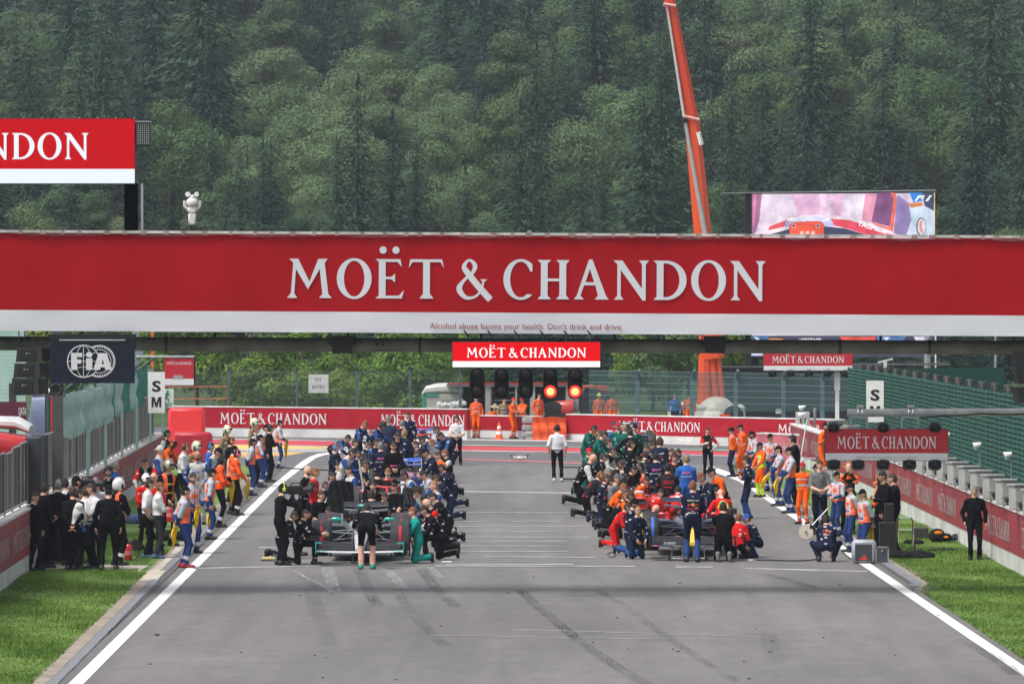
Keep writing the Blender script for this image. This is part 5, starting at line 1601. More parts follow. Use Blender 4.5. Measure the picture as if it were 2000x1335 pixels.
BRD = [broad_crown(30 + i, H=(11,10,12,10.5,11)[i], W=(3.1,3.5,2.8,3.3,2.6)[i]) for i in range(5)]
PAL = [broad_crown(50 + i, H=(11,9,10)[i], W=(3.4,3.8,3.0)[i], m=PALE, fs=.07, n=20000) for i in range(3)]
TRUNK_S = trunk_mesh(13,.20,1,0)
TRUNK_B = trunk_mesh(10.5,.22,2,5)
def tree(kind, x, y, sc, variant, label, group, z=None, sq=1.0, crown=None, trunk=None, name=None):
 nm = name or ('spruce_tree' if kind == 's' else 'broadleaf_tree')
 r = empty(nm,(x, y, hz(x, y) if z is None else z), random.uniform(0,6.28), label, 'tree', group)
 r.scale = (sc*sq, sc*sq, sc)
 o = bpy.data.objects.new('crown', crown or {'s': SPR, 'b': BRD, 'p': PAL}[kind][variant]); COL.objects.link(o); o.parent = r
 t = bpy.data.objects.new('trunk', trunk or (TRUNK_S if kind == 's' else TRUNK_B)); COL.objects.link(t); t.parent = r
 return r, o
# which trees stand where on the slope, as surveyed: (column, row) patches of broadleaf wood, everything else mostly spruce
def img(x, y, z): return (1000 + F_PX*x/y,545 - (z - CAM_H)*F_PX/y)
BLOBS = [(700,340,250,110,1.2),(560,330,70,90,1),(980,230,90,120,.03),(860,300,60,80,.05),(760,240,80,60,.75),(620,130,70,60,.5),(250,60,200,70,.7),(400,120,60,60,.5),(700,60,130,80,.75),(900,110,100,60,.5),
         (1440,180,110,70,.9),(1580,210,150,80,.9),(1730,260,130,90,.9),(1900,300,90,90,.7),(1560,320,160,60,.55),(1790,170,60,60,.6),
         (1150,370,45,55,.95),(1300,370,45,50,.95),(880,400,130,50,.9),(1000,360,60,50,.8),(1030,60,100,60,.4),(1180,40,60,50,.5),(340,420,60,40,.7)]
def broad_p(px, py):
 p = .32
 for (cx, cy, rx, ry, w) in BLOBS:
  q = ((px - cx)/rx) ** 2 + ((py - cy)/ry) ** 2
  if q < 1.25: p = max(p, w*min(1,(1.25 - q)*3))
 return p
pts = []
g = np.random.default_rng(99)
y = 352.0
while y < 1180:
 stp = 6.6 + (y - 352)/800*3.0
 half = y*.112 + 10
 x = -half + g.uniform(0, stp)
 while x < half:
  xx, yy_ = x + g.normal(0, stp*.28), y + g.normal(0, stp*.28)
  zz = hz(xx, yy_)
  px, py = img(xx, yy_, zz + 7)
  k = 'b' if g.random() < broad_p(px, py) else 's'
  if k == 'b' and (((px - 700)/250) ** 2 + ((py - 335)/115) ** 2 < 1.05 or ((px - 880)/140) ** 2 + ((py - 405)/45) ** 2 < 1 or ((px - 1225)/120) ** 2 + ((py - 370)/55) ** 2 < 1) and g.random() < .85: k = 'p'
  sc = g.uniform(.95,1.5)*(0.72 if yy_ < 400 else 1.05 if yy_ < 520 else 1.28)
  if k == 's': sc *= g.uniform(.9,1.5)
  if k == 'p': sc *= .9
  pts.append([k, xx, yy_, zz, sc, int(g.integers(0,3 if k == 'p' else 5))])
  x += stp*g.uniform(.8,1.2)
 y += stp*.92
pts.sort(key=lambda q: q[2])
NS = NBt = 0
rest = {'s': [], 'b': [], 'p': []}
protos = {'s': {}, 'b': {}, 'p': {}}
def zone(px):
 return 'left' if px < 700 else ('middle' if px < 1300 else 'right')
for q in pts:
 k, xx, yy_, zz, sc, v = q
 px, py = img(xx, yy_, zz)
 inframe = -30 < px < 2030
 if inframe and ((k == 's' and NS < 290) or (k != 's' and NBt < 280)):
  if k == 's': NS += 1
  else: NBt += 1
  kn = {'s': 'dark pointed spruce', 'b': 'mid green broadleaf tree', 'p': 'pale grey-green round tree'}[k]
  sz = 'tall ' if sc > 1.55 else ('short ' if sc < 1.15 else 'middling ')
  spot = [w for lim, w in ((130, 'behind the red LED board'),(290, 'behind the floodlight'),(430, 'above the white camera mast'),(600, 'left of the bridge letter M'),(800, 'above the letters M O E'),(960, 'above the ampersand'),(1130, 'above the letters C H'),(1300, 'above the letters A N, left of the crane'),
        (1465, 'right of the crane boom'),(1650, 'above the left half of the video screen'),(1830, 'above the right half of the video screen'),(9999, 'right of the video screen')) if px < lim][0]
  row = 'lowest row' if yy_ < 415 else ('low rows' if yy_ < 480 else 'middle rows')
  lb = sz + kn + ', ' + row + ' ' + spot
  rr, o = tree(k, xx, yy_, sc, v, lb, lb, z=zz)
  protos[k].setdefault(v, o)
 else: rest[k].append(q)
def scatter(name, items, prot, label):
 n = len(items)
 me = bpy.data.meshes.new(name)
 me.vertices.add(n)
 me.vertices.foreach_set('co', np.array([[q[1], q[2], q[3]] for q in items], dtype=np.float32).reshape(-1))
 for nm, ty, val in (('sc', 'FLOAT',[q[4] for q in items]),('vi', 'INT',[q[5] for q in items]),('rz', 'FLOAT', list(g.uniform(0,6.28, n)))):
  a = me.attributes.new(nm, ty, 'POINT'); a.data.foreach_set('value', np.array(val, dtype=np.float32 if ty == 'FLOAT' else np.int32))
 o = bpy.data.objects.new(name, me); COL.objects.link(o)
 ng = bpy.data.node_groups.new(name + '_nodes', 'GeometryNodeTree')
 ng.interface.new_socket('Geometry', in_out='INPUT', socket_type='NodeSocketGeometry')
 ng.interface.new_socket('Geometry', in_out='OUTPUT', socket_type='NodeSocketGeometry')
 N = ng.nodes; Lk = ng.links
 gi, go = N.new('NodeGroupInput'), N.new('NodeGroupOutput')
 jn = N.new('GeometryNodeJoinGeometry')
 for v in sorted(prot, reverse=True):
  oi = N.new('GeometryNodeObjectInfo'); oi.transform_space = 'ORIGINAL'
  oi.inputs['Object'].default_value = prot[v]; oi.inputs['As Instance'].default_value = True
  Lk.new(oi.outputs['Geometry'], jn.inputs[0])
 ip = N.new('GeometryNodeInstanceOnPoints')
 ip.inputs['Pick Instance'].default_value = True
 def attr(nm, ty):
  a = N.new('GeometryNodeInputNamedAttribute'); a.data_type = ty; a.inputs[0].default_value = nm; return a
 a1, a2, a3 = attr('sc', 'FLOAT'), attr('vi', 'INT'), attr('rz', 'FLOAT')
 cx = N.new('ShaderNodeCombineXYZ'); Lk.new(a3.outputs[0], cx.inputs[2])
 Lk.new(gi.outputs[0], ip.inputs['Points']); Lk.new(jn.outputs[0], ip.inputs['Instance'])
 Lk.new(a1.outputs[0], ip.inputs['Scale']); Lk.new(a2.outputs[0], ip.inputs['Instance Index']); Lk.new(cx.outputs[0], ip.inputs['Rotation'])
 Lk.new(ip.outputs[0], go.inputs[0])
 md = o.modifiers.new('scatter', 'NODES'); md.node_group = ng
 tag(o, label, kind='stuff')
 return o
scatter('spruce_forest', rest['s'], protos['s'], 'dark spruce forest covering the upper hillside')
scatter('broadleaf_forest', rest['b'], protos['b'], 'green broadleaf woodland covering the upper hillside')
if rest['p']: scatter('pale_woodland', rest['p'], protos['p'], 'pale round trees higher on the hillside')
# trees and bushes close behind the far wall
bush1 = broad_crown(71, H=4.2, W=2.6, fs=.09, m=BUSHM, n=9000, z0=.10)
bush2 = broad_crown(72, H=3.2, W=2.2, fs=.09, m=BUSHM, n=8000, z0=.08)
near1 = broad_crown(73, H=7.5, W=2.8, fs=.10, m=BUSHM, n=12000, z0=.12)
near2 = broad_crown(74, H=8.0, W=2.6, fs=.10, n=12000, z0=.12)
trk = trunk_mesh(6.0,.13,5,4)
NEAR = [
 (385,262, near1,1.0, 'tall yellow-green tree behind the far wall at the left, next to the sign arm'),
 (325,268, near1,.95, 'yellow-green tree partly hidden by the left sign board'),
 (455,272, near2,.92, 'olive green tree behind the far wall, left of the leafy bush'),
 (530,242, bush1,.80, 'bright leafy bush behind the far wall, left of the pit entry board'),
 (490,244, bush2,.70, 'low bright bush touching the first fence post'),
 (590,250, bush2,.72, 'low bright bush just left of the pit entry board'),
 (640,266, near1,.78, 'light green tree right behind the pit entry board'),
 (672,252, bush2,.60, 'small bush to the right of the pit entry board'),
 (790,246, bush1,.92, 'bluish green bush between the fence posts, left of the portable cabin'),
 (765,249, bush2,.60, 'low dark bush left of the portable cabin'),
 (838,264, near2,.62, 'yellowish tree behind the roof of the portable cabin'),
 (900,270, near1,.56, 'yellow-green tree behind the first start light'),
 (1308,256, near2,.86, 'large pale green tree left of the orange crane'),
 (1275,262, near1,.74, 'pale green tree behind the teal fence, left of the crane tree'),
 (1345,268, near2,.95, 'grey-green tree directly behind the crane mast'),
 (1430,275, near1,.86, 'green tree right of the crane mast above the black stage'),
 (1480,280, near2,.85, 'green tree above the black stage left of the far light panel'),
 (100,262, near1,.98, 'bright green tree behind the navy board at the far left'),
 (215,270, near2,.95, 'green tree behind the left end of the pipe'),
]
for i,(px, D, cm, sc, lab) in enumerate(NEAR):
 x = At(px,800, D).x
 isb = cm in (bush1, bush2)
 tree('b', x, D, sc,0, lab, 'bushes and trees behind the far wall', z=0, crown=cm, trunk=trk, name='bush' if isb else 'broadleaf_tree')
# dark spruces filling the gap behind them and sharp dark ones just above the bridge
sp_near = spruce_crown(55, H=13, Rr=2.8, fs=.16)
NEARS = [(px, D, sc, lab) for px, D, sc, lab in (
 (600,300,.62, 'dark spruce behind the pit entry board'),(545,305,.60, 'dark spruce left of the pit entry board'),(720,300,.6, 'dark spruce behind the gap right of the pit entry board'),(760,310,.58, 'dark spruce behind the bluish bush'),
 (690,296,.55, 'thin dark spruce right of the light green tree'),(880,305,.6, 'dark spruce above the portable cabin'),(940,300,.58, 'dark spruce behind the first two start lights'),(985,303,.60, 'dark spruce behind the second start light'),
 (1030,300,.6, 'dark spruce behind the third start light'),(1075,305,.6, 'dark spruce behind the fourth start light'),(1120,300,.62, 'dark spruce behind the last start light'),(1165,304,.62, 'dark spruce above the tractor cab'),
 (1205,300,.62, 'dark spruce right of the tractor cab'),(1245,303,.62, 'dark spruce left of the pale crane tree'),(1590,300,.6, 'dark spruce behind the far light panel'),(1700,305,.6, 'dark spruce behind the roof camera'),(1760,300,.62, 'dark spruce behind the canopy'),
 (1860,300,.62, 'dark spruce right of the grey square post'),(1915,305,.60, 'dark spruce left of the thin lamp pole'),(1970,300,.62, 'dark spruce at the right edge under the pipe'))]
for px, D, sc, lab in NEARS:
 tree('s', At(px,800, D).x, D, sc,0, lab, 'spruces behind the far wall', z=0, crown=sp_near, trunk=TRUNK_S)
TOPS = [(1128,398,348, 'dark spruce tip just above the bridge, left of the pair by the crane'),(1165,402,372, 'shorter dark spruce tip just above the bridge near the middle'),(1222,400,362, 'dark spruce tip above the bridge in the centre right'),
  (1262,404,376, 'dark spruce tip above the bridge close left of the crane boom'),(1330,400,384, 'low dark spruce tip touching the crane boom'),(1440,402,400, 'low dark spruce tip between crane boom and video screen'),
  (1010,404,418, 'small dark spruce tip above the bridge bracket'),(1868,396,345, 'dark spruce right beside the video screen'),(1938,392,318, 'tallest dark spruce right of the video screen'),(1985,398,360, 'dark spruce at the right edge above the bridge'),(1900,400,385, 'low dark spruce between the two tall ones right of the screen')]
for px, D, ytop, lab in TOPS:
 x = At(px,400, D).x; z0 = hz(x, D)
 H = (CAM_H - (ytop - 545)*D/F_PX) - z0
 tree('s', x, D, H/13.0,0, lab, None, z=z0, crown=sp_near, trunk=TRUNK_S, sq=1.15)
# ================================================================== PEOPLE
CELL = 0.030
def V3(*a): return np.array(a, dtype=float)
def ik(a, b, l1, l2, pole):
 d = b - a; L = np.linalg.norm(d)
 if L > (l1 + l2)*.999: b = a + d/L*(l1 + l2)*.999; d = b - a; L = np.linalg.norm(d)
 if L < abs(l1 - l2) + .02: L = abs(l1 - l2) + .02
 u = d/np.linalg.norm(d)
 t = (l1*l1 - l2*l2 + L*L)/(2*L)
 h = math.sqrt(max(0, l1*l1 - t*t))
 p = pole - u*np.dot(pole, u); n = np.linalg.norm(p)
 p = p/n if n > 1e-6 else V3(0,0,1)
 return a + u*t + p*h, b
SLOTS = ['chest', 'belly', 'uparm', 'forearm', 'hand', 'thigh', 'shin', 'band', 'shoe', 'skin', 'eye', 'lip']
SI = {n: i for i, n in enumerate(SLOTS)}
# nominal overall height of each pose, for placing a person by the top of the head
POSES = {
 'stand':  dict(pel=(0,.95), lean=2, hgt=1.75),
 'stoop':  dict(pel=(.02,.93), lean=22, head=18, hgt=1.70),
 'lean':   dict(pel=(.10,.90), lean=42, head=10, hgt=1.54),
 'bend':   dict(pel=(.16,.90), lean=66, head=0, hgt=1.36),
 'kneel':  dict(pel=(.02,.52), lean=10, hgt=1.31, legs='kneel2'),
 'kneelf': dict(pel=(.06,.50), lean=34, head=6, hgt=1.20, legs='kneel2'),
 'heels':  dict(pel=(.24,.34), lean=16, hgt=1.12, legs='heels'),
 'knee1':  dict(pel=(.02,.52), lean=14, hgt=1.30, legs='knee1'),
 'knee1f': dict(pel=(.05,.50), lean=38, head=4, hgt=1.17, legs='knee1'),
 'squat':  dict(pel=(.16,.36), lean=28, hgt=1.10, legs='squat'),
 'sit':    dict(pel=(.1,.56), lean=14, hgt=1.35, legs='sit'),
}
ARMS = {  # hand target in the chest frame (side outward, forward, up), elbow pole (side, forward, up)
 'sides': ((.26,.04,-.56),(.5,-.6,0)), 'front': ((.06,.24,-.40),(.9,-.5,-.2)), 'cross': ((-.06,.23,-.28),(.9,-.1,-.5)),
 'behind': ((.03,-.17,-.50),(1,-.3,0)), 'hips': ((.20,.06,-.46),(1,-.5,.1)), 'phone': ((.05,.30,-.24),(.6,-.2,-.8)), 'pocket': ((.21,.08,-.50),(.8,-.7,0)),
 'cam': ((.02,.26,.06),(.7,.1,-.8)), 'reach': ((.16,.52,-.14),(.4,0,-1)), 'low': ((.14,.30,-.48),(.8,-.3,-.2)), 'down': ((.18,.06,-.60),(.6,-.6,0)),
 'up': ((.16,.22,.42),(.8,.4,.2)), 'out': ((.46,.22,-.16),(.2,-.3,-1)), 'face': ((.04,.20,.10),(.6,.1,-.9)), 'wheel': ((.14,.46,-.30),(.6,0,-.8)), 'thigh': ((.20,.30,-.46),(.8,0,-.2)),
}
def build_person_mesh(pose, arms, fat=1.0, seed=0, headyaw=0.0, shorts=False):
 P = POSES[pose]
 r_ = random.Random(seed)
 prims = []   # (a, b, ra, rb, tag, frame or None)
 py, pz = P['pel']
 pel = V3(0, py, pz)
 ln = R(P['lean'] + r_.uniform(-3,3))
 up = V3(0,-math.sin(ln), math.cos(ln)); fw = V3(0,-math.cos(ln),-math.sin(ln)); xx = V3(1,0,0)
 tw = R(r_.uniform(-8,8))
 sx = xx*math.cos(tw) + fw*math.sin(tw); sf = fw*math.cos(tw) - xx*math.sin(tw)
 c7 = pel + up*.50
 # torso: ellipse sections
 fr = (pel, sx, sf, up)
 prims.append((pel + up*.05 - xx*.06, pel + up*.05 + xx*.06,.125*fat,.125*fat, 'belly',.82))
 prims.append((pel + up*.12, pel + up*.36,.150*fat,.165, 'belly',.74))
 prims.append((pel + up*.28 - sx*.04, pel + up*.42 + sx*0,.165*(.5 + .5*fat),.150, 'chest',.74))
 sh = c7 - up*.055
 prims.append((sh - sx*.145, sh + sx*.145,.080,.080, 'chest',1))
 prims.append((c7 - up*.10, c7 + up*.02 + sf*.01,.105,.07, 'chest',1))
 hl = R(P.get('head',0))
 hu = V3(0,-math.sin(ln*.45 + hl), math.cos(ln*.45 + hl))
 neck_end = c7 + hu*.10 + sf*.025
 prims.append((c7 - up*.01, neck_end + hu*.03,.062,.060, 'skin',1))
 head_c = c7 + hu*.205 + sf*.045
 # arms
 wrists = []
 for s in (1,-1):
  A = arms if isinstance(arms, str) else arms[0 if s > 0 else 1]
  tgt, pole = ARMS[A]
  side = s
  S = sh + sx*(.185*s)
  if A in ('reach', 'low', 'wheel') and pose in ('lean', 'bend', 'kneelf', 'knee1f', 'stoop'):
   # arms hang forward and down in the world frame when the trunk is bent
   T = S + V3(0,0,0) + sx*(s*(tgt[0] - .175)) + V3(0,-.30 - (.08 if A == 'reach' else 0),-.36 + (.12 if A == 'reach' else 0))
  else:
   T = c7 + sx*(s*tgt[0]) + sf*tgt[1] + up*tgt[2]
  T = T + V3(r_.uniform(-.02,.02), r_.uniform(-.02,.02), r_.uniform(-.02,.02))
  E, W = ik(S, T,.285,.255, sx*(s*pole[0]) + sf*pole[1] + up*pole[2])
  prims.append((S, E,.070,.056, 'uparm',1))
  prims.append((E, W,.054,.038, 'forearm',1))
  d = (W - E)/np.linalg.norm(W - E)
  wrists.append((W, d, s, sx*s))
 # legs
 lg = P.get('legs')
 for s in (1,-1):
  Hh = pel + xx*(.095*s) - V3(0,0,.02)
  if lg == 'kneel2':
   K = V3(.14*s, Hh[1] - .10,.075); An = V3(.13*s, K[1] + .375,.165); foot = (An + V3(0,.035,.03), An + V3(0,.055,-.11))
  elif lg == 'heels':
   K = V3(.15*s, Hh[1] - .43,.08); An = V3(.11*s, K[1] + .42,.075); foot = (An + V3(0,.05,.03), An + V3(0,.04,-.04))
  elif lg == 'knee1':
   if s > 0:
    K = V3(.15, Hh[1] - .42,.50); An = V3(.15, Hh[1] - .38,.09); foot = (An + V3(0,.05,-.045), An + V3(0,-.17,-.055))
   else:
    K = V3(-.13, Hh[1] - .06,.075); An = V3(-.13, K[1] + .375,.165); foot = (An + V3(0,.035,.03), An + V3(0,.055,-.11))
  elif lg == 'squat':
   An = V3(.17*s,.0,.09); K, An = ik(Hh, An,.43,.42, V3(.7*s,-1,.5)); foot = (An + V3(0,.05,-.045), An + V3(.03*s,-.17,-.055))
  elif lg == 'sit':
   K = V3(.14*s, Hh[1] - .42,.52); An = V3(.15*s, K[1] - .02,.09); foot = (An + V3(0,.05,-.045), An + V3(.03*s,-.17,-.055))
  else:
   sp = .12 if pose != 'stand' else r_.uniform(.09,.15)
   st = r_.uniform(-.05,.05)*s
   An = V3(sp*s, st,.085); K, An = ik(Hh, An,.445,.43, V3(.1*s,-1,0)); foot = (An + V3(0,.05,-.04), An + V3(.04*s,-.17,-.052))
  prims.append((Hh, K,.098*fat ** .5,.066, 'thigh',1))
  A1 = K + (An - K)*.62; A2 = K + (An - K)*.76
  prims.append((K, A1,.062,.056, 'shin',1))
  prims.append((A1, A2,.058,.057, 'band',1))
  prims.append((A2, An,.057,.052, 'shin',1))
  prims.append((foot[0], foot[1],.048,.042, 'shoe',1))
  prims.append((An - (An - K)*.06, foot[0],.046,.048, 'shoe',1))
 # distance field on a grid, each limb only near itself
 A = np.array([p[0] for p in prims]); B = np.array([p[1] for p in prims])
 lo = np.minimum(A, B).min(0) - .24; hi = np.maximum(A, B).max(0) + .24
 nx, ny, nz = [int(math.ceil((hi[i] - lo[i])/CELL)) for i in range(3)]
 D = np.full((nx, ny, nz),.5, dtype=np.float32)
 X = [lo[i] + CELL*np.arange((nx, ny, nz)[i]) for i in range(3)]
 def dist(P_, a, b, ra, rb, fl):
  ab = b - a; L2 = max(np.dot(ab, ab),1e-9)
  pa = P_ - a
  t = np.clip((pa @ ab)/L2,0,1)
  v = pa - t[..., None]*ab
  if fl != 1:
   f = v @ sf
   v = v + (f*(1/fl - 1))[..., None]*sf
   return (np.sqrt((v*v).sum(-1)) - (ra + (rb - ra)*t))*(.5 + .5*fl)
  return np.sqrt((v*v).sum(-1)) - (ra + (rb - ra)*t)
 for (a, b, ra, rb, tg, fl) in prims:
  m = max(ra, rb) + .09
  l0 = [max(0, int((min(a[i], b[i]) - m - lo[i])/CELL)) for i in range(3)]
  l1 = [min((nx, ny, nz)[i], int((max(a[i], b[i]) + m - lo[i])/CELL) + 2) for i in range(3)]
  gx, gy, gz_ = np.meshgrid(X[0][l0[0]:l1[0]], X[1][l0[1]:l1[1]], X[2][l0[2]:l1[2]], indexing='ij')
  Pp = np.stack([gx, gy, gz_],-1)
  f = dist(Pp, a, b, ra, rb, fl)
  if tg in ('belly', 'chest', 'uparm', 'forearm', 'thigh', 'shin'):
   f = f + .006*np.sin(gx*31 + gz_*44 + seed)*np.sin(gy*37 - gz_*61 + seed*2)
  sl = D[l0[0]:l1[0], l0[1]:l1[1], l0[2]:l1[2]]
  k = .035
  h = np.clip(.5 + .5*(sl - f)/k,0,1)
  D[l0[0]:l1[0], l0[1]:l1[1], l0[2]:l1[2]] = sl*(1 - h) + f*h - k*h*(1 - h)
 # surface nets
 S_ = D < 0
 c = np.zeros((nx - 1, ny - 1, nz - 1), dtype=np.int8)
 for i in (0,1):
  for j in (0,1):
   for k in (0,1): c += S_[i:nx - 1 + i, j:ny - 1 + j, k:nz - 1 + k]
 act = (c > 0) & (c < 8)
 ids = -np.ones(act.shape, dtype=np.int64)
 cells = np.argwhere(act); ids[act] = np.arange(len(cells))
 acc = np.zeros((len(cells),3)); cnt = np.zeros(len(cells))
 ci, cj, ck = cells[:,0], cells[:,1], cells[:,2]
 for ax in range(3):
  for u in (0,1):
   for v in (0,1):
    o0 = [0,0,0]; o1 = [0,0,0]
    oth = [q for q in range(3) if q != ax]
    o0[oth[0]] = o1[oth[0]] = u; o0[oth[1]] = o1[oth[1]] = v; o1[ax] = 1
    d0 = D[ci + o0[0], cj + o0[1], ck + o0[2]]; d1 = D[ci + o1[0], cj + o1[1], ck + o1[2]]
    cr = (d0 < 0) != (d1 < 0)
    t = np.where(cr, d0/np.where(cr, d0 - d1,1),0)
    p = np.array(o0, dtype=float)[None] + t[:, None]*np.array([1.0 if q == ax else 0.0 for q in range(3)])[None]
    acc[cr] += p[cr]; cnt[cr] += 1
 vert = (cells + acc/np.maximum(cnt,1)[:, None])*CELL + lo
 faces = []
 for ax in range(3):
  o1, o2 = [(1,2),(2,0),(0,1)][ax]
  sh_ = [nx, ny, nz]
  a_sl = [slice(1, s - 1) for s in sh_]; b_sl = [slice(1, s - 1) for s in sh_]
  b_sl[ax] = slice(2, sh_[ax])
  a_, b_ = S_[tuple(a_sl)], S_[tuple(b_sl)]
  e = np.argwhere(a_ != b_) + 1
  if len(e) == 0: continue
  flip = S_[e[:,0], e[:,1], e[:,2]]
  q = []
  for (u, v) in ((-1,-1),(0,-1),(0,0),(-1,0)):
   w = e.copy(); w[:, o1] += u; w[:, o2] += v
   q.append(ids[w[:,0], w[:,1], w[:,2]])
  q = np.stack(q,1)
  ok = (q >= 0).all(1)
  q = q[ok]; flip = flip[ok]
  q[~flip] = q[~flip][:, ::-1]
  faces.append(q)
 F = np.concatenate(faces)
 fc = vert[F].mean(1)
 best = np.full(len(F),9.0); tagi = np.zeros(len(F), dtype=int)
 for (a, b, ra, rb, tg, fl) in prims:
  d = dist(fc, a, b, ra, rb, fl)
  m = d < best; best[m] = d[m]; tagi[m] = SI[tg]
 vlist = vert; flist = [tuple(x) for x in F.tolist()]; mlist = tagi.tolist()
 verts = [tuple(v) for v in vert.tolist()]
 extra = MB()
 # hands: palm, four fingers, thumb
 for (W, d, s, out) in wrists:
  W = Vector(W); d = Vector(d)
  q = d.to_track_quat('Z', 'Y')
  oo = Vector(out); side = (oo - d*oo.dot(d)).normalized() if (oo - d*oo.dot(d)).length > .1 else Vector((0,0,1))
  flat = side.cross(d).normalized()
  wd = flat; th = side       # palm faces the body: width runs along 'flat'
  def pt(a_, b_, c_): return W + d*a_ + wd*b_ + th*c_
  vs = []
  for a_, hw, ht in ((-.02,.028,.02),(.03,.040,.016),(.085,.042,.013)):
   for bb, cc in ((-1,-1),(1,-1),(1,1),(-1,1)): vs.append(pt(a_, bb*hw, cc*ht))
  extra.add(vs,[(0,1,5,4),(1,2,6,5),(2,3,7,6),(3,0,4,7),(4,5,9,8),(5,6,10,9),(6,7,11,10),(7,4,8,11),(3,2,1,0),(8,9,10,11)], SI['hand'])
  for fi,(off, ln_) in enumerate(((-.032,.062),(-.011,.074),(.011,.070),(.032,.054))):
   b0 = pt(.082, off,0); b1 = pt(.082 + ln_*.5, off*1.05,-.010*1); b2 = pt(.082 + ln_*.85, off*1.05,-.034)
   extra.cyl(b0, b1,.0095,.0085,5, False, SI['hand']).cyl(b1, b2,.0085,.006,5, True, SI['hand'])
  tb_ = pt(.025,-.036,0); t1 = pt(.06,-.062,-.006); t2 = pt(.088,-.066,-.018)
  extra.cyl(tb_, t1,.012,.010,5, False, SI['hand']).cyl(t1, t2,.010,.007,5, True, SI['hand'])
 # head
 hy = R(headyaw)
 zf = Vector(hu).normalized()
 ff = Vector(V3(math.sin(hy),-math.cos(hy),0)); ff = (ff - zf*ff.dot(zf)).normalized(); xf = ff.cross(zf).normalized()*-1
 hc = Vector(head_c)
 HM = Matrix((xf,-ff, zf)).transposed()      # local: x right, -y face, z up
 nu, nv = 18,13
 hv = []; hf = []; hm = []
 for j in range(nv + 1):
  th = math.pi*j/nv
  for i in range(nu):
   ph = 2*math.pi*i/nu
   x, y_, z = math.sin(th)*math.sin(ph),-math.sin(th)*math.cos(ph), math.cos(th)
   rx, ry, rz = .076,.096,.118
   fx = 1.0
   if z < -.1: fx = 1 - .34*min(1,(-z - .1)/.9)
   px_, py_, pz_ = x*rx*fx, y_*ry*(1 - .10*max(0,-z)) - (.014*max(0,-z) if y_ < 0 else -.012*max(0,-z)), z*rz
   if y_ < -.55 and -.15 < z < .22 and .12 < abs(x) < .6: py_ += .008
   if y_ < -.6 and .22 < z < .45: py_ -= .004
   hv.append((px_, py_, pz_))
 for j in range(nv):
  for i in range(nu):
   k = (i + 1) % nu
   hf.append((j*nu + i,(j + 1)*nu + i,(j + 1)*nu + k, j*nu + k))
 extra_v = [tuple(HM @ Vector(p) + hc) for p in hv]
 extra.add(extra_v, hf, SI['skin'])
 def hp(x, y_, z): return tuple(HM @ Vector((x, y_, z)) + hc)
 extra.add([hp(-.006,-.092,.022), hp(.006,-.092,.022), hp(.015,-.096,-.030), hp(-.015,-.096,-.030), hp(0,-.122,-.024)],[(0,4,1),(1,4,2),(2,4,3),(3,4,0)], SI['skin'])
 for s in (-1,1):
  extra.ell(hc + HM @ Vector((s*.078,.004,-.004)),(.011,.018,.030),6,4, HM, SI['skin'])
  extra.add([hp(s*.022,-.0935,.012), hp(s*.040,-.088,.012), hp(s*.040,-.089,.020), hp(s*.022,-.0945,.020)],[(0,1,2,3)], SI['eye'])
  extra.add([hp(s*.018,-.0965,.034), hp(s*.044,-.090,.034), hp(s*.042,-.090,.038), hp(s*.020,-.0965,.039)],[(0,1,2,3)], SI['eye'])
 extra.add([hp(-.024,-.0965,-.058), hp(.024,-.0965,-.058), hp(.020,-.096,-.048), hp(-.020,-.096,-.048)],[(0,1,2,3)], SI['lip'])
 nb = len(verts)
 verts += [tuple(p) for p in extra.v]
 flist += [tuple(i + nb for i in f) for f in extra.f]
 mlist += extra.m
 me = bpy.data.meshes.new('person')
 me.from_pydata(verts,[], flist)
 me.polygons.foreach_set('material_index', mlist)
 me.shade_smooth()
 me.update()
 info = dict(head=hc, HM=HM, vert=vert, F=F, fc=fc, tagi=tagi, c7=Vector(c7), up=Vector(up), fw=Vector(sf), sx=Vector(sx), wr=wrists, pel=Vector(pel), prims=prims)
 return me, info
SKINS = [mat('skin_%d' % i, c,.55, var=.10, vscale=12) for i, c in enumerate([(.68,.40,.29),(.62,.34,.24),(.50,.27,.17),(.30,.14,.085),(.12,.055,.035)])]
HAIRS = {k: mat('hair_' + k, c,.6, var=.4, vscale=30, bump=.8, bscale=90) for k, c in dict(black=(.012,.010,.009), brown=(.06,.032,.017), grey=(.22,.21,.20), ginger=(.24,.085,.025), blond=(.36,.22,.09), dark=(.028,.018,.012)).items()}
EYE = mat('eye_dark',(.015,.012,.012),.3); LIP = mat('lip',(.28,.08,.07),.5)
CL = {k: cloth(k, c) for k, c in dict(
 black=(.007,.007,.009), charcoal=(.035,.037,.042), white=(.66,.66,.68), offwhite=(.52,.51,.48), navy=(.012,.018,.045), marnavy=(.025,.050,.16), blue=(.03,.13,.45), orange=(.85,.12,.01),
 hivis=(.95,.10,.015), red=(.62,.018,.02), teal=(.01,.30,.27), green=(.010,.11,.085), grey=(.16,.16,.17), tan=(.30,.22,.12), lime=(.60,.80,.05), suit=(.022,.035,.07), darkred=(.16,.012,.02),
 reflect=(.55,.56,.58), yellow=(.85,.62,.02), olive=(.30,.30,.12), brown=(.14,.075,.04), denim=(.05,.07,.12), rbblue=(.03,.07,.22), pink=(.75,.20,.30), marwhite=(.44,.47,.54)).items()}
SOLE = mat('shoe_black',(.014,.014,.015),.5)
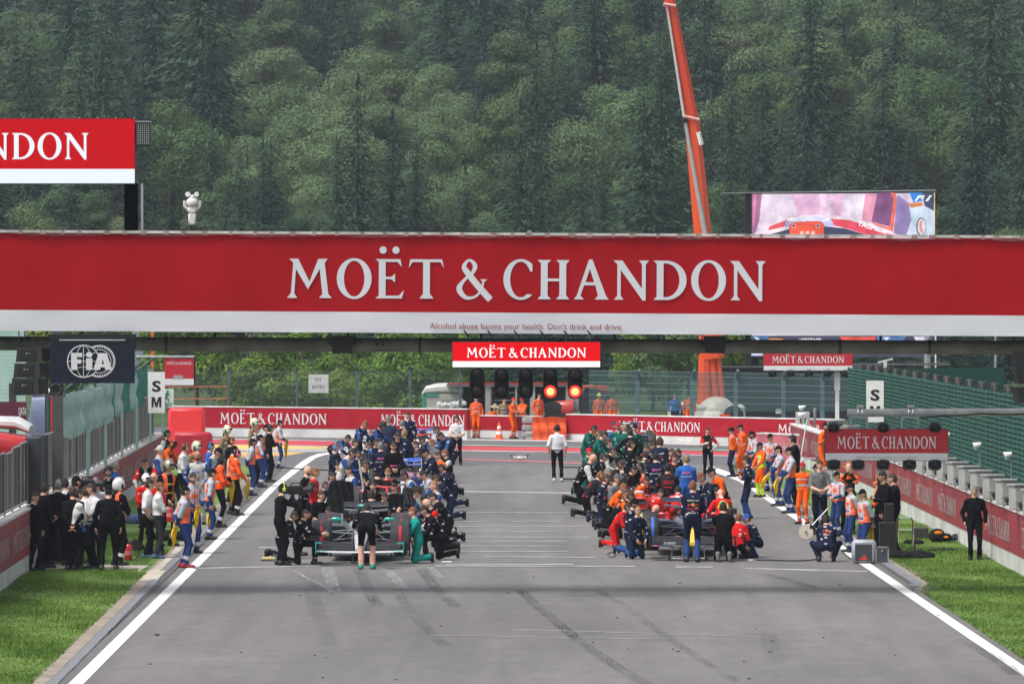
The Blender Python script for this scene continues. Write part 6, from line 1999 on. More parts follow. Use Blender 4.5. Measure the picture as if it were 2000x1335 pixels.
CL.update(bp=team_cloth('black_team',(.008,.008,.010),(.45,.45,.46)), np=team_cloth('navy_team',(.012,.018,.045),(.50,.45,.48)), rp=team_cloth('red_team',(.62,.018,.02),(.60,.58,.55)), gp=team_cloth('green_team',(.010,.11,.085),(.40,.52,.45)), wp=team_cloth('white_team',(.55,.54,.52),(.10,.14,.40)), up=team_cloth('blue_team',(.03,.08,.26),(.5,.5,.55)), ap=team_cloth('audi_team',(.020,.020,.023),(.50,.03,.03)), op=team_cloth('orange_team',(.85,.12,.01),(.03,.03,.03)))
OUT = {  # chest, belly, uparm, forearm, thigh, shin, band, shoe, hand
 'suit': 'black black black black black black black', 'whiteshirt': 'white white white white black black black', 'polo': 'white white white skin black black black', 'greypants': 'white white white white charcoal charcoal charcoal',
 'merc': 'bp bp bp bp black bp black', 'mercshort': 'bp black bp skin black skin skin', 'teal': 'teal teal teal teal teal teal teal', 'rb': 'np np np np navy rbblue rbblue', 'rbtee': 'np np np skin navy navy navy',
 'ferrari': 'rp red rp rp red rp red', 'ferraripants': 'rp red rp rp black black black', 'mclaren': 'bp black op op black black black', 'mclaren2': 'op bp op bp black black black', 'audi': 'ap ap ap darkred black black black',
 'alpine': 'np np np np navy np navy', 'rbull': 'wp wp up up wp offwhite offwhite', 'aston': 'gp gp gp gp green gp green', 'haas': 'bp bp wp wp black black black', 'haas2': 'bp bp bp wp black black black',
 'marshal': 'marwhite marwhite marwhite marnavy marnavy marnavy reflect', 'hivis': 'hivis hivis hivis hivis black black reflect', 'orangeall': 'orange orange orange orange orange orange reflect', 'lime': 'orange lime orange orange orange lime lime',
 'fire': 'black black black black black black reflect', 'tan': 'tan tan tan tan tan tan reflect', 'bluejk': 'blue blue blue blue navy navy navy', 'williams': 'np np up np navy rbblue navy', 'suitblue': 'suit suit suit suit suit suit suit', 'racer': 'bp bp rp wp black black black',
 'blacktee': 'black black black skin black black black', 'greytee': 'grey grey grey skin black black black', 'helmorange': 'white orange orange orange navy navy navy', 'blueback': 'blue blue blue blue blue blue blue', 'black': 'black black black black black black black', 'orangetop': 'orange charcoal orange orange black black black',
}
_hd = {}
def head_part(name, key, fn, m, body, info, smooth=True):
 """hair, caps, ear defenders and helmets: modelled once round a head at the origin, shared"""
 k = (key,)
 if k not in _hd:
  mb = MB(); fn(mb); _hd[k] = mb.mesh(name, m, smooth)
 me = _hd[k]
 o = bpy.data.objects.new(name, me); COL.objects.link(o); o.parent = body
 M = info['HM'].to_4x4(); M.translation = info['head']
 o.matrix_local = M
 if m is not None and not isinstance(m, list) and me.materials and me.materials[0] != m:
  o.material_slots[0].link = 'OBJECT'; o.material_slots[0].material = m
 return o
def shell_fn(cover, rx=.083, ry=.104, rz=.127, rough=.006, seedk=1, back=0.0):
 def fn(mb):
  rr = random.Random(seedk)
  nu, nv = 20,14; idx = {}; vs = []; fs = []
  for j in range(nv + 1):
   th = math.pi*j/nv
   for i in range(nu):
    ph = 2*math.pi*i/nu
    x, y_, z = math.sin(th)*math.sin(ph),-math.sin(th)*math.cos(ph), math.cos(th)
    n_ = 1 + rr.uniform(-rough, rough)*8
    vs.append((x*rx*n_, y_*ry*n_ + .004, z*rz*n_))
    idx[(j, i)] = (x, y_, z)
  for j in range(nv):
   for i in range(nu):
    k = (i + 1) % nu
    x, y_, z = idx[(j, i)]
    if cover(x, y_, z): fs.append((j*nu + i,(j + 1)*nu + i,(j + 1)*nu + k, j*nu + k))
  mb.add(vs, fs)
  if back:
   mb.ell((0,.085,-.06),(.05,.035, back),10,8)
 return fn
hair_short = shell_fn(lambda x, y, z: z > .42 - .0*y or (y > .05 and z > -.45) or (y > -.25 and z > .1), seedk=3)
hair_curly = shell_fn(lambda x, y, z: z > .38 or (y > -.05 and z > -.5) or (y > -.35 and z > .05), rx=.098, ry=.118, rz=.146, rough=.016, seedk=5)
hair_long = shell_fn(lambda x, y, z: z > .45 or (y > -.2 and z > -.9), rx=.092, ry=.112, rz=.134, rough=.010, seedk=7, back=.14)
hair_pony = shell_fn(lambda x, y, z: z > .45 or (y > .0 and z > -.5), rx=.085, ry=.107, rz=.129, rough=.006, seedk=9, back=.11)
hair_fringe = shell_fn(lambda x, y, z: (y > .15 and -.5 < z < .35), rx=.081, ry=.101, rz=.122, rough=.004, seedk=11)
beard = shell_fn(lambda x, y, z: z < -.30 and y < .1 and not (abs(x) < .22 and -.58 < z < -.36), rx=.074, ry=.104, rz=.124, rough=.006, seedk=13)
def cap_fn(mb):
 shell_fn(lambda x, y, z: z > .25, rx=.088, ry=.108, rz=.140, rough=.001)(mb)
 vs = []
 for k in range(9):
  a = math.pi*(k/8); vs.append((.082*math.cos(a),-.075 - .004,.040)); vs.append((.076*math.cos(a),-.085 - .085*math.sin(a),.030 - .012*math.sin(a)))
 mb.add(vs + [(v[0], v[1], v[2] - .006) for v in vs],[(2*k,2*k + 2,2*k + 3,2*k + 1) for k in range(8)] + [(18 + 2*k,18 + 2*k + 1,18 + 2*k + 3,18 + 2*k + 2) for k in range(8)])
def capback_fn(mb):
 shell_fn(lambda x, y, z: z > .25, rx=.088, ry=.108, rz=.140, rough=.001)(mb)
 mb.bbox((0,.12,.03),(.12,.07,.012),.005)
def beanie_fn(mb): shell_fn(lambda x, y, z: z > .18, rx=.09, ry=.110, rz=.145, rough=.003)(mb)
def helmet_fn(mb):
 shell_fn(lambda x, y, z: z > -.05 or (y > .1 and z > -.5), rx=.118, ry=.145, rz=.165, rough=.0)(mb)
 mb.box((0,-.02,.165),(.02,.22,.012))
def helmet_bits(mb):
 for s in (-1,1): mb.bbox((s*.118,-.01,-.02),(.03,.05,.10),.01)
 mb.bbox((0,-.125,.045),(.15,.03,.05),.01); mb.bbox((0,.09,-.14),(.16,.08,.16),.03)
def hard_fn(mb):
 shell_fn(lambda x, y, z: z > .12, rx=.105, ry=.130, rz=.150, rough=.0)(mb)
 mb.torus((0,0,.02),.115,.012, 'z',18,6)
def phones_fn(mb):
 for s in (-1,1): mb.bbox((s*.098,.005,-.002),(.042,.075,.092),.018)
 pts_ = [(.098*math.cos(a),.0,.145*math.sin(a) + .0) for a in [math.pi*i/10 for i in range(11)]]
 mb.tube(pts_,.011,6)
def hat_fn(mb):
 shell_fn(lambda x, y, z: z > .2, rx=.09, ry=.11, rz=.145, rough=.002)(mb)
 mb.lathe([(.03,.17),(.036,.17),(.045,.09)], axis='z', n=18)
def glasses_fn(mb):
 for s in (-1,1): mb.bbox((s*.031,-.104,.017),(.048,.012,.030),.005)
 mb.box((0,-.104,.022),(.02,.006,.008))
def shell_part(name, me_src, info, fmask, off, m, body, uvsplit=None, mats=None):
 """garment lying over the body: offset copy of the faces in fmask"""
 F = info['F']; vert = info['vert']
 sel = np.nonzero(fmask)[0]
 if len(sel) < 4: return None
 used, inv = np.unique(F[sel], return_inverse=True)
 # vertex normals from faces
 fn = np.cross(vert[F[:,2]] - vert[F[:,0]], vert[F[:,3]] - vert[F[:,1]])
 vn = np.zeros_like(vert)
 for c_ in range(4): np.add.at(vn, F[:, c_], fn)
 vn = vn/(np.linalg.norm(vn, axis=1, keepdims=True) + 1e-9)
 P = vert[used] + vn[used]*off
 me = bpy.data.meshes.new(name)
 me.from_pydata([tuple(p) for p in P.tolist()],[],[tuple(x) for x in inv.reshape(-1,4).tolist()])
 ml = mats if mats else [m]
 for q in ml: me.materials.append(q)
 if uvsplit is not None:
  me.polygons.foreach_set('material_index',[int(v) for v in uvsplit[sel]])
 me.shade_smooth(); me.update()
 o = bpy.data.objects.new(name, me); COL.objects.link(o); o.parent = body
 return o
VEST_O = cloth('vest_orange',(.90,.16,.07)); VEST_P = cloth('vest_pale',(.58,.55,.60)); VEST_B = cloth('vest_blue',(.06,.09,.35))
CAPM = {'black': cloth('cap_black',(.012,.012,.013)), 'white': cloth('cap_white',(.6,.6,.6)), 'red': cloth('cap_red',(.5,.02,.03)), 'blue': cloth('cap_blue',(.04,.10,.38)), 'grey': cloth('cap_grey',(.12,.12,.13))}
HELM = {'cream': mat('helmet_cream',(.62,.64,.45),.3, coat=.3, var=.05), 'white': mat('helmet_white',(.70,.70,.70),.3, coat=.3, var=.05), 'gold': mat('helmet_gold',(.42,.38,.26),.2, metal=.6, var=.15)}
PHM = {'black': BLACK, 'orange': mat('ear_orange',(.85,.16,.02),.4), 'blue': mat('ear_blue',(.05,.30,.65),.4), 'pink': mat('ear_pink',(.75,.08,.22),.4), 'lime': mat('ear_lime',(.55,.75,.05),.4)}
people = []
_pc = {}
def person(x, yh, yf, pose, face, outfit, arms='sides', hair='brown', head=None, phones=None, skin=0, fat=1.0, vest=False, label='', group=None, hy=0.0, shoe=None, glasses=False, bd=None, logo=None, sc=None, style=None, backlogo=None):
 P = POSES[pose]; hg = P['hgt']
 if yf is None:
  yf = (yh - 545*(hg/CAM_H))/(1 - hg/CAM_H)
  s = sc or 1.0
 else:
  base = G(x, yf)
  s = (yf - yh)*base.y/F_PX/hg
  if sc: s = sc
 p = G(x, yf)
 seed = len(people)*7 + 3
 key = (pose, arms, round(fat,2), seed if pose == 'stand' else seed % 5, hy)
 me, info = build_person_mesh(pose, arms, fat, seed, hy)
 for nm_ in SLOTS: me.materials.append(EYE)
 o = bpy.data.objects.new('person', me)
 COL.objects.link(o)
 tag(o, label, 'person', group)
 o.location = p
 o.rotation_euler = (0,0, R(face))
 s = max(.86, min(1.14, s))
 o.scale = (s, s, s)
 off = Matrix.Rotation(R(face),3, 'Z') @ Vector((info['head'].x, info['head'].y,0))*s
 o.location.x -= off.x
 sk = SKINS[skin]
 ks = OUT[outfit].split()
 def cm(k): return sk if k == 'skin' else CL[k]
 full = [cm(ks[0]), cm(ks[1]), cm(ks[2]), cm(ks[3]), sk, cm(ks[4]), cm(ks[5]), cm(ks[6]), shoe or SOLE, sk, EYE, LIP]
 for i, m_ in enumerate(full): me.materials[i] = m_
 h = HAIRS.get(hair)
 if head in (None, 'none') or head.startswith('hair'):
  if h is not None:
   st = style or 'short'
   fn = dict(short=hair_short, curly=hair_curly, long=hair_long, pony=hair_pony)[st]
   head_part('hair', 'hair_' + st, fn, h, o, info)
 else:
  kind, colr = head.split('-')
  if h is not None and kind not in ('helmet',):
   st = 'pony' if style == 'pony' else ('long' if style == 'long' else 'fringe')
   head_part('hair', 'hair_u_' + st, dict(pony=hair_pony, long=hair_long, fringe=hair_fringe)[st], h, o, info)
  if kind == 'cap': head_part('cap', 'cap', cap_fn, CAPM[colr], o, info)
  if kind == 'capback': head_part('cap', 'capback', capback_fn, CAPM[colr], o, info)
  if kind == 'beanie': head_part('beanie', 'beanie', beanie_fn, CAPM[colr], o, info)
  if kind == 'hat': head_part('hat', 'hat', hat_fn, cloth('straw',(.42,.36,.24)), o, info)
  if kind == 'hard': head_part('hard_hat', 'hard', hard_fn, CAPM[colr] if colr != 'yellow' else mat('hard_yellow',(.8,.7,.05),.4), o, info)
  if kind == 'helmet':
   head_part('helmet', 'helmet', helmet_fn, HELM[colr], o, info)
   head_part('helmet_fittings', 'helmetb', helmet_bits, BLACK, o, info)
 if bd: head_part('beard', 'beard', beard, HAIRS[bd], o, info)
 if phones: head_part('headset', 'phones', phones_fn, PHM[phones], o, info)
 if glasses: head_part('glasses', 'glasses', glasses_fn, BLACK, o, info)
 fc, tg = info['fc'], info['tagi']
 c7 = np.array(info['c7']); up_ = np.array(info['up']); fw_ = np.array(info['fw']); sx_ = np.array(info['sx'])
 rel = fc - c7
 u = rel @ up_; f_ = rel @ fw_; xs = rel @ sx_
 torso = (tg == SI['chest']) | (tg == SI['belly'])
 if vest:
  mask = torso & (u < -.03) & (u > -.50)
  edge = (np.abs(xs) > .115) | (u < -.44) | (np.abs(xs) < .018) & (f_ > 0)
  blob = (np.abs(xs) < .08) & (u > -.24) & (u < -.14)
  blob2 = (np.abs(xs) < .09) & (u > -.40) & (u < -.36)
  sp = np.where(edge,0, np.where(blob,0, np.where(blob2,2,1)))
  if vest == 'sash':
   mask = torso & (np.abs(np.abs(xs) - .10) < .045) & (u > -.48); sp = np.zeros(len(fc))
  shell_part('tabard', me, info, mask,.014, None, o, sp,[VEST_O, VEST_P, VEST_B])
 if outfit in ('hivis', 'orangeall', 'lime', 'fire', 'tan'):
  mask = torso & (((u < -.30) & (u > -.35)) | ((u < -.14) & (u > -.17) & (np.abs(xs) < .2)))
  shell_part('reflective_band', me, info, mask,.010, CL['reflect'] if outfit != 'fire' else CL['yellow'], o)
 if outfit in ('suit',):
  pass
 if outfit in ('whiteshirt', 'polo', 'greypants', 'mercshort', 'suit', 'blacktee'):
  mask = torso & (u < -.44) & (u > -.48) if pose == 'stand' else np.zeros(len(fc), bool)
  shell_part('belt', me, info, mask,.008, CL['black'], o)
 def flat_patch(name, txt, cx, cu, w, hgt_, m, front=False, shear=0.0):
  """sewn lettering laid just off the back or chest, following the cloth at its place"""
  sgn = 1 if front else -1
  best = (np.abs(xs - cx) < .10) & (np.abs(u - cu) < .05) & torso & (f_*sgn > 0)
  dep = (f_[best]*sgn).max() if best.any() else .13
  V_, F_, w_ = txt
  c_ = info['c7'] + info['sx']*cx + info['up']*cu + info['fw']*(sgn*(dep + .010))
  rgt = info['sx']*(1 if front else -1)*(1)
  # reading direction: to the viewer's right
  rgt = info['sx']*(1.0 if front else -1.0)
  rgt = rgt
  nrm = info['fw']*sgn
  if rgt.cross(info['up']).dot(nrm) < 0: rgt = -rgt
  mb = MB(); mb.add([c_ + rgt*(q[0]*w/w_) + info['up']*(q[1]*hgt_) - nrm*(.9*(q[0]*w/w_) ** 2*1.6) + nrm*.002 for q in V_], F_)
  ob = mb.build(name, m, o); return ob
 if backlogo: backlogo(flat_patch)
 if logo: logo(lambda*a, **k: flat_patch(*a, front=True, **k))
 people.append((o, info, s))
 return o
def hand_world(idx, side=0, ahead=.09):
 o, info, s = people[idx]
 W, d, sgn, _ = info['wr'][side]
 M = Matrix.Translation(o.location) @ Matrix.Rotation(o.rotation_euler.z,4, 'Z') @ Matrix.Diagonal((s, s, s,1))
 return M @ (Vector(W) + Vector(d)*ahead)
# ---- small sewn or printed marks
TW = mat('thread_white',(.6,.6,.6),.7); TRD = mat('thread_red',(.55,.03,.03),.7); TPK = mat('thread_pink',(.8,.12,.35),.7); TYE = mat('thread_yellow',(.8,.55,.05),.7); TOR = mat('thread_orange',(.8,.25,.04),.7)
def lg_bull(fp):
 fp('lettering', sans_text('ORACLE', bold=.02),0,-.12,.26,.042, TW)
 fp('emblem_bulls', _bulls(),0,-.235,.26,.07, TRD)
 fp('emblem_sun', _disc(),0,-.225,.07,.07, TYE)
 fp('lettering', sans_text('Red Bull', bold=.03),0,-.30,.25,.045, TRD)
 fp('lettering', sans_text('Mobil 1', bold=.02),0,-.39,.22,.045, TW)
def _poly(pts):
 v, f = _curve_mesh([pts]); w = max(p[0] for p in v) - min(p[0] for p in v)
 return v, f, w
def _disc(): return _poly([(math.cos(2*math.pi*i/16)*.5,.5 + math.sin(2*math.pi*i/16)*.5) for i in range(16)])
def _bulls():
 a = [(-1.0,.30),(-.85,.75),(-.55,.95),(-.30,.70),(-.12,.62),(-.05,.35),(-.22,.45),(-.30,.15),(-.40,.40),(-.62,.42),(-.78,.10),(-.80,.42)]
 v1, f1 = _curve_mesh([a]); v2 = [(-p[0], p[1], p[2]) for p in v1]
 return v1 + v2, f1 + [tuple(i + len(v1) for i in q) for q in f1],2.0
def _rings():
 V = []; F = []
 for k in range(4):
  pts = [(.5*math.cos(2*math.pi*i/20) + k*.72 - 1.08,.5 + .5*math.sin(2*math.pi*i/20)) for i in range(21)]
  v, f = ribbon(pts,[.13]*21,.002,.004*k); F += [tuple(i + len(V) for i in q) for q in f]; V += v
 return V, F,3.1
def lg_bull_small(fp):
 fp('emblem_bulls', _bulls(),0,-.16,.20,.05, TRD); fp('emblem_sun', _disc(),0,-.155,.05,.05, TYE)
 fp('lettering', sans_text('Red Bull', bold=.03),0,-.205,.18,.035, TRD); fp('lettering', sans_text('Mobil 1', bold=.02),0,-.26,.16,.035, TW)
def lg_bwt(fp): fp('lettering', sans_text('BWT', bold=.04),0,-.15,.20,.055, TPK); fp('lettering', sans_text('ALPINE', bold=.01),0,-.23,.28,.035, TW)
def lg_bwtf(fp): fp('lettering', sans_text('BWT', bold=.04),0,-.33,.20,.055, TPK)
def lg_pet(fp): fp('lettering', sans_text('PETRONAS', bold=.02),0,-.08,.30,.042, TW)
def lg_audi(fp): fp('emblem_rings', _rings(),0,-.17,.26,.075, TRD); fp('lettering', sans_text('Revolut', bold=.02),0,-.26,.20,.04, TRD)
def lg_hp(fp): fp('emblem_disc', _disc(),0,-.20,.15,.15, TW); fp('lettering', sans_text('hp', shear=.3, bold=.02),0,-.165,.085,.055, mat('hp_blue',(.05,.15,.6)))
def lg_haas(fp): fp('lettering', sans_text('Haas', bold=.02),0,-.14,.20,.05, TW); fp('lettering', sans_text('MoneyGram', bold=.02),0,-.22,.26,.035, TRD)
def lg_chestw(fp): fp('lettering', sans_text('HAAS', bold=.03),0,-.30,.13,.05, TRD); fp('stripe', _disc(),.10,-.12,.06,.03, TRD)
def lg_visa(fp): fp('lettering', sans_text('VISA', bold=.03),0,-.20,.16,.05, mat('visa_blue',(.03,.06,.35))); fp('emblem_bulls', _bulls(),0,-.34,.18,.06, TRD)
def lg_white(fp): fp('lettering', sans_text('MERCEDES', bold=.0),0,-.14,.22,.03, TW)
GL_ = 'officials and guests gathered by the left wall'
GM = 'marshals in orange and white tabards along the left line'
GR_ = 'marshals in orange and white tabards along the right line'
GC = 'crew members around the left column of cars'
GD = 'crew members around the right column of cars'
GF = 'orange marshals at the opening in the far wall'
T = person
# --- left group by the wall
T(69,962,1114, 'stand',55, 'suit', 'sides', 'dark', label='man in black suit standing closest to the left wall, short hair', group=GL_, skin=1)
T(88,944,1109, 'stand',120, 'suit', 'front', 'dark', phones='black', label='man in black suit and headset right behind the leftmost suited man', group=GL_, skin=1)
T(80,932, None, 'stand',150, 'whiteshirt', 'sides', 'dark', 'cap-black', label='man in black cap half hidden beside the gate post', group=GL_)
T(114,938,1104, 'stand',170, 'suit', 'phone', 'grey', phones='black', label='grey-haired man with headphones and black jacket, back turned', group=GL_)
T(126,935, None, 'stand',-130, 'whiteshirt', 'face', 'dark', label='dark-haired man in white shirt behind the grey-haired man with headphones', group=GL_, skin=2)
T(149,932,1100, 'stand',120, 'suit', 'cam', 'black', 'cap-black', label='man in black cap filming with a shoulder camera by the wall', group=GL_)
T(143,952,1113, 'stand',175, 'suit', 'behind', 'brown', label='man in black suit with hands clasped behind his back', group=GL_, skin=1)
T(152,956,1113, 'stand',120, 'whiteshirt', 'cross', 'dark', label='dark-haired man in white shirt with folded arms, nearest white shirt', group=GL_, fat=1.05)
T(168,952,1109, 'stand',150, 'whiteshirt', 'front', 'brown', phones='black', label='man in white shirt with headset squeezed behind the folded-arms man', group=GL_)
T(179,945,1111, 'stand',-60, 'whiteshirt', 'low', 'brown', phones='black', label='man in white shirt holding a rolled white plan', group=GL_, fat=1.1)
T(187,934,1098, 'stand',-20, 'whiteshirt', 'sides', 'grey', glasses=True, label='grey-haired man in sunglasses and white shirt facing the track', group=GL_)
T(212,947,1113, 'stand',180, 'black', 'sides', 'black', 'cap-black', fat=1.22, label='broad man in black with black cap seen from behind, legs apart', group=GL_, sc=1.0)
T(232,938,1104, 'stand',130, 'fire', 'front', None, 'helmet-white', vest='sash', label='fire marshal in white helmet and black suit with orange sash', group=GL_)
T(212,913,1056, 'stand',5, 'racer', 'sides', 'black', phones='black', bd='black', label='bearded man in black and red jacket with headset by the wall', group=GL_, skin=1)
T(226,902,1040, 'stand',70, 'bluejk', 'sides', 'grey', label='grey-haired man in blue jacket facing right by the wall', group=GL_, skin=2)
T(284,890,1030, 'stoop',-15, 'racer', 'low', 'dark', label='crew man in black shirt with red and white shoulders leaning forward', group=GL_)
T(286,928,1066, 'stand',30, 'ferraripants', 'front', None, 'helmet-white', label='man in white helmet and red clothes behind the bald man in red', group=GL_)
T(301,924,1084, 'stand',-15, 'ferraripants', 'down', None, glasses=True, fat=1.15, label='bald man with glasses and red shirt behind the two white shirts', group=GL_, skin=0)
T(293,937,1089, 'stand',95, 'polo', 'pocket', 'dark', label='dark-haired man in white polo shirt with hand in pocket', group=GL_, shoe=mat('shoe_blue',(.05,.12,.2)))
T(313,943,1090, 'stand',100, 'greypants', 'cross', 'ginger', label='short-haired man in white shirt and grey trousers with folded arms', group=GL_, shoe=_mats['shoe_blue'])
T(330,901,1066, 'stand',40, 'fire', 'low', None, 'helmet-gold', vest='sash', label='fire marshal in golden visor helmet and black suit with yellow bands', group=GL_)
T(327,840, None, 'stand',80, 'haas', 'sides', 'black', label='crew man in black with white sleeves at the far end of the left wall', group=GL_, skin=2)
T(340,857, None, 'stoop',60, 'mclaren2', 'low', 'black', phones='orange', label='crew man in orange and black stooping near the red barriers', group=GL_, skin=4)
T(313,872,1010, 'stand',75, 'rbull', 'front', 'blond', 'capback-white', label='crew man in white and blue shirt beside the orange and black man', group=GL_)
T(362,866,1000, 'stand',80, 'whiteshirt', 'front', 'ginger', phones='black', label='man in white shirt, black trousers and headset before the red barriers', group=GL_)
T(384,865, None, 'stand',60, 'tan', 'sides', None, 'helmet-cream', vest='sash', label='fire marshal in cream helmet beside the bald racing driver', group=GL_)
T(386,881,1024, 'stand',-5, 'rbull', 'hips', None, label='bald racing driver in white and blue overalls facing the camera', group=GL_, skin=2, logo=lg_visa, bd='brown')
T(412,865, None, 'stand',80, 'bluejk', 'sides', 'dark', phones='blue', label='man in blue jacket with blue ear defenders before the red barrier', group=GL_)
T(426,872, None, 'stoop',70, 'rbull', 'front', 'black', 'cap-black', label='crew man in white and blue with black cap, stooping left of the orange jackets', group=GL_)
# --- left marshal line
T(362,951,1108, 'stand',100, 'marshal', 'behind', 'dark', 'cap-black', vest=True, fat=1.05, label='nearest left marshal in white, navy and orange tabard, wearing red shoes', group=GM, shoe=mat('shoe_red',(.35,.02,.02)))
T(377,925,1080, 'stand',30, 'marshal', 'front', 'dark', vest=True, bd='black', label='bearded marshal behind the nearest left marshal', group=GM, skin=1)
T(415,917,1053, 'stand',95, 'marshal', 'sides', 'dark', 'cap-black', vest=True, label='marshal in black cap holding a yellow flag left of the big orange jacket', group=GM)
T(434,890,1029, 'stand',95, 'hivis', 'front', 'black', style='long', fat=1.25, vest='sash', label='large person with long black hair in bright orange jacket on the left line', group=GM, skin=3)
T(464,880,1006, 'stand',95, 'hivis', 'low', 'black', phones='pink', vest='sash', label='dark-haired person in orange jacket with pink ear defenders', group=GM)
T(452,855, None, 'stand',100, 'black', 'front', 'black', phones='orange', label='person in black with orange ear defenders on the left', group=GM)
T(458,872, None, 'stand',100, 'orangetop', 'front', 'black', 'cap-black', vest=True, label='marshal in pinkish tabard and black cap behind the orange jackets', group=GM)
T(444,834, None, 'stand',60, 'tan', 'sides', None, 'helmet-cream', label='fire marshal in cream helmet and tan coat beyond the orange jackets', group=GM)
T(494,858,967, 'stand',100, 'marshal', 'behind', 'brown', 'cap-black', style='pony', vest=True, label='marshal with brown ponytail and black cap, hands behind back', group=GM)
T(509,850,951, 'stand',100, 'marshal', 'front', 'dark', 'cap-black', vest=True, label='marshal in black cap right of the ponytailed marshal', group=GM)
T(497,820, None, 'stand',70, 'tan', 'sides', None, 'helmet-cream', label='fire marshal in cream helmet nearest the white line corner', group=GM)
T(501,832, None, 'stand',80, 'haas', 'sides', 'ginger', glasses=True, label='man in sunglasses with white sleeves below the cream helmet', group=GM)
T(520,830,938, 'stand',60, 'marshal', 'sides', 'black', 'cap-black', vest=True, label='marshal hidden behind the person in black holding papers', group=GM)
T(529,831,941, 'stand',85, 'black', 'phone', 'black', phones='black', label='person in black with headset holding white papers on the line', group=GM)
T(547,822,914, 'stand',90, 'marshal', 'front', 'dark', 'cap-black', vest=True, label='farthest marshal of the left line, black cap and yellow flag', group=GM)
# --- left column of cars
T(553,946,1103, 'stand',110, 'black', 'cam', 'black', 'cap-black', phones='lime', label='cameraman in black shouldering a large camera beside the silver car', group=None)
T(597,995,1102, 'knee1',75, 'merc', 'reach', 'brown', label='kneeling mechanic in black reaching for the covered front tyre', group=GC, logo=lg_white)
T(608,937,1084, 'stoop',75, 'merc', 'front', 'dark', label='mechanic in black standing behind the kneeling one, left of the silver car', group=GC, skin=1)
T(601,911,1056, 'stand',75, 'merc', 'sides', None, bd='dark', label='bald bearded mechanic in black, left of the silver car', group=GC)
T(616,915,1058, 'stand',80, 'ferraripants', 'sides', 'ginger', label='short-haired man in red behind the bald bearded mechanic', group=GC)
T(628,958,1068, 'kneel',40, 'blacktee', 'front', 'brown', label='brown-haired mechanic crouching behind the left covered tyre', group=GC)
T(649,923, None, 'kneel',30, 'bluejk', 'low', 'dark', label='mechanic in blue crouching beside the black tyre cover', group=GC, skin=2)
T(643,987,1076, 'kneelf',20, 'merc', 'low', 'dark', label='mechanic with dark hair whose head shows above the covered left tyre', group=GC)
T(682,911, None, 'kneel',-60, 'rbull', 'front', 'black', label='driver in white and blue overalls seated facing left', group=GC, skin=1)
T(678,899, None, 'kneel',30, 'rbull', 'low', 'ginger', label='crew man in white and blue behind the seated driver', group=GC)
T(688,874, None, 'stoop',80, 'rbull', 'reach', 'dark', label='crew man in white and blue with an orange glove leaning right', group=GC)
T(656,866, None, 'stand',80, 'alpine', 'front', 'ginger', phones='blue', label='man in navy with blue headset at the left of the cars', group=GC)
T(743,864, None, 'stand',180, 'alpine', 'front', 'grey', fat=1.1, label='grey-haired man in navy seen from behind with pink lettering', group=GC, backlogo=lg_bwt)
T(769,864, None, 'stand',5, 'black', 'front', 'brown', glasses=True, bd='brown', label='man in sunglasses and black overalls facing the camera between the cars', group=GC, logo=lg_bwtf)
T(758,914, None, 'kneel',5, 'blacktee', 'low', 'ginger', label='short-haired man in black T-shirt looking down at the second car', group=GC)
T(737,917, None, 'kneel',170, 'black', 'low', 'black', 'cap-black', label='mechanic in black cap working at the second car', group=GC)
T(729,940, None, 'kneel',10, 'merc', 'low', 'dark', label='dark-haired mechanic in black kneeling behind the silver car', group=GC, fat=1.1)
T(716,969,1111, 'bend',180, 'mercshort', 'low', 'black', label='mechanic in black shorts bending over the nose of the silver car', group=GC, backlogo=lg_pet, shoe=mat('shoe_teal',(.02,.28,.25)), sc=1.0)
T(725,958, None, 'kneel',170, 'merc',('up', 'low'), 'dark', label='mechanic in black with raised arm holding the pole', group=GC, backlogo=lg_pet)
T(806,991,1099, 'kneel',-85, 'teal', 'wheel', 'ginger', label='kneeling mechanic in teal overalls at the right covered tyre', group=GC, skin=0, fat=1.1)
T(829,988, None, 'knee1f',-80, 'merc', 'wheel', 'dark', label='mechanic in black kneeling right behind the teal one', group=GC, backlogo=lg_white)
T(834,974, None, 'kneelf',-75, 'racer', 'wheel', None, label='bald mechanic in black and red kneeling third from the front', group=GC)
T(829,966, None, 'kneelf',-70, 'merc', 'low', 'black', label='black-haired mechanic beside the bald kneeling one', group=GC, skin=2)
T(815,949, None, 'kneelf',-60, 'rbull', 'wheel', 'dark', style='curly', label='curly-haired mechanic in white and blue bending to the wheel', group=GC)
T(847,940, None, 'kneel',-70, 'rbull', 'low', 'blond', style='pony', label='fair-haired mechanic in white and blue with tied hair', group=GC)
T(827,903, None, 'stoop',-60, 'rbull', 'low', 'dark', label='mechanic in white and blue leaning over, right of the second car', group=GC, sc=.9)
T(856,882, None, 'kneel',-60, 'mclaren2', 'wheel', 'brown', label='mechanic in orange and black kneeling at the right of the left column', group=GC)
T(869,878,968, 'kneel',-70, 'haas', 'wheel', 'ginger', label='mechanic in black with white sleeves kneeling outermost on the right', group=GC)
T(831,873, None, 'stoop',-70, 'alpine', 'low', 'dark', 'capback-black', label='mechanic in navy with backward cap beside the upright black tyre', group=GC)
T(861,843, None, 'lean',-60, 'williams', 'low', 'dark', label='dark-haired mechanic in navy bending left near the far cars', group=GC, skin=1)
T(852,830, None, 'stoop',-60, 'williams', 'sides', 'brown', label='brown-haired mechanic behind the bending navy one', group=GC)
T(843,858, None, 'kneel',-40, 'greytee', 'front', 'ginger', label='mechanic in grey crouching by the far white car', group=GC)
T(892,813,908, 'stand',-5, 'polo', 'front', 'dark', phones='black', label='man in white shirt and headset standing alone left of the empty track', skin=0)
T(713,819, None, 'stoop',50, 'williams', 'low', 'ginger', label='fair mechanic in navy stooping at the far end of the left column', group=GC)
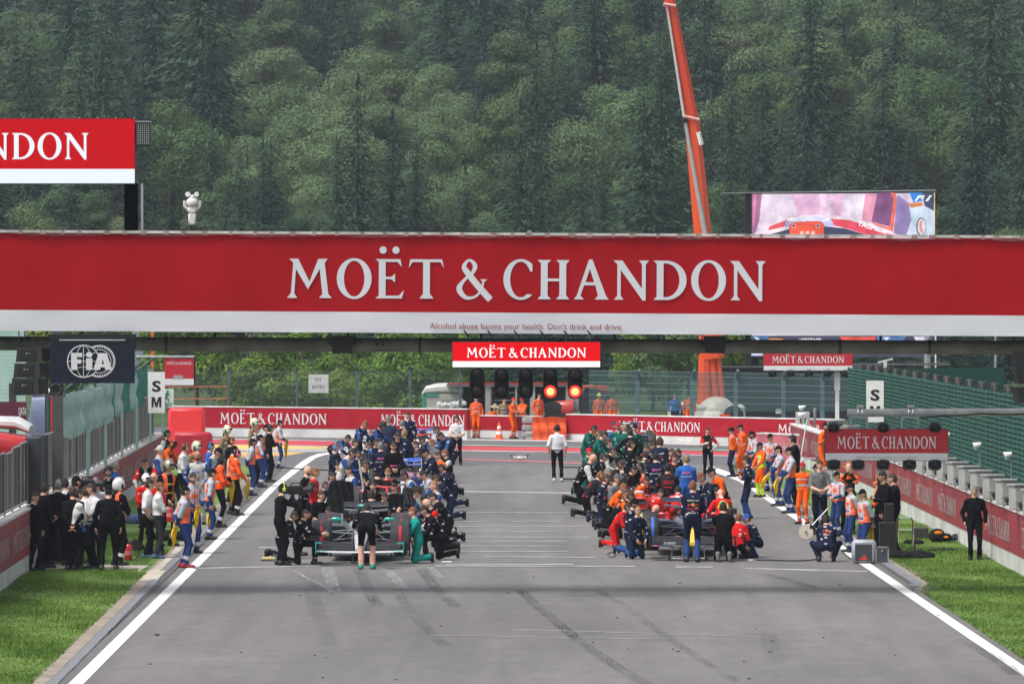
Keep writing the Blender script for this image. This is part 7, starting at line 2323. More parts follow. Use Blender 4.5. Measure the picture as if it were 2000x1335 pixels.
T(680,846, None, 'bend',60, 'williams', 'low', 'dark', label='mechanic in navy bent flat forward at the far left of the column', group=GC)
T(694,858, None, 'kneel',60, 'williams', 'low', 'dark', label='mechanic in navy and bright blue crouching under the bent one', group=GC)
T(747,822, None, 'stoop',70, 'williams', 'low', 'dark', label='curly dark-haired mechanic in navy pointing down', group=GC, style='curly', skin=2)
T(759,814, None, 'stand',-30, 'suitblue', 'sides', 'grey', style='curly', label='grey curly-haired man in navy business suit among mechanics', group=GC)
T(796,805, None, 'stand',-15, 'alpine', 'sides', 'dark', label='tallest man in navy standing farthest back in the left column', group=GC)
T(785,821, None, 'stand',170, 'rbtee', 'front', 'grey', label='grey-haired man in navy with orange patch facing away', group=GC)
T(725,840, None, 'kneel',15, 'haas', 'low', 'ginger', label='mechanic in black with pale sleeves and ginger hair, far left column', group=GC)
T(722,861, None, 'kneelf',40, 'alpine', 'low', 'brown', label='brown-haired mechanic looking down beside the covered black tyre', group=GC)
T(777,842, None, 'stoop',0, 'black', 'low', 'brown', label='brown-haired man in black looking down behind the sunglasses man', group=GC)
T(790,839, None, 'stand',150, 'alpine', 'front', 'blond', style='pony', label='person with long blond ponytail in navy', group=GC)
T(797,861, None, 'kneel',160, 'blacktee', 'reach', 'brown', label='brown-haired mechanic in black T-shirt seen from behind, arm out left', group=GC)
T(661,903, None, 'kneel',10, 'alpine', 'low', 'dark', label='dark mechanic crouching left of the seated driver', group=GC)
T(815,880, None, 'kneelf',-80, 'black', 'low', 'brown', label='mechanic in black crouched against the upright tyre', group=GC)
# --- right column of cars
T(1353,940,1097, 'stand',180, 'rb',('down', 'front'), 'ginger', label='mechanic in navy team shirt standing with back to the camera at the front car', group=GD, backlogo=lg_bull, fat=1.05)
T(1413,981,1096, 'kneel',180, 'blacktee', 'cam', 'dark', phones='lime', label='kneeling cameraman in black filming the front right car', fat=1.15, shoe=mat('shoe_grey',(.16,.16,.155)))
T(1458,1003,1088, 'squat',-75, 'rb', 'low', 'dark', 'cap-blue', label='squatting mechanic in navy with blue cap and orange gloves', group=GD, backlogo=lg_bull_small)
T(1443,1002,1090, 'heels',165, 'ferraripants', 'front', 'ginger', label='ginger-haired man in red and black behind the blue cap', group=GD)
T(1246,1000,1091, 'kneel',20, 'rb', 'low', 'blond', label='blond mechanic in navy kneeling left of the front tyre', group=GD)
T(1239,975,1083, 'kneel',65, 'rb', 'wheel', 'dark', 'beanie-black', bd='dark', label='bearded mechanic in dark beanie kneeling behind the blond one', group=GD, fat=1.05)
T(1281,985,1074, 'kneelf',90, 'rb', 'wheel', None, label='bald mechanic crouched just behind the tyre with the blue stripe', group=GD)
T(1226,985,1070, 'kneelf',75, 'ferrari', 'wheel', 'dark', label='kneeling mechanic in all red overalls on the left of the front car', group=GD, skin=1)
T(1222,962,1050, 'kneelf',75, 'mclaren', 'wheel', 'ginger', label='ginger mechanic in black and orange kneeling behind the red one', group=GD)
T(1217,944,1036, 'kneelf',70, 'mclaren2', 'wheel', 'ginger', label='sandy-haired mechanic in orange and black, fourth kneeler from the front', group=GD)
T(1194,934,1030, 'kneel',75, 'audi', 'low', 'black', glasses=True, label='dark-haired mechanic with glasses in black and red, kneeling', group=GD, skin=1)
T(1205,927, None, 'kneel',45, 'greytee', 'low', 'brown', 'cap-grey', label='mechanic in grey cap among the kneeling row on the right', group=GD)
T(1184,927,1020, 'kneel',80, 'alpine', 'wheel', 'brown', label='mechanic in navy kneeling between the black and red ones', group=GD)
T(1173,919,1010, 'kneelf',100, 'audi', 'wheel', 'ginger', label='bearded mechanic in black with red back print kneeling', group=GD, backlogo=lg_audi, bd='ginger')
T(1187,914, None, 'kneel',70, 'audi', 'low', 'grey', label='grey-haired mechanic behind the red back print', group=GD)
T(1325,937, None, 'lean',175, 'ferrari', 'low', 'black', label='dark-haired mechanic in red shirt with round white back badge, facing away', group=GD, backlogo=lg_hp, sc=.9)
T(1408,935, None, 'stoop',190, 'ferrari',('out', 'low'), None, label='bald mechanic in red with arm stretched left and round back badge', group=GD, backlogo=lg_hp, sc=.88, fat=1.1)
T(1304,905, None, 'stand',180, 'audi', 'front', 'black', label='balding man in black and red shirt with ring emblem, back to camera', group=GD, backlogo=lg_audi, skin=2, fat=1.1)
T(1281,884, None, 'stand',185, 'alpine', 'front', 'black', label='man in navy with pink back lettering, left of the ring emblem man', group=GD, backlogo=lg_bwt, fat=1.1)
T(1260,881, None, 'kneel',170, 'audi', 'front', 'brown', label='man in black with red emblem on his back crouching by the far cars', group=GD, backlogo=lg_audi)
T(1317,886, None, 'stand',5, 'audi', 'cross', 'brown', style='curly', label='curly brown-haired man in black and red facing the camera', group=GD, skin=0)
T(1325,878, None, 'stand',-10, 'racer', 'sides', 'black', label='moustached dark-haired man behind the curly-haired one', group=GD, skin=2, bd='black')
T(1312,877, None, 'stand',20, 'black', 'sides', 'brown', label='brown-haired man mostly hidden behind the curly-haired man', group=GD)
T(1340,889, None, 'stand',180, 'blueback', 'front', 'blond', phones='blue', label='man in bright blue jacket with blue headset, back to camera', group=GD, backlogo=lg_bwt)
T(1369,920, None, 'stoop',-60, 'rb', 'low', 'ginger', label='short-haired mechanic in navy between blue and orange jackets', group=GD)
T(1389,909, None, 'stoop',-70, 'mclaren2', 'front', 'dark', 'capback-black', label='man in orange and black with backward cap on the right', group=GD, skin=1)
T(1289,856, None, 'stand',175, 'alpine', 'front', 'brown', style='curly', label='long brown-haired man in black seen from behind among far cars', group=GD, backlogo=lg_haas)
T(1233,861, None, 'stand',100, 'haas2', 'front', 'dark', label='man in black and white profile standing at the far right column', group=GD)
T(1231,838, None, 'stand',180, 'black', 'hips', 'black', label='man in black with short hair standing in front of the green group', group=GD, backlogo=lg_haas)
T(1207,826, None, 'stand',0, 'aston', 'sides', 'ginger', 'cap-red', label='bearded man in green with a red cap', group=GD, bd='brown')
T(1220,830, None, 'stand',180, 'aston', 'sides', 'blond', label='fair-haired man in green, back turned, beside the red cap', group=GD)
T(1240,829, None, 'stand',20, 'aston', 'sides', 'dark', 'cap-black', label='man in green with dark cap at the right of the green group', group=GD)
T(1160,828, None, 'stoop',60, 'aston', 'low', 'black', label='dark-haired mechanic in green stooping at the far left of the column', group=GD, skin=2)
T(1181,840, None, 'stoop',70, 'aston', 'low', 'dark', label='mechanic in green with glasses bending to the far car', group=GD, glasses=True)
T(1163,846, None, 'kneel',100, 'black', 'low', 'ginger', label='mechanic in black backpack beside the stooping green one', group=GD)
T(1151,876, None, 'kneel',70, 'aston', 'low', 'ginger', 'capback-red', label='crouching mechanic in green with a red cap', group=GD)
T(1158,885,985, 'kneelf',90, 'haas', 'wheel', None, label='bald mechanic in black with pale sleeve, farthest kneeler on the right column', group=GD, skin=1)
T(1181,884, None, 'kneelf',80, 'haas2', 'reach', 'dark', label='mechanic lifting the black cover off the far tyre', group=GD, skin=1)
T(1382,861,931, 'stand',5, 'racer',('hips', 'phone'), 'black', label='driver in black and white suit with red emblem looking down, hand on hip', logo=lg_chestw)
T(1458,893,1012, 'stand',-80, 'rb', 'cross', 'dark', style='curly', label='man in dark navy overalls with crossed arms on the right of the track')
T(1088,831,940, 'stand',180, 'polo', 'sides', 'black', phones='black', label='man in white shirt and headset seen from behind on the empty track', shoe=mat('shoe_white',(.45,.45,.45)))
T(1262,870, None, 'kneel',10, 'blacktee', 'low', 'brown', label='short-haired mechanic crouching by the far blue-white car', group=GD)
T(1245,892, None, 'kneel',100, 'black', 'low', 'black', label='dark mechanic crouching in front of the red emblem back', group=GD)
FILL = [
 (575,1002,1090, 'kneelf',80, 'merc', 'wheel', 'dark', 'mechanic in black kneeling between the cameraman and the silver car'),
 (636,940,1030, 'kneel',60, 'merc', 'low', 'brown', 'mechanic in black crouched behind the man in red'),
 (668,934,1032, 'kneelf',70, 'rbull', 'wheel', 'dark', 'mechanic in white and blue bending at the second car cover'),
 (752,960,1052, 'kneelf',10, 'merc', 'low', 'brown', 'mechanic in black bent over the cockpit of the silver car'),
 (770,944,1040, 'kneel',-30, 'blacktee', 'low', 'dark', 'mechanic in black T-shirt between the cars, right of the red arch'),
 (790,918,1012, 'kneelf',-70, 'rbull', 'wheel', 'dark', 'mechanic in white and blue kneeling by the pink car'),
 (846,960,1058, 'kneelf',-80, 'merc', 'wheel', 'dark', 'mechanic in black kneeling fourth behind the teal one'),
 (852,925,1015, 'kneelf',-80, 'alpine', 'wheel', 'brown', 'mechanic in navy kneeling in the right row of the left column'),
 (862,905,990, 'kneelf',-80, 'alpine', 'low', 'dark', 'mechanic in navy kneeling behind the orange sleeves'),
 (700,880,965, 'kneel',30, 'alpine', 'low', 'dark', 'mechanic in navy beside the upright tyre cover'),
 (715,898,985, 'kneelf',60, 'alpine', 'wheel', 'brown', 'mechanic in navy bent towards the pink car from the left'),
 (812,862,945, 'kneel',-60, 'alpine', 'low', 'dark', 'mechanic in navy behind the backward cap'),
 (768,880,965, 'kneelf',0, 'black', 'low', 'brown', 'mechanic in black leaning over the blue car'),
 (735,858,940, 'kneel',40, 'williams', 'low', 'dark', 'mechanic in navy and blue at the blue car'),
 (824,850,930, 'kneelf',-60, 'williams', 'wheel', 'dark', 'mechanic in navy crouched beside the farthest left car'),
 (1232,960,1052, 'kneelf',80, 'mclaren', 'wheel', 'dark', 'dark-haired mechanic in black and orange at the scarlet car'),
 (1290,955,1050, 'kneel',20, 'ferrari', 'low', 'dark', 'mechanic in red crouched behind the bald navy one'),
 (1262,930,1020, 'kneelf',60, 'mclaren2', 'low', 'brown', 'mechanic in orange and black working at the papaya car'),
 (1340,925,1020, 'kneel',-40, 'mclaren2', 'low', 'dark', 'mechanic in orange and black in front of the blue back'),
 (1376,945,1045, 'kneel',-60, 'ferrari', 'low', 'brown', 'mechanic in red kneeling beside the bald red one'),
 (1398,952,1060, 'knee1',-70, 'ferrari', 'wheel', 'dark', 'mechanic in red on one knee right of the scarlet car'),
 (1238,908,995, 'kneelf',60, 'audi', 'wheel', 'black', 'black-haired mechanic at the white and blue car, left side'),
 (1212,900,985, 'kneelf',80, 'audi', 'wheel', 'brown', 'brown-haired mechanic in black and red kneeling at the white car'),
 (1286,905,995, 'kneel',0, 'audi', 'low', 'dark', 'mechanic in black and red crouched between the printed backs'),
 (1198,872,955, 'kneelf',70, 'haas', 'wheel', 'dark', 'mechanic with pale sleeves bending at the pink car'),
 (1215,858,938, 'kneel',30, 'haas2', 'low', 'black', 'mechanic in black at the far pink car'),
 (1250,852,930, 'kneel',-20, 'aston', 'low', 'dark', 'mechanic in green crouched by the light blue car'),
 (1275,865,945, 'kneel',-60, 'haas', 'low', 'brown', 'mechanic with pale sleeves right of the pink car'),
 (1189,858,940, 'kneel',80, 'aston', 'low', 'brown', 'mechanic in green crouched left of the red cap'),
 (1300,873,955, 'kneelf',-60, 'alpine', 'low', 'dark', 'mechanic in navy bent down right of the far cars'),
]
for (x_, a_, b_, ps, fa, ou, ar, ha, lb) in FILL:
 T(x_, a_, b_, ps, fa, ou, ar, ha, label=lb, group=GC if x_ < 1000 else GD, skin=(x_ // 3) % 3)
# --- right marshals
T(1428,836,931, 'stand',-80, 'helmorange', 'behind', 'grey', 'hard-black', vest='sash', label='marshal in black helmet and navy trousers, farthest on the right line', group=GR_)
T(1446,830,930, 'stand',-70, 'orangeall', 'behind', 'black', 'cap-black', vest='sash', label='marshal in full orange overalls beside the black helmet', group=GR_)
T(1468,843,952, 'stand',-70, 'marshal', 'front', 'black', 'cap-black', vest=True, bd='black', label='bearded marshal in white and navy next to the orange overalls', group=GR_, skin=2)
T(1484,865,970, 'stand',-60, 'lime', 'low', 'black', 'cap-black', label='marshal in orange and lime yellow overalls', group=GR_, skin=2)
T(1504,848,959, 'stand',-30, 'marshal', 'front', 'dark', 'cap-black', vest=True, label='marshal in white and navy behind the lime yellow trousers', group=GR_)
T(1520,872,988, 'stand',-75, 'marshal', 'low', 'black', 'cap-black', style='pony', vest=True, label='long-haired marshal with yellow flag right of the lime overalls', group=GR_)
T(1541,875,1002, 'stand',-75, 'marshal', 'low', 'dark', 'cap-black', vest=True, label='marshal with navy sleeve and yellow flag near the pink wall', group=GR_)
T(1548,850,985, 'stand',-100, 'black', 'front', 'black', phones='black', label='man in black with headset and white shoulder bag before the pink wall', skin=1)
T(1567,904,1023, 'stand',-30, 'orangeall', 'behind', 'black', 'capback-red', label='marshal in orange overalls with red backward cap', group=GR_, skin=2)
T(1594,920,1026, 'stand',-60, 'marshal', 'behind', 'black', 'cap-black', style='long', vest=True, label='long black-haired marshal right of the red cap', group=GR_)
T(1601,900, None, 'stand',10, 'greytee', 'front', 'brown', label='brown-haired man half hidden behind the chrome trolley', skin=0)
T(1634,927,1046, 'stand',-50, 'marshal', 'front', 'dark', 'cap-black', vest=True, label='marshal in black cap between the chrome trolley and the orange headset', group=GR_)
T(1657,905,1042, 'stand',-5, 'mclaren2', 'face', None, phones='orange', label='bald man in orange and black with orange headset facing the camera', skin=0)
T(1660,947,1078, 'stand',-70, 'marshal', 'behind', 'grey', 'cap-black', vest=True, label='grey-haired marshal second nearest on the right line', group=GR_, skin=1)
T(1684,957,1097, 'stand',-60, 'marshal', 'behind', 'blond', 'cap-black', style='pony', vest=True, label='blond ponytailed marshal nearest on the right line with yellow flag', group=GR_)
T(1713,934,1072, 'stand',-110, 'mclaren2', 'front', 'black', phones='orange', label='man in orange and black with orange ear defenders behind the man with phone')
T(1723,921,1078, 'stand',-60, 'suit', 'phone', 'black', label='broad man in black looking down at his phone', skin=2, fat=1.18)
T(1743,926,1076, 'stand',-100, 'suit', 'front', 'brown', label='man in black right behind the man with the phone', skin=1, fat=1.05)
T(1723,1006,1078, 'squat',-60, 'blacktee', 'front', 'black', 'capback-black', label='man in black cap sitting low beside the black flight case', skin=1)
T(1614,1006,1096, 'squat',180, 'rbtee', 'low', 'black', phones='black', label='squatting man in navy team shirt with back to the camera near the right line', backlogo=lg_bull_small)
T(1903,950,1093, 'stand',0, 'suit', 'sides', 'grey', label='man in black jacket and trousers standing alone on the right grass', skin=1, fat=1.05)
T(1612,826, None, 'stand',60, 'orangeall', 'out', 'black', 'capback-black', label='marshal in orange with arm stretched over the pink wall')
# --- far marshals
T(930,780,854, 'stand',0, 'orangeall', 'sides', 'black', 'capback-black', vest='sash', label='stout marshal in orange overalls below the first start light', group=GF, fat=1.15, sc=.9)
T(967,789,850, 'squat',0, 'orangeall', 'thigh', 'brown', 'hat-straw', label='marshal in straw hat sitting by the traffic cone', group=GF, sc=1.12)
T(985,784,853, 'stand',30, 'tan', 'sides', 'black', label='marshal in yellowish jacket behind the straw hat', group=GF, sc=.85)
T(1003,783,856, 'stand',60, 'orangeall', 'cross', 'dark', 'cap-red', vest='sash', label='marshal in orange with folded arms, left of the pair', group=GF, sc=.88)
T(1019,783,855, 'stand',-30, 'orangeall', 'cross', 'black', 'cap-red', label='marshal in orange with folded arms, right of the pair', group=GF, skin=2, sc=.88)
for (x, yt_, lab, hd_) in ((1053,784, 'orange marshal partly hidden by the tractor loader', None),(1170,784, 'marshal in yellow hard hat behind the wall right of the tractor', 'hard-yellow'),(1196,786, 'marshal in orange with dark helmet behind the wall', 'hard-black'),
       (1318,795, 'person in blue bending behind the far wall', 'cap-grey'),(1346,797, 'person in red vest by the crane cab', 'cap-black')):
 T(x, yt_,842, 'stand',0 if x > 1100 else 40, 'orangeall' if x not in (1318,) else 'denim' if 'denim' in OUT else 'bluejk', 'sides', 'black', hd_, vest='sash' if x < 1300 else False, label=lab, sc=.86)
# ================================================================== RACING CARS
def paint(nm, c, metal=.0, coat=.7): return mat('car_' + nm, c,.3, metal=metal, var=.05, coat=coat)
LIV = {
 'silver': dict(body=paint('silver',(.40,.41,.42),.6), main=paint('carbon_black',(.012,.013,.015)), acc=paint('turquoise',(.0,.42,.36)), rim=CARBON, nose=paint('nose_white',(.62,.63,.65),.2)),
 'navy': dict(body=paint('navy',(.010,.016,.05)), main=paint('navy',(.010,.016,.05)), acc=paint('red',(.55,.02,.03)), rim=CARBON, nose=paint('yellow',(.85,.55,.03))),
 'pink': dict(body=paint('pink',(.78,.12,.36)), main=paint('royal_blue',(.02,.08,.42)), acc=paint('nose_white',(.62,.63,.65)), rim=CARBON, nose=paint('nose_white',(.62,.63,.65))),
 'white': dict(body=paint('white',(.66,.66,.67)), main=paint('midblue',(.03,.07,.30)), acc=paint('red',(.55,.02,.03)), rim=CARBON, nose=paint('white',(.66,.66,.67))),
 'red': dict(body=paint('scarlet',(.60,.015,.02)), main=paint('scarlet',(.60,.015,.02)), acc=paint('white',(.66,.66,.67)), rim=CARBON, nose=paint('scarlet',(.60,.015,.02))),
 'papaya': dict(body=paint('papaya',(.85,.22,.02)), main=paint('carbon_black',(.012,.013,.015)), acc=paint('white',(.66,.66,.67)), rim=CARBON, nose=paint('papaya',(.85,.22,.02))),
 'grey': dict(body=paint('pearl_grey',(.34,.34,.34)), main=paint('carbon_black',(.012,.013,.015)), acc=paint('red',(.55,.02,.03)), rim=CARBON, nose=paint('red',(.55,.02,.03))),
 'green': dict(body=paint('racing_green',(.01,.12,.09)), main=paint('racing_green',(.01,.12,.09)), acc=paint('lime',(.5,.75,.05)), rim=CARBON, nose=paint('racing_green',(.01,.12,.09))),
 'blue': dict(body=paint('sky_blue',(.03,.25,.62)), main=paint('navy',(.010,.016,.05)), acc=paint('white',(.66,.66,.67)), rim=CARBON, nose=paint('sky_blue',(.03,.25,.62))),
}
_cm = {}
def cpart(key, name, fn, m, par, smooth=True):
 if key not in _cm:
  mb = MB(); fn(mb); _cm[key] = mb.mesh(name, m, smooth)
 o = bpy.data.objects.new(name, _cm[key]); COL.objects.link(o); o.parent = par
 if _cm[key].materials[0] != m:
  o.material_slots[0].link = 'OBJECT'; o.material_slots[0].material = m
 return o
def wing(mb, x0, x1, y, z, chord, th, ang, n=10, dz=0.0, curve=0.0):
 """cambered wing plank from x0 to x1"""
 vs = []; sec = []
 for i in range(n):
  t = i/(n - 1)
  sec.append((t*chord, th*2.2*math.sqrt(max(t,0))*(1 - t) + .0))
 prof = [(a, b) for a, b in sec] + [(a,-th*.35*(1 if 0 < k < n - 1 else 0)) for k,(a, b) in reversed(list(enumerate(sec)))][1:-1]
 ca, sa = math.cos(ang), math.sin(ang)
 ns = 9
 for i in range(ns):
  s = i/(ns - 1); x = x0 + (x1 - x0)*s
  zz = z + dz*s + curve*math.sin(math.pi*s)
  for a, b in prof: vs.append((x, y + a*ca - b*sa, zz + a*sa + b*ca))
 m = len(prof)
 fs = [(i*m + j,(i + 1)*m + j,(i + 1)*m + (j + 1) % m, i*m + (j + 1) % m) for i in range(ns - 1) for j in range(m)]
 fs += [tuple(range(m - 1,-1,-1)), tuple(range((ns - 1)*m, ns*m))]
 mb.add(vs, fs)
def racing_car(x, y, livery, label, covers=(), jack=.06, stripe=None, yaw=0.0):
 L = LIV[livery]
 r = empty('racing_car',(x, y, jack), yaw, label, 'racing car', 'racing cars lined up on the grid')
 body = cpart('body', 'monocoque', lambda mb: mb.loft([(-.25,0,.40,.15,.09),(.1,0,.44,.18,.12),(.6,0,.50,.24,.17),(1.1,0,.50,.32,.22),(1.5,0,.47,.36,.25),(2.1,0,.47,.36,.26),(2.7,0,.50,.30,.28),(3.4,0,.50,.18,.22),(4.0,0,.42,.10,.12)],18,2.8), L['body'], r)
 cpart('nose', 'nose', lambda mb: mb.loft([(-1.22,0,.185,.06,.035),(-1.15,0,.20,.10,.055),(-.8,0,.27,.115,.065),(-.4,0,.36,.14,.08),(-.24,0,.40,.152,.092)],16,2.6), L['nose'], r)
 cpart('engine', 'engine_cover', lambda mb: mb.loft([(1.95,0,.82,.13,.15),(2.15,0,.80,.17,.17),(2.6,0,.72,.16,.20),(3.2,0,.62,.09,.16),(3.9,0,.52,.035,.10)],16,2.6), L['main'], r)
 cpart('intake', 'air_intake', lambda mb: mb.loft([(1.90,0,.84,.085,.085),(1.96,0,.84,.10,.10)],14,2.4), CARBON, r)
 cpart('fin', 'shark_fin', lambda mb: mb.add([(-.008,2.5,.85),(-.008,3.9,.86),(-.008,3.9,.6),(-.008,2.7,.8),(.008,2.5,.85),(.008,3.9,.86),(.008,3.9,.6),(.008,2.7,.8)],[(0,3,2,1),(4,5,6,7),(0,1,5,4),(1,2,6,5)]), L['main'], r, False)
 cpart('tcam', 'roof_camera', lambda mb: mb.bbox((0,2.02,1.0),(.26,.12,.05),.015).box((0,2.02,.96),(.03,.1,.06)), L['acc'], r)
 for s in (-1,1):
  cpart('pod%d' % s, 'sidepod', lambda mb: mb.loft([(1.35, s*.56,.44,.22,.14),(1.45, s*.58,.44,.25,.18),(1.9, s*.58,.42,.26,.20),(2.6, s*.50,.36,.24,.18),(3.3, s*.34,.26,.16,.11),(3.8, s*.22,.20,.08,.06)],16,3.4), L['main'], r)
  cpart('podin%d' % s, 'sidepod_inlet', lambda mb: mb.loft([(1.335, s*.57,.50,.17,.055),(1.36, s*.57,.50,.18,.065)],12,3.4), CARBON, r)
  mi = cpart('mir%d' % s, 'mirror', lambda mb: mb.bbox((s*.58,1.22,.74),(.22,.07,.075),.02).box((s*.42,1.26,.68),(.20,.02,.012), Matrix.Rotation(-s*.35,3, 'Y')), L['acc'], r)
 cpart('floor', 'floor', lambda mb: mb.box((0,2.3,.07),(1.50,2.9,.03)).box((.72,2.2,.12),(.02,2.4,.10)).box((-.72,2.2,.12),(.02,2.4,.10)).box((0,-.1 + .6,.06),(.34,1.8,.03)), CARBON, r, False)
 cpart('splitter', 'tea_tray', lambda mb: mb.bbox((0,.75,.12),(.36,.5,.10),.03), CARBON, r)
 def halo(mb):
  pts = [(-.27,2.05,.86),(-.30,1.75,.86),(-.27,1.45,.86),(-.14,1.22,.85),(0,1.15,.84),(.14,1.22,.85),(.27,1.45,.86),(.30,1.75,.86),(.27,2.05,.86)]
  mb.tube(pts,.032,8); mb.cyl((0,1.16,.84),(0,.92,.62),.028,.03,8); mb.cyl((-.27,2.05,.86),(-.26,2.15,.62),.03, n=7).cyl((.27,2.05,.86),(.26,2.15,.62),.03, n=7)
 cpart('halo', 'halo', halo, L['acc'] if livery in ('white', 'grey') else CARBON, r)
 cpart('rim_cockpit', 'cockpit_opening', lambda mb: mb.loft([(1.15,0,.66,.16,.05),(1.35,0,.68,.24,.06),(1.9,0,.70,.25,.07),(2.0,0,.70,.20,.07)],14,2.6), mat('cockpit_black',(.006,.006,.007),.8), r)
 cpart('headrest', 'headrest', lambda mb: mb.bbox((0,1.9,.78),(.34,.16,.14),.04), DARK, r)
 # front wing
 def fw_main(mb): wing(mb,-.92,.92,-1.28,.15,.32,.03,.06, curve=-.02)
 fwm = cpart('fwm', 'front_wing', fw_main, L['nose'] if livery in ('silver', 'white') else L['main'], r)
 def flap(k, s):
  def fn(mb):
   z = .185 + .038*k; wing(mb, s*.14, s*.88,-1.08 + .11*k, z,.13,.012,.30 + .10*k, dz=.012 + .010*k)
  return fn
 for s in (-1,1):
  for k in range(3): cpart('flap%d%d' % (k, s), 'wing_flap', flap(k, s), CARBON if livery == 'silver' else (L['acc'] if (k == 1 and livery != 'navy') else CARBON), r)
  cpart('fep%d' % s, 'endplate', lambda mb: mb.bbox((s*.93,-1.02,.23),(.018,.62,.26),.006).tube([(s*.93,-1.32,.33),(s*.80,-1.2,.335),(s*.93,-.72,.33)],.009,5), L['acc'] if livery in ('silver', 'pink') else CARBON, r)
  cpart('fwtip%d' % s, 'wing_tip_panel', lambda mb: mb.bbox((s*.80,-1.20,.155),(.16,.16,.025),.008), L['acc'], r)
  cpart('pyl%d' % s, 'nose_pylon', lambda mb: mb.box((s*.06,-1.08,.19),(.015,.25,.10)), CARBON, r)
 # rear wing
 cpart('rw', 'rear_wing', lambda mb: (wing(mb,-.48,.48,4.05,.80,.26,.02,.18, curve=-.03), wing(mb,-.48,.48,4.22,.90,.17,.014,.65, curve=-.02)), L['main'], r)
 cpart('rwb', 'beam_wing', lambda mb: wing(mb,-.40,.40,4.05,.40,.18,.014,.3), CARBON, r)
 for s in (-1,1): cpart('rep%d' % s, 'rear_endplate', lambda mb: mb.bbox((s*.49,4.20,.72),(.016,.46,.52),.006), L['acc'] if livery in ('pink', 'white') else L['main'], r)
 cpart('rwp', 'wing_pillar', lambda mb: mb.box((0,4.12,.62),(.02,.16,.42)), CARBON, r, False)
 # suspension
 arm_m = L['body'] if livery in ('silver', 'white') else mat('suspension_arm',(.05,.05,.055),.3, metal=.4)
 def arms(s, Y0, hubx, inx, zs):
  out = []
  for (a, b) in zs: out.append((Vector((s*inx, Y0 + a[0], a[1])), Vector((s*hubx, Y0 + b[0], b[1]))))
  return out
 def armmesh(a, b):
  def fn(mb):
   d = (b - a).normalized(); up = Vector((0,1,0)); side = up
   vs = []
   for p, w in ((a,.050),(b,.038)):
    for yy, zz in ((-w,0),(0,.011),(w,0),(0,-.011)): vs.append(p + Vector((0, yy, zz)))
   mb.add(vs,[(0,1,5,4),(1,2,6,5),(2,3,7,6),(3,0,4,7),(3,2,1,0),(4,5,6,7)])
  return fn
 for s in (-1,1):
  for i,(a, b) in enumerate(arms(s,0,.70,.16,[((-.28,.50),(-.05,.52)),((.30,.56),(.06,.52)),((-.25,.26),(-.04,.22)),((.35,.24),(.06,.22)),((-.15,.40),(-.12,.34)),((.02,.60),(.0,.24))])):
   cpart('fs%d%d' % (s, i), 'suspension_arm', armmesh(a, b), arm_m, r, False)
  for i,(a, b) in enumerate(arms(s,3.55,.62,.14,[((-.55,.45),(-.05,.50)),((.15,.45),(.05,.50)),((-.6,.22),(-.05,.20)),((.2,.22),(.05,.20)),((-.1,.30),(.0,.35))])):
   cpart('rs%d%d' % (s, i), 'suspension_arm', armmesh(a, b), CARBON, r, False)
  cpart('bd%d' % s, 'brake_duct', lambda mb: mb.bbox((s*.655,0,.36),(.09,.30,.38),.04), CARBON, r)
 # wheels
 def wheel(s, Y0, w, key):
  cx = s*(.845 if Y0 < 1 else .80)
  ho = w/2
  prof = [(-ho,.24),(-ho,.30),(-ho + .015,.335),(-ho + .05,.358),(-ho*.4,.362),(ho*.4,.362),(ho - .05,.358),(ho - .015,.335),(ho,.30),(ho,.24)]
  t = cpart('tyre' + key, 'tyre', lambda mb: mb.lathe(prof,(cx, Y0,.36), 'x',36), mat('tyre_slick',(.020,.020,.021),.6, var=.15, vscale=6), r)
  cpart('rim' + key, 'rim', lambda mb: mb.lathe([(ho*s - .04*s,.235),(ho*s + .004*s,.23),(ho*s + .012*s,.10),(ho*s + .022*s,.03)] if s > 0 else [(-ho + .04,.235),(-ho - .004,.23),(-ho - .012,.10),(-ho - .022,.03)],(cx, Y0,.36), 'x',24), DARK, t)
  cpart('line' + key, 'sidewall_stripe', lambda mb: mb.torus((cx + s*(ho - .004), Y0,.36),.312,.008, 'x',32,5), mat('stripe_yellow',(.75,.6,.05),.6), t)
  cpart('nut' + key, 'wheel_nut', lambda mb: mb.cyl((cx + s*ho, Y0,.36),(cx + s*(ho + .035), Y0,.36),.03, n=6), L['acc'], t)
  return t, cx
 for (s, Y0, w, key) in ((-1,0,.30, 'fl'),(1,0,.30, 'fr'),(-1,3.55,.38, 'rl'),(1,3.55,.38, 'rr')):
  t, cx = wheel(s, Y0, w, key)
  if key in covers:
   bl = mat('tyre_blanket_grey',(.038,.040,.046),.8, var=.25, vscale=8, bump=.7, bscale=12)
   rd = mat('blanket_stripe_red',(.55,.02,.025),.7)
   hw = w/2 + .06
   def cover(mb):
    n = 30; prof = [(-hw,.10),(-hw,.34),(-hw + .03,.385),(-hw*.3,.40),(hw*.3,.40),(hw - .03,.385),(hw,.34),(hw,.10)]
    rr = random.Random(5)
    vs = []; fs = []
    for k,(h, rad) in enumerate(prof):
     for i in range(n):
      a = 2*math.pi*i/n
      q = rad*(1 + .018*math.sin(a*7 + k) + rr.uniform(-.008,.008)) if rad > .2 else rad
      vs.append((cx + h, Y0 + q*math.cos(a),.36 + q*math.sin(a) + (.03 if rad > .2 and math.sin(a) > .6 else 0)))
    for k in range(len(prof) - 1):
     for i in range(n):
      if k in (2,3,4) and math.sin(2*math.pi*(i + .5)/n) < -.62: continue
      fs.append((k*n + i, k*n + (i + 1) % n,(k + 1)*n + (i + 1) % n,(k + 1)*n + i))
    mb.add(vs, fs)
   c = cpart('cover' + key, 'tyre_cover', cover, bl, r)
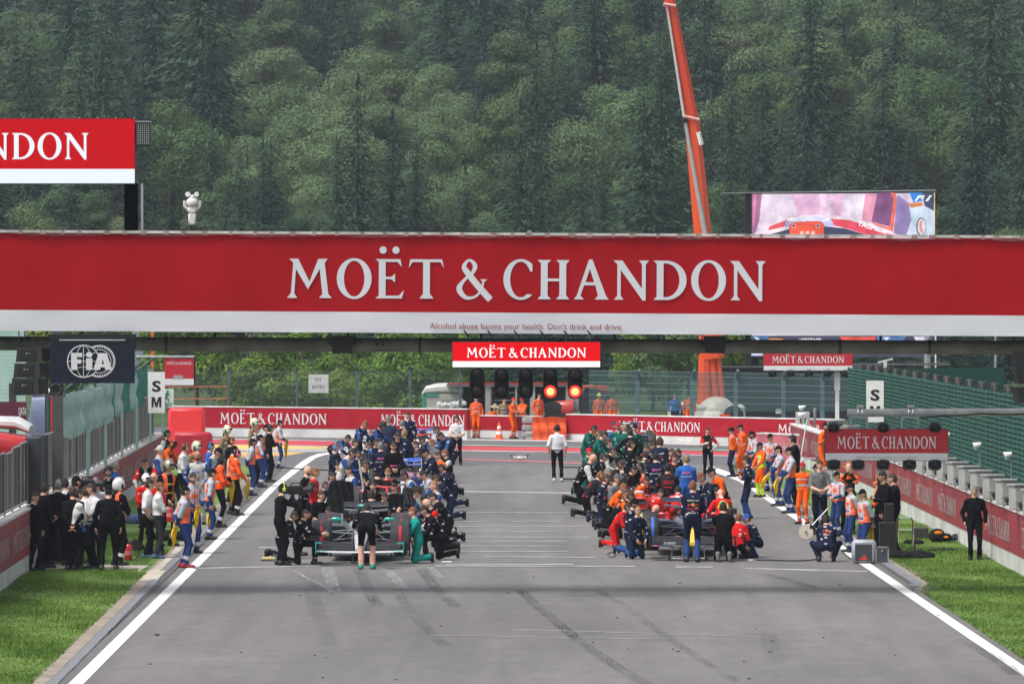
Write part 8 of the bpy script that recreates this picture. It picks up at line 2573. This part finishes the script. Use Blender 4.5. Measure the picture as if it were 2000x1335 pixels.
   def stripe_(mb):
    n = 14; vs = []
    for i in range(n + 1):
     a = R(200 - i*8.5)
     for dx in (-.028,.028): vs.append((cx + dx, Y0 + .408*math.cos(a),.37 + .415*math.sin(a)))
    mb.add(vs,[(2*i,2*i + 1,2*i + 3,2*i + 2) for i in range(n)])
   cpart('cstripe' + key, 'cover_stripe', stripe_, rd, c)
  elif stripe and key == 'fl':
   def st_(mb):
    n = 16; vs = []
    for i in range(n + 1):
     a = R(225 - i*10)
     for dx in (-.03,.03): vs.append((cx + dx, Y0 + .366*math.cos(a),.36 + .366*math.sin(a)))
    mb.add(vs,[(2*i,2*i + 1,2*i + 3,2*i + 2) for i in range(n)])
   cpart('bstripe' + key, 'blue_stripe', st_, mat('stripe_blue',(.04,.14,.62),.5), t)
 return r
racing_car(-3.24,120.9, 'silver', 'front left silver and black racing car with covered front tyres and white nose', covers=('fl', 'fr', 'rl', 'rr'), jack=.16)
racing_car(3.92,123.3, 'navy', 'front right dark navy racing car with yellow nose tip and blue-striped tyre', stripe=True, jack=.17)
# parts of the white nose with its wing lettering
nm_car = [o for o in COL.objects if o.name.startswith('racing_car')]
put_text(sans_text('VISA', bold=.03, shear=.2),(.55,-1.30,.19),.26,.055, TW, nm_car[1], proud=.004)
put_text(sans_text('1080', bold=.03, shear=.2),(-.52,-1.30,.19),.26,.055, TW, nm_car[1], proud=.004)
racing_car(-3.12,139.5, 'grey', 'pearl grey racing car second in the left column, mostly hidden by mechanics', covers=('fl', 'rl'))
racing_car(-3.05,155.0, 'pink', 'pink and blue racing car with white nose, middle of the left column')
racing_car(-3.0,171.0, 'blue', 'blue racing car far back in the left column', covers=('fl',))
racing_car(-3.0,187.0, 'white', 'white racing car farthest back in the left column')
racing_car(3.75,139.0, 'red', 'scarlet racing car second in the right column')
racing_car(3.55,153.5, 'papaya', 'papaya orange racing car third in the right column')
racing_car(3.4,168.5, 'white', 'white and blue racing car fourth in the right column')
racing_car(3.5,181.0, 'pink', 'pink racing car fifth in the right column', covers=('fl',))
racing_car(4.0,195.0, 'blue', 'light blue racing car farthest back in the right column')
# ================================================================== THINGS IN HANDS AND ON THE GROUND
def video_camera(pos, yaw, label, s=1.0):
 r = empty('video_camera', pos, yaw, label, 'camera')
 MB().bbox((0,.02,.0),(.13,.34,.20),.03).build('body', BLACK, r)
 MB().cyl((0,-.15,.0),(0,-.34,.0),.055,.075,16).build('lens', DARK, r)
 MB().box((0,-.36,0),(.17,.06,.13)).build('hood', BLACK, r)
 MB().bbox((0,.24,.0),(.10,.13,.18),.02).build('battery', DARK, r)
 MB().tube([(0,-.10,.10),(0,-.08,.15),(0,.10,.15),(0,.12,.10)],.014,6).build('handle', BLACK, r)
 MB().bbox((.11,-.10,.04),(.09,.12,.06),.015).build('viewfinder', BLACK, r)
 r.scale = (s, s, s)
def find(lab):
 for i,(o, _, _) in enumerate(people):
  if o.get('label', '').startswith(lab): return i
 raise KeyError(lab)
def carried(lab, side=0, ahead=.09): return hand_world(find(lab), side, ahead)
p = carried('cameraman in black'); video_camera(p + Vector((.06,.0,.06)), R(100), 'large black broadcast camera on the shoulder of the standing cameraman',.95)
p = carried('kneeling cameraman'); video_camera(p + Vector((.10,.0,.02)), R(170), 'black camera of the kneeling cameraman',.95)
p = carried('man in black cap filming'); video_camera(p + Vector((0,0,.05)), R(100), 'black shoulder camera by the left wall',1.0)
# yellow flags
YEL = cloth('flag_yellow',(.85,.60,.02))
def flag(lab, label, L_=.62, side=0, lean_=(0.10,0.0)):
 i = find(lab); p = hand_world(i, side)
 r = empty('flag', p, label=label, cat='flag', group='furled yellow flags of the marshals')
 mb = MB(); vs = []; n = 12; ns = 9
 for j in range(n + 1):
  t = j/n
  for k in range(ns + 1):
   s = k/ns - .5
   w = .022 + .045*math.sin(math.pi*min(1, t*1.05))*(1 - .3*t)
   vs.append((s*2*w + .01*math.sin(t*9),.035*math.sin(s*14 + t*5),.08 - L_*t + .03*abs(s)))
 mb.add(vs,[(j*(ns + 1) + k, j*(ns + 1) + k + 1,(j + 1)*(ns + 1) + k + 1,(j + 1)*(ns + 1) + k) for j in range(n) for k in range(ns)])
 mb.build('flag_cloth', YEL, r, smooth=True)
 MB().cyl((0,.02,.14),(.01,.02,-L_*.98),.010, n=6).build('stick', mat('stick_wood',(.5,.4,.25),.7), r)
 r.rotation_euler = (lean_[1], lean_[0],0)
flag('nearest left marshal', 'furled yellow flag held beside the nearest left marshal',.50,0)
flag('bearded marshal behind', 'furled yellow flag in front of the bearded marshal',.55,0)
flag('marshal in black cap holding', 'long yellow flag hanging from the marshal left of the big orange jacket',.72,0)
flag('large person with long', 'yellow flag held by the large person in orange',.55,0)
flag('dark-haired person in orange', 'yellow flag held by the person with pink ear defenders',.55,0)
flag('farthest marshal of the left', 'yellow flag of the farthest left marshal',.62,0)
flag('long-haired marshal with', 'yellow flag held low by the long-haired marshal',.50,1,(.5,0))
flag('marshal with navy sleeve', 'yellow flag held low by the marshal with navy sleeve',.50,1)
flag('blond ponytailed marshal', 'yellow flag hanging behind the blond ponytailed marshal',.80,0,(-.12,0))
flag('long black-haired marshal', 'yellow flag behind the long black-haired marshal',.6,1)
# white pole with the upright reader board on the first row
pa, pb = At(700,900,127), At(718,1000,127)
solo(MB().cyl(At(701,897,128.5), At(713,975,128.5),.022, n=8).cyl(At(711,955,128.4), At(713,978,128.4),.035, n=8), 'white_pole', mat('pole_grey_white',(.5,.5,.5),.4), At(713,975,128.5), 'pale slanted pole held above the silver car', 'pole')
solo(MB().cyl(At(688,1038,121.2), G(690,1100),.028, n=8).bbox(G(690,1100) + Vector((0,0,.03)),(.10,.10,.06),.02).cyl(At(687,1038,121.2) + Vector((-.12,0,.0)), At(687,1038,121.2) + Vector((.12,0,0)),.015, n=6), 'jack_pole', DARK, G(690,1100), 'thin dark jack handle standing before the silver car nose', 'jack')
# big black tyre covers
def cover_heap(px0, px1, yt, yb, Y, label, col=(.010,.010,.011), k=0):
 a, b = At(px0, yb, Y), At(px1, yt, Y)
 w = b.x - a.x; h = b.z - a.z
 mb = MB(); vs = []; nx_, nz_ = 12,8
 for j in range(nz_ + 1):
  for i in range(nx_ + 1):
   s, t = i/nx_, j/nz_
   vs.append((a.x + w*(s*(1 - .25*t) + .20*t), Y - .12*math.sin(math.pi*s) - .05*math.sin(i*2.1 + j + k) + .35*t, max(.02, a.z + h*t - .12*h*abs(s - .4)*t)))
 for j in range(nz_ + 1):
  for i in range(nx_ + 1):
   q = vs[j*(nx_ + 1) + i]; vs.append((q[0], q[1] + .30*(1 - .5*abs(i/nx_ - .5)), q[2]))
 N0 = (nx_ + 1)*(nz_ + 1)
 fs = [(j*(nx_ + 1) + i, j*(nx_ + 1) + i + 1,(j + 1)*(nx_ + 1) + i + 1,(j + 1)*(nx_ + 1) + i) for j in range(nz_) for i in range(nx_)]
 fs += [tuple(N0 + q for q in reversed(f)) for f in fs[:]]
 for i in range(nx_):
  t_ = nz_*(nx_ + 1) + i; fs.append((t_, t_ + 1, N0 + t_ + 1, N0 + t_)); fs.append((i + 1, i, N0 + i, N0 + i + 1))
 for j in range(nz_):
  fs.append((j*(nx_ + 1),(j + 1)*(nx_ + 1), N0 + (j + 1)*(nx_ + 1), N0 + j*(nx_ + 1))); q = j*(nx_ + 1) + nx_
  fs.append((q + nx_ + 1, q, N0 + q, N0 + q + nx_ + 1))
 mb.add(vs, fs)
 solo(mb, 'tyre_cover', cloth('cover_%d' % k, col), Vector((a.x + w/2, Y,0)), label, 'cover', 'loose tyre covers', smooth=True)
cover_heap(632,692,938,1000,130.5, 'big black fabric cover held up left of the silver car', k=1)
cover_heap(1192,1226,893,930,166, 'black cover with red tag lifted at the far right column', k=2)
cover_heap(700,730,884,925,159, 'dark grey cover over an upright tyre, left column',(.05,.052,.058), k=3)
cover_heap(806,832,888,925,160, 'dark rounded tyre cover at the right of the left column',(.055,.055,.06), k=4)
cover_heap(780,812,952,985,137, 'black folded tyre blanket right of the second car',(.03,.03,.034), k=5)
# spare upright tyre with white lettering near the papaya car
def loose_tyre(px, py, label, yaw=0):
 p = G(px, py)
 r = empty('spare_tyre', p, R(yaw), label, 'tyre', 'spare tyres standing on the grid')
 MB().lathe([(-.15,.24),(-.15,.30),(-.135,.335),(-.10,.358),(.10,.358),(.135,.335),(.15,.30),(.15,.24)],(0,0,.36), 'x',32).build('tyre', _mats['tyre_slick'], r, smooth=True)
 MB().lathe([(-.12,.235),(-.14,.12),(.14,.12),(.12,.235)],(0,0,.36), 'x',20).build('rim', DARK, r, smooth=True)
 MB().torus((-.148,0,.36),.31,.008, 'x',30,5).torus((.148,0,.36),.31,.008, 'x',30,5).build('sidewall_stripe', WHITE, r)
loose_tyre(1244,1003, 'black upright slick tyre behind the kneeling row on the right'); loose_tyre(1222,951, 'upright tyre beside the grey cap, right column'); loose_tyre(703,932, 'upright tyre beside the seated driver')
loose_tyre(820,928, 'upright slick tyre at the right side of the left column')
# dolly under the navy car
r = empty('wheel_dolly', G(1344,1094), label='low white tubular dolly at the feet of the navy team mechanic', cat='dolly')
for s in (-1,1):
 MB().tube([(s*.12,-.10,.04),(s*.12,-.10,.32),(s*.34,-.10,.32),(s*.36,-.10,.06),(s*.12,-.10,.04)],.014,6).tube([(s*.12,.35,.04),(s*.12,.35,.28),(s*.36,.35,.06)],.014,6).build('frame', CHROME, r)
 for yy in (-.1,.35): MB().cyl((s*.38, yy,.04),(s*.42, yy,.04),.04, n=10).build('caster', RUBBER, r)
MB().cyl((-.36,-.1,.05),(.36,-.1,.05),.014, n=6).build('cross_bar', CHROME, r)
# red extinguishers
def extinguisher(p, label, s=1.0):
 r = empty('fire_extinguisher', p, label=label, cat='fire extinguisher')
 MB().lathe([(0,.075),(.02,.088),(.30,.088),(.35,.06),(.37,.03)], axis='z', n=16).build('cylinder', mat('extinguisher_red',(.55,.015,.02),.3, coat=.5), r, smooth=True)
 MB().box((0,-.01,.40),(.03,.10,.03)).cyl((0,0,.36),(0,0,.41),.02, n=8).build('valve', BLACK, r)
 MB().tube([(.0,-.03,.39),(.10,-.04,.42),(.20,-.02,.36),(.24,0,.20),(.20,0,.08),(.14,0,.02)],.012,6).build('hose', BLACK, r)
 MB().lathe([(.12,.089),(.22,.089)], axis='z', n=16).build('label_band', mat('ext_label',(.6,.2,.2)), r)
 r.scale = (s, s, s)
extinguisher(G(251,1094), 'red fire extinguisher with black hose standing on the left grass',1.0)
p = carried('fire marshal in golden',1); extinguisher(p + Vector((-.02,-.02,-.40)), 'red fire extinguisher carried by the golden-helmet fire marshal',.95)
# black cooler tower by the wall
r = empty('flight_case', G(112,1098), label='tall black equipment case standing behind the suited men on the left', cat='case')
MB().bbox((0,.3,.52),(.62,.55,1.02),.04).build('box', mat('case_black',(.014,.014,.016),.5, bump=.1), r)
for k in range(4): MB().bbox((0,.015,.14 + .24*k),(.54,.03,.18),.01).build('drawer', BLACK, r)
# rolled plan and papers
p = carried('man in white shirt holding'); solo(MB().cyl(p + Vector((-.30,0,-.05)), p + Vector((.05,0,-.02)),.045, n=12), 'rolled_plan', WHITE, p, 'rolled white plan held by the man in white shirt', 'paper')
solo(MB().cyl(p + Vector((.07,-.02,-.04)), p + Vector((-.02,-.02,.16)),.03, n=10).box(p + Vector((.08,-.02,-.07)),(.09,.06,.08)), 'bottle', mat('bottle_blue',(.05,.18,.6),.3), p, 'white and blue bottle beside the rolled plan', 'bottle')
p = carried('person in black with headset holding'); solo(MB().box(p + Vector((.04,0,.03)),(.20,.26,.01), Matrix.Rotation(.5,3, 'Y')), 'papers', WHITE, p, 'white papers in the hands of the person in black', 'paper')
# bags on the left grass
def bag(p, size, label, m=None, k=0):
 rr = random.Random(k)
 mb = MB()
 for i in range(6):
  mb.ell(p + Vector((rr.uniform(-.4,.4)*size[0], rr.uniform(-.3,.3)*size[1], size[2]*rr.uniform(.2,.4))),(size[0]*rr.uniform(.22,.4), size[1]*rr.uniform(.25,.4), size[2]*rr.uniform(.3,.55)),9,6)
 solo(mb, 'bag', m or cloth('bag_black',(.016,.016,.018)), p, label, 'bag', smooth=True)
bag(G(256,1076),(.5,.5,.35), 'dark kit bag on the left grass behind the extinguisher', k=1)
bag(G(330,1056),(.7,.5,.35), 'black kit bag on the grass beside the golden-helmet fire marshal', k=2)
bag(G(262,1022),(.5,.5,.30), 'blue and white bag by the left wall', cloth('bag_blue',(.10,.16,.35)), k=3)
# things on the track left
r = empty('wheel_gun', G(528,1095), label='yellow and black air tool lying on the track left of the cameraman', cat='tool')
MB().cyl((-.18,0,.05),(.02,0,.05),.045, n=10).cyl((.02,0,.05),(.10,0,.05),.03, n=10).build('barrel', mat('tool_yellow',(.6,.5,.2),.4), r, smooth=True)
MB().tube([(0,0,.05),(.08,.06,.03),(.2,.04,.02),(.28,-.04,.02),(.18,-.10,.02),(.0,-.06,.02),(-.2,-.05,.02)],.016,6).build('hose', BLACK, r)
def cable(pts, label, rad=.014, name='cable'):
 P = [G(*q) + Vector((0,0, rad)) for q in pts]
 solo(MB().tube([tuple(q) for q in catmull([tuple(q) for q in P],5)], rad,5), name, BLACK, P[0], label, 'cable')
cable([(556,914),(575,916),(600,917),(625,918),(645,919)], 'black cable across the track at the left line',.02)
cable([(1478,1094),(1510,1094.5),(1550,1095.5),(1585,1094),(1602,1089)], 'thin black cable running right from the navy car to the squatting man')
cable([(1640,1072),(1650,1082),(1662,1092),(1672,1094)], 'short cable curling over the right line by the grey case')
cable([(1186,1083),(1195,1078),(1203,1082),(1196,1088),(1188,1086)], 'small loop of cable on the track beside the kneelers',.010)
for (x, y, lab) in ((872,1098, 'white flat tool lying on the track behind the teal mechanic'),(592,1101, 'small white card on the track below the kneeling mechanic'),(1240,1091, 'white card on the track below the blond mechanic'),(1466,1094.5, 'white card on the track below the blue cap')):
 p = G(x, y); solo(MB().bbox(p + Vector((0,0,.015)),(.22 if x == 872 else .12,.10,.03),.01), 'card', WHITE, p, lab, 'card')
# airgun rigs by the far right column
r = empty('air_bottle_trolley', G(1146,938), label='light blue air bottle trolley with black handle left of the far right cars', cat='trolley')
MB().bbox((0,0,.26),(.30,.30,.40),.05).build('bottle_box', mat('trolley_blue',(.10,.45,.65),.4), r, smooth=True)
MB().cyl((-.75,0,.05),(.2,0,.05),.03, n=6).cyl((-.8,.2,.40),(0,.2,.40),.02, n=6).cyl((.05,.1,.3),(0,.1,.75),.015, n=6).build('handle', BLACK, r)
for s in (-1,1): MB().cyl((s*.15,0,.07),(s*.19,0,.07),.07, n=12).build('wheel', RUBBER, r)
# distance wheel on the right
r = empty('measuring_wheel', G(1574,1052), label='measuring wheel with cream disc and long white handle on the right line', cat='measuring wheel')
MB().lathe([(-.02,.17),(.02,.17),(.03,.05)],(0,0,.17), 'y',24).build('wheel', mat('wheel_cream',(.62,.58,.48),.5), r, smooth=True)
MB().cyl((0,-.05,.17),(0,.05,.17),.03, n=8).build('hub', STEEL, r)
MB().tube([(0,0,.17),(.12,0,.30),(.52,0,.72)],.016,6).build('handle', CHROME, r)
MB().bbox((.15,.05,.28),(.16,.14,.12),.02).build('counter_box', BLACK, r)
MB().tube([(.1,0,.2),(.25,0,.12),(.28,0,.02)],.012,5).build('stand', BLACK, r)
# chrome trolley behind the marshals
r = empty('chrome_trolley', G(1584,1004), label='tall chrome trolley frame behind the orange overalls on the right', cat='trolley')
MB().tube([(-.22,0,.05),(-.22,0,1.38),(-.17,0,1.45),(.12,0,1.45),(.17,0,1.38),(.17,0,.05)],.022,8).build('frame', CHROME, r)
MB().box((-.03,0,.12),(.40,.3,.03)).build('plate', STEEL, r)
for s in (-.2,.15): MB().cyl((s,.1,.07),(s + .03,.1,.07),.07, n=12).build('wheel', RUBBER, r)
solo(MB().cyl(G(1572,990) + Vector((-.1,0,1.4)), G(1572,990) + Vector((.06,0,2.35)),.018, n=6), 'white_pole', WHITE, G(1572,990), 'thin white pole sticking up above the chrome trolley', 'pole')
solo(MB().bbox(G(1606,1020) + Vector((.05,0,.9)),(.45,.35,1.0),.05), 'clear_panel', net('clear_plastic',(.35,.36,.34),.45), G(1606,1020), 'cloudy clear plastic panel behind the long black-haired marshal', 'panel')
# right verge: cases
r = empty('grey_case', G(1688,1100), label='light grey rounded case with a dark front and red triangle beside the nearest marshal', cat='case')
MB().bbox((0,.15,.26),(.52,.30,.50),.06).build('shell', mat('case_grey',(.34,.36,.40),.45), r, smooth=True)
MB().bbox((-.02,-.012,.24),(.36,.03,.36),.02).build('front', mat('case_front',(.045,.05,.06),.5), r)
mb = MB().add([(-.12,-.032,.08),(.06,-.032,.08),(.02,-.032,.20)],[(0,1,2)]); mb.build('triangle', TRD, r)
MB().tube([(-.1,.15,.50),(-.1,.15,.55),(.1,.15,.55),(.1,.15,.50)],.014,6).build('handle', BLACK, r)
r = empty('silver_case', G(1723,1100), label='small upright silver aluminium case on the right verge', cat='case')
MB().bbox((0,.12,.18),(.26,.24,.35),.015).build('shell', mat('case_dark_panel',(.06,.07,.09),.5), r)
fr = MB()
for sx in (-.13,.13):
 fr.box((sx,0,.18),(.03,.03,.36)); fr.box((sx,.24,.18),(.03,.03,.36))
for z in (.01,.35): fr.box((0,0, z),(.28,.03,.03)).box((0,.24, z),(.28,.03,.03))
fr.build('edges', CHROME, r)
MB().box((0,-.02,.28),(.04,.02,.05)).build('latch', CHROME, r)
r = empty('flight_case', G(1734,1082), label='tall black flight case before the man with the phone', cat='case')
MB().bbox((0,.12,.36),(.36,.30,.72),.02).build('lower_box', _mats['case_black'], r)
MB().bbox((.04,.12,.92),(.22,.20,.42),.02).build('upper_box', _mats['case_black'], r)
for s in (-.19,.19): MB().box((s*.96,-.04,.36),(.02,.02,.70)).build('corner_edge', DARK, r)
r = empty('hand_truck', G(1768,1076), label='chrome hand truck with looped handle on the right grass', cat='trolley')
MB().tube([(-.17,0,.02),(-.17,0,.68),(-.13,0,.75),(.13,0,.75),(.17,0,.68),(.17,0,.02)],.019,8).tube([(-.17,0,.48),(.17,0,.48)],.014,6).build('frame', CHROME, r)
for s in (-.2,.2): MB().cyl((s,.06,.08),(s*1.15,.06,.08),.08, n=12).build('wheel', RUBBER, r)
bag(G(1748,1090),(.55,.6,.24), 'flat heap of black bags at the foot of the black flight case', k=4)
bag(G(1790,1089),(.55,.5,.20), 'low black bag on the grass right of the hand truck', k=5)
bag(G(1785,1063),(.4,.3,.16), 'small dark bag beyond the hand truck', k=6)
bag(G(1850,1076),(.75,.4,.10), 'flat black cloth lying on the right grass', k=7)
r = empty('helmet_bag', G(1830,1058), label='black and orange helmet bag with boots on the right grass', cat='bag')
MB().ell((0,0,.15),(.20,.2,.17),12,8).ell((.22,.05,.10),(.14,.2,.11),10,6).build('bag', cloth('bag_black',(.016,.016,.018)), r, smooth=True)
MB().ell((.02,-.14,.22),(.10,.06,.05),10,6).ell((.2,-.13,.12),(.06,.05,.03),8,6).build('orange_flap', cloth('bag_orange',(.75,.20,.02)), r, smooth=True)
for k in range(2): MB().loft([(0,0,0,.02,.02),(.05,0,.02,.05,.05),(.26,0,.02,.05,.05),(.34,0,.05,.03,.08)],10,2.4, axis='x').build('boot', SOLE, r, smooth=True, loc=(.28 + .06*k,.1*k,.07 + .05*k))
r = empty('equipment_box', G(1812,1052), label='small grey box with a dark lid further up the right grass', cat='box')
MB().bbox((-.15,.2,.14),(.34,.3,.26),.03).build('box', DARK, r); MB().box((.25,.2,.05),(.7,.1,.05)).build('tube', DARK, r)
# traffic cone far
r = empty('traffic_cone', G(975,857), label='orange and white traffic cone beside the straw-hat marshal', cat='traffic cone')
MB().lathe([(0,.22),(.03,.22),(.035,.15),(.62,.03),(.64,.02)], axis='z', n=14).build('cone', mat('cone_orange',(.85,.13,.02),.5), r, smooth=True)
for z0, z1, ra_, rb_ in ((.18,.30,.128,.104),(.40,.50,.086,.066)): MB().lathe([(z0, ra_),(z1, rb_)], axis='z', n=14).build('reflective_band', WHITE, r, smooth=True)
r = empty('cabinet_on_wall', G(1569,905), label='grey metal cabinet with two vents on the far right wall corner', cat='cabinet')
zc = At(1569,843, r.location.y + .4).z
MB().bbox((0,.4, zc + .33),(.46,.35,.66),.02).build('housing', CAB, r)
for s in (-.08,.08): MB().box((s,.21, zc + .38),(.05,.02,.16)).build('vent', DARK, r)
MB().cyl((.40,.4, zc),(.40,.4, zc + .8),.05, n=8).cyl((0,.4, zc + .66),(0,.4, zc + .8),.03, n=6).build('bracket', STEEL, r)
MB().cyl((-.12,.4, zc + .78),(.10,.4, zc + .86),.10,.02, n=10).build('horn', WHITE, r)
# ================================================================== AIR
hm = bpy.data.materials.new('haze_air')
hm.use_nodes = True
hn = hm.node_tree; hn.nodes.clear()
pv = hn.nodes.new('ShaderNodeVolumePrincipled')
pv.inputs['Density'].default_value = HAZE_D
pv.inputs['Color'].default_value = (.78,.86,1.0,1)
pv.inputs['Anisotropy'].default_value = .15
ho = hn.nodes.new('ShaderNodeOutputMaterial')
hn.links.new(pv.outputs[0], ho.inputs['Volume'])
hb = MB().box((0,635,54),(860,1430,110)).build('haze', hm)
hb['kind'] = 'stuff'
hb['label'] = 'thin bluish air between the track and the wooded hill'
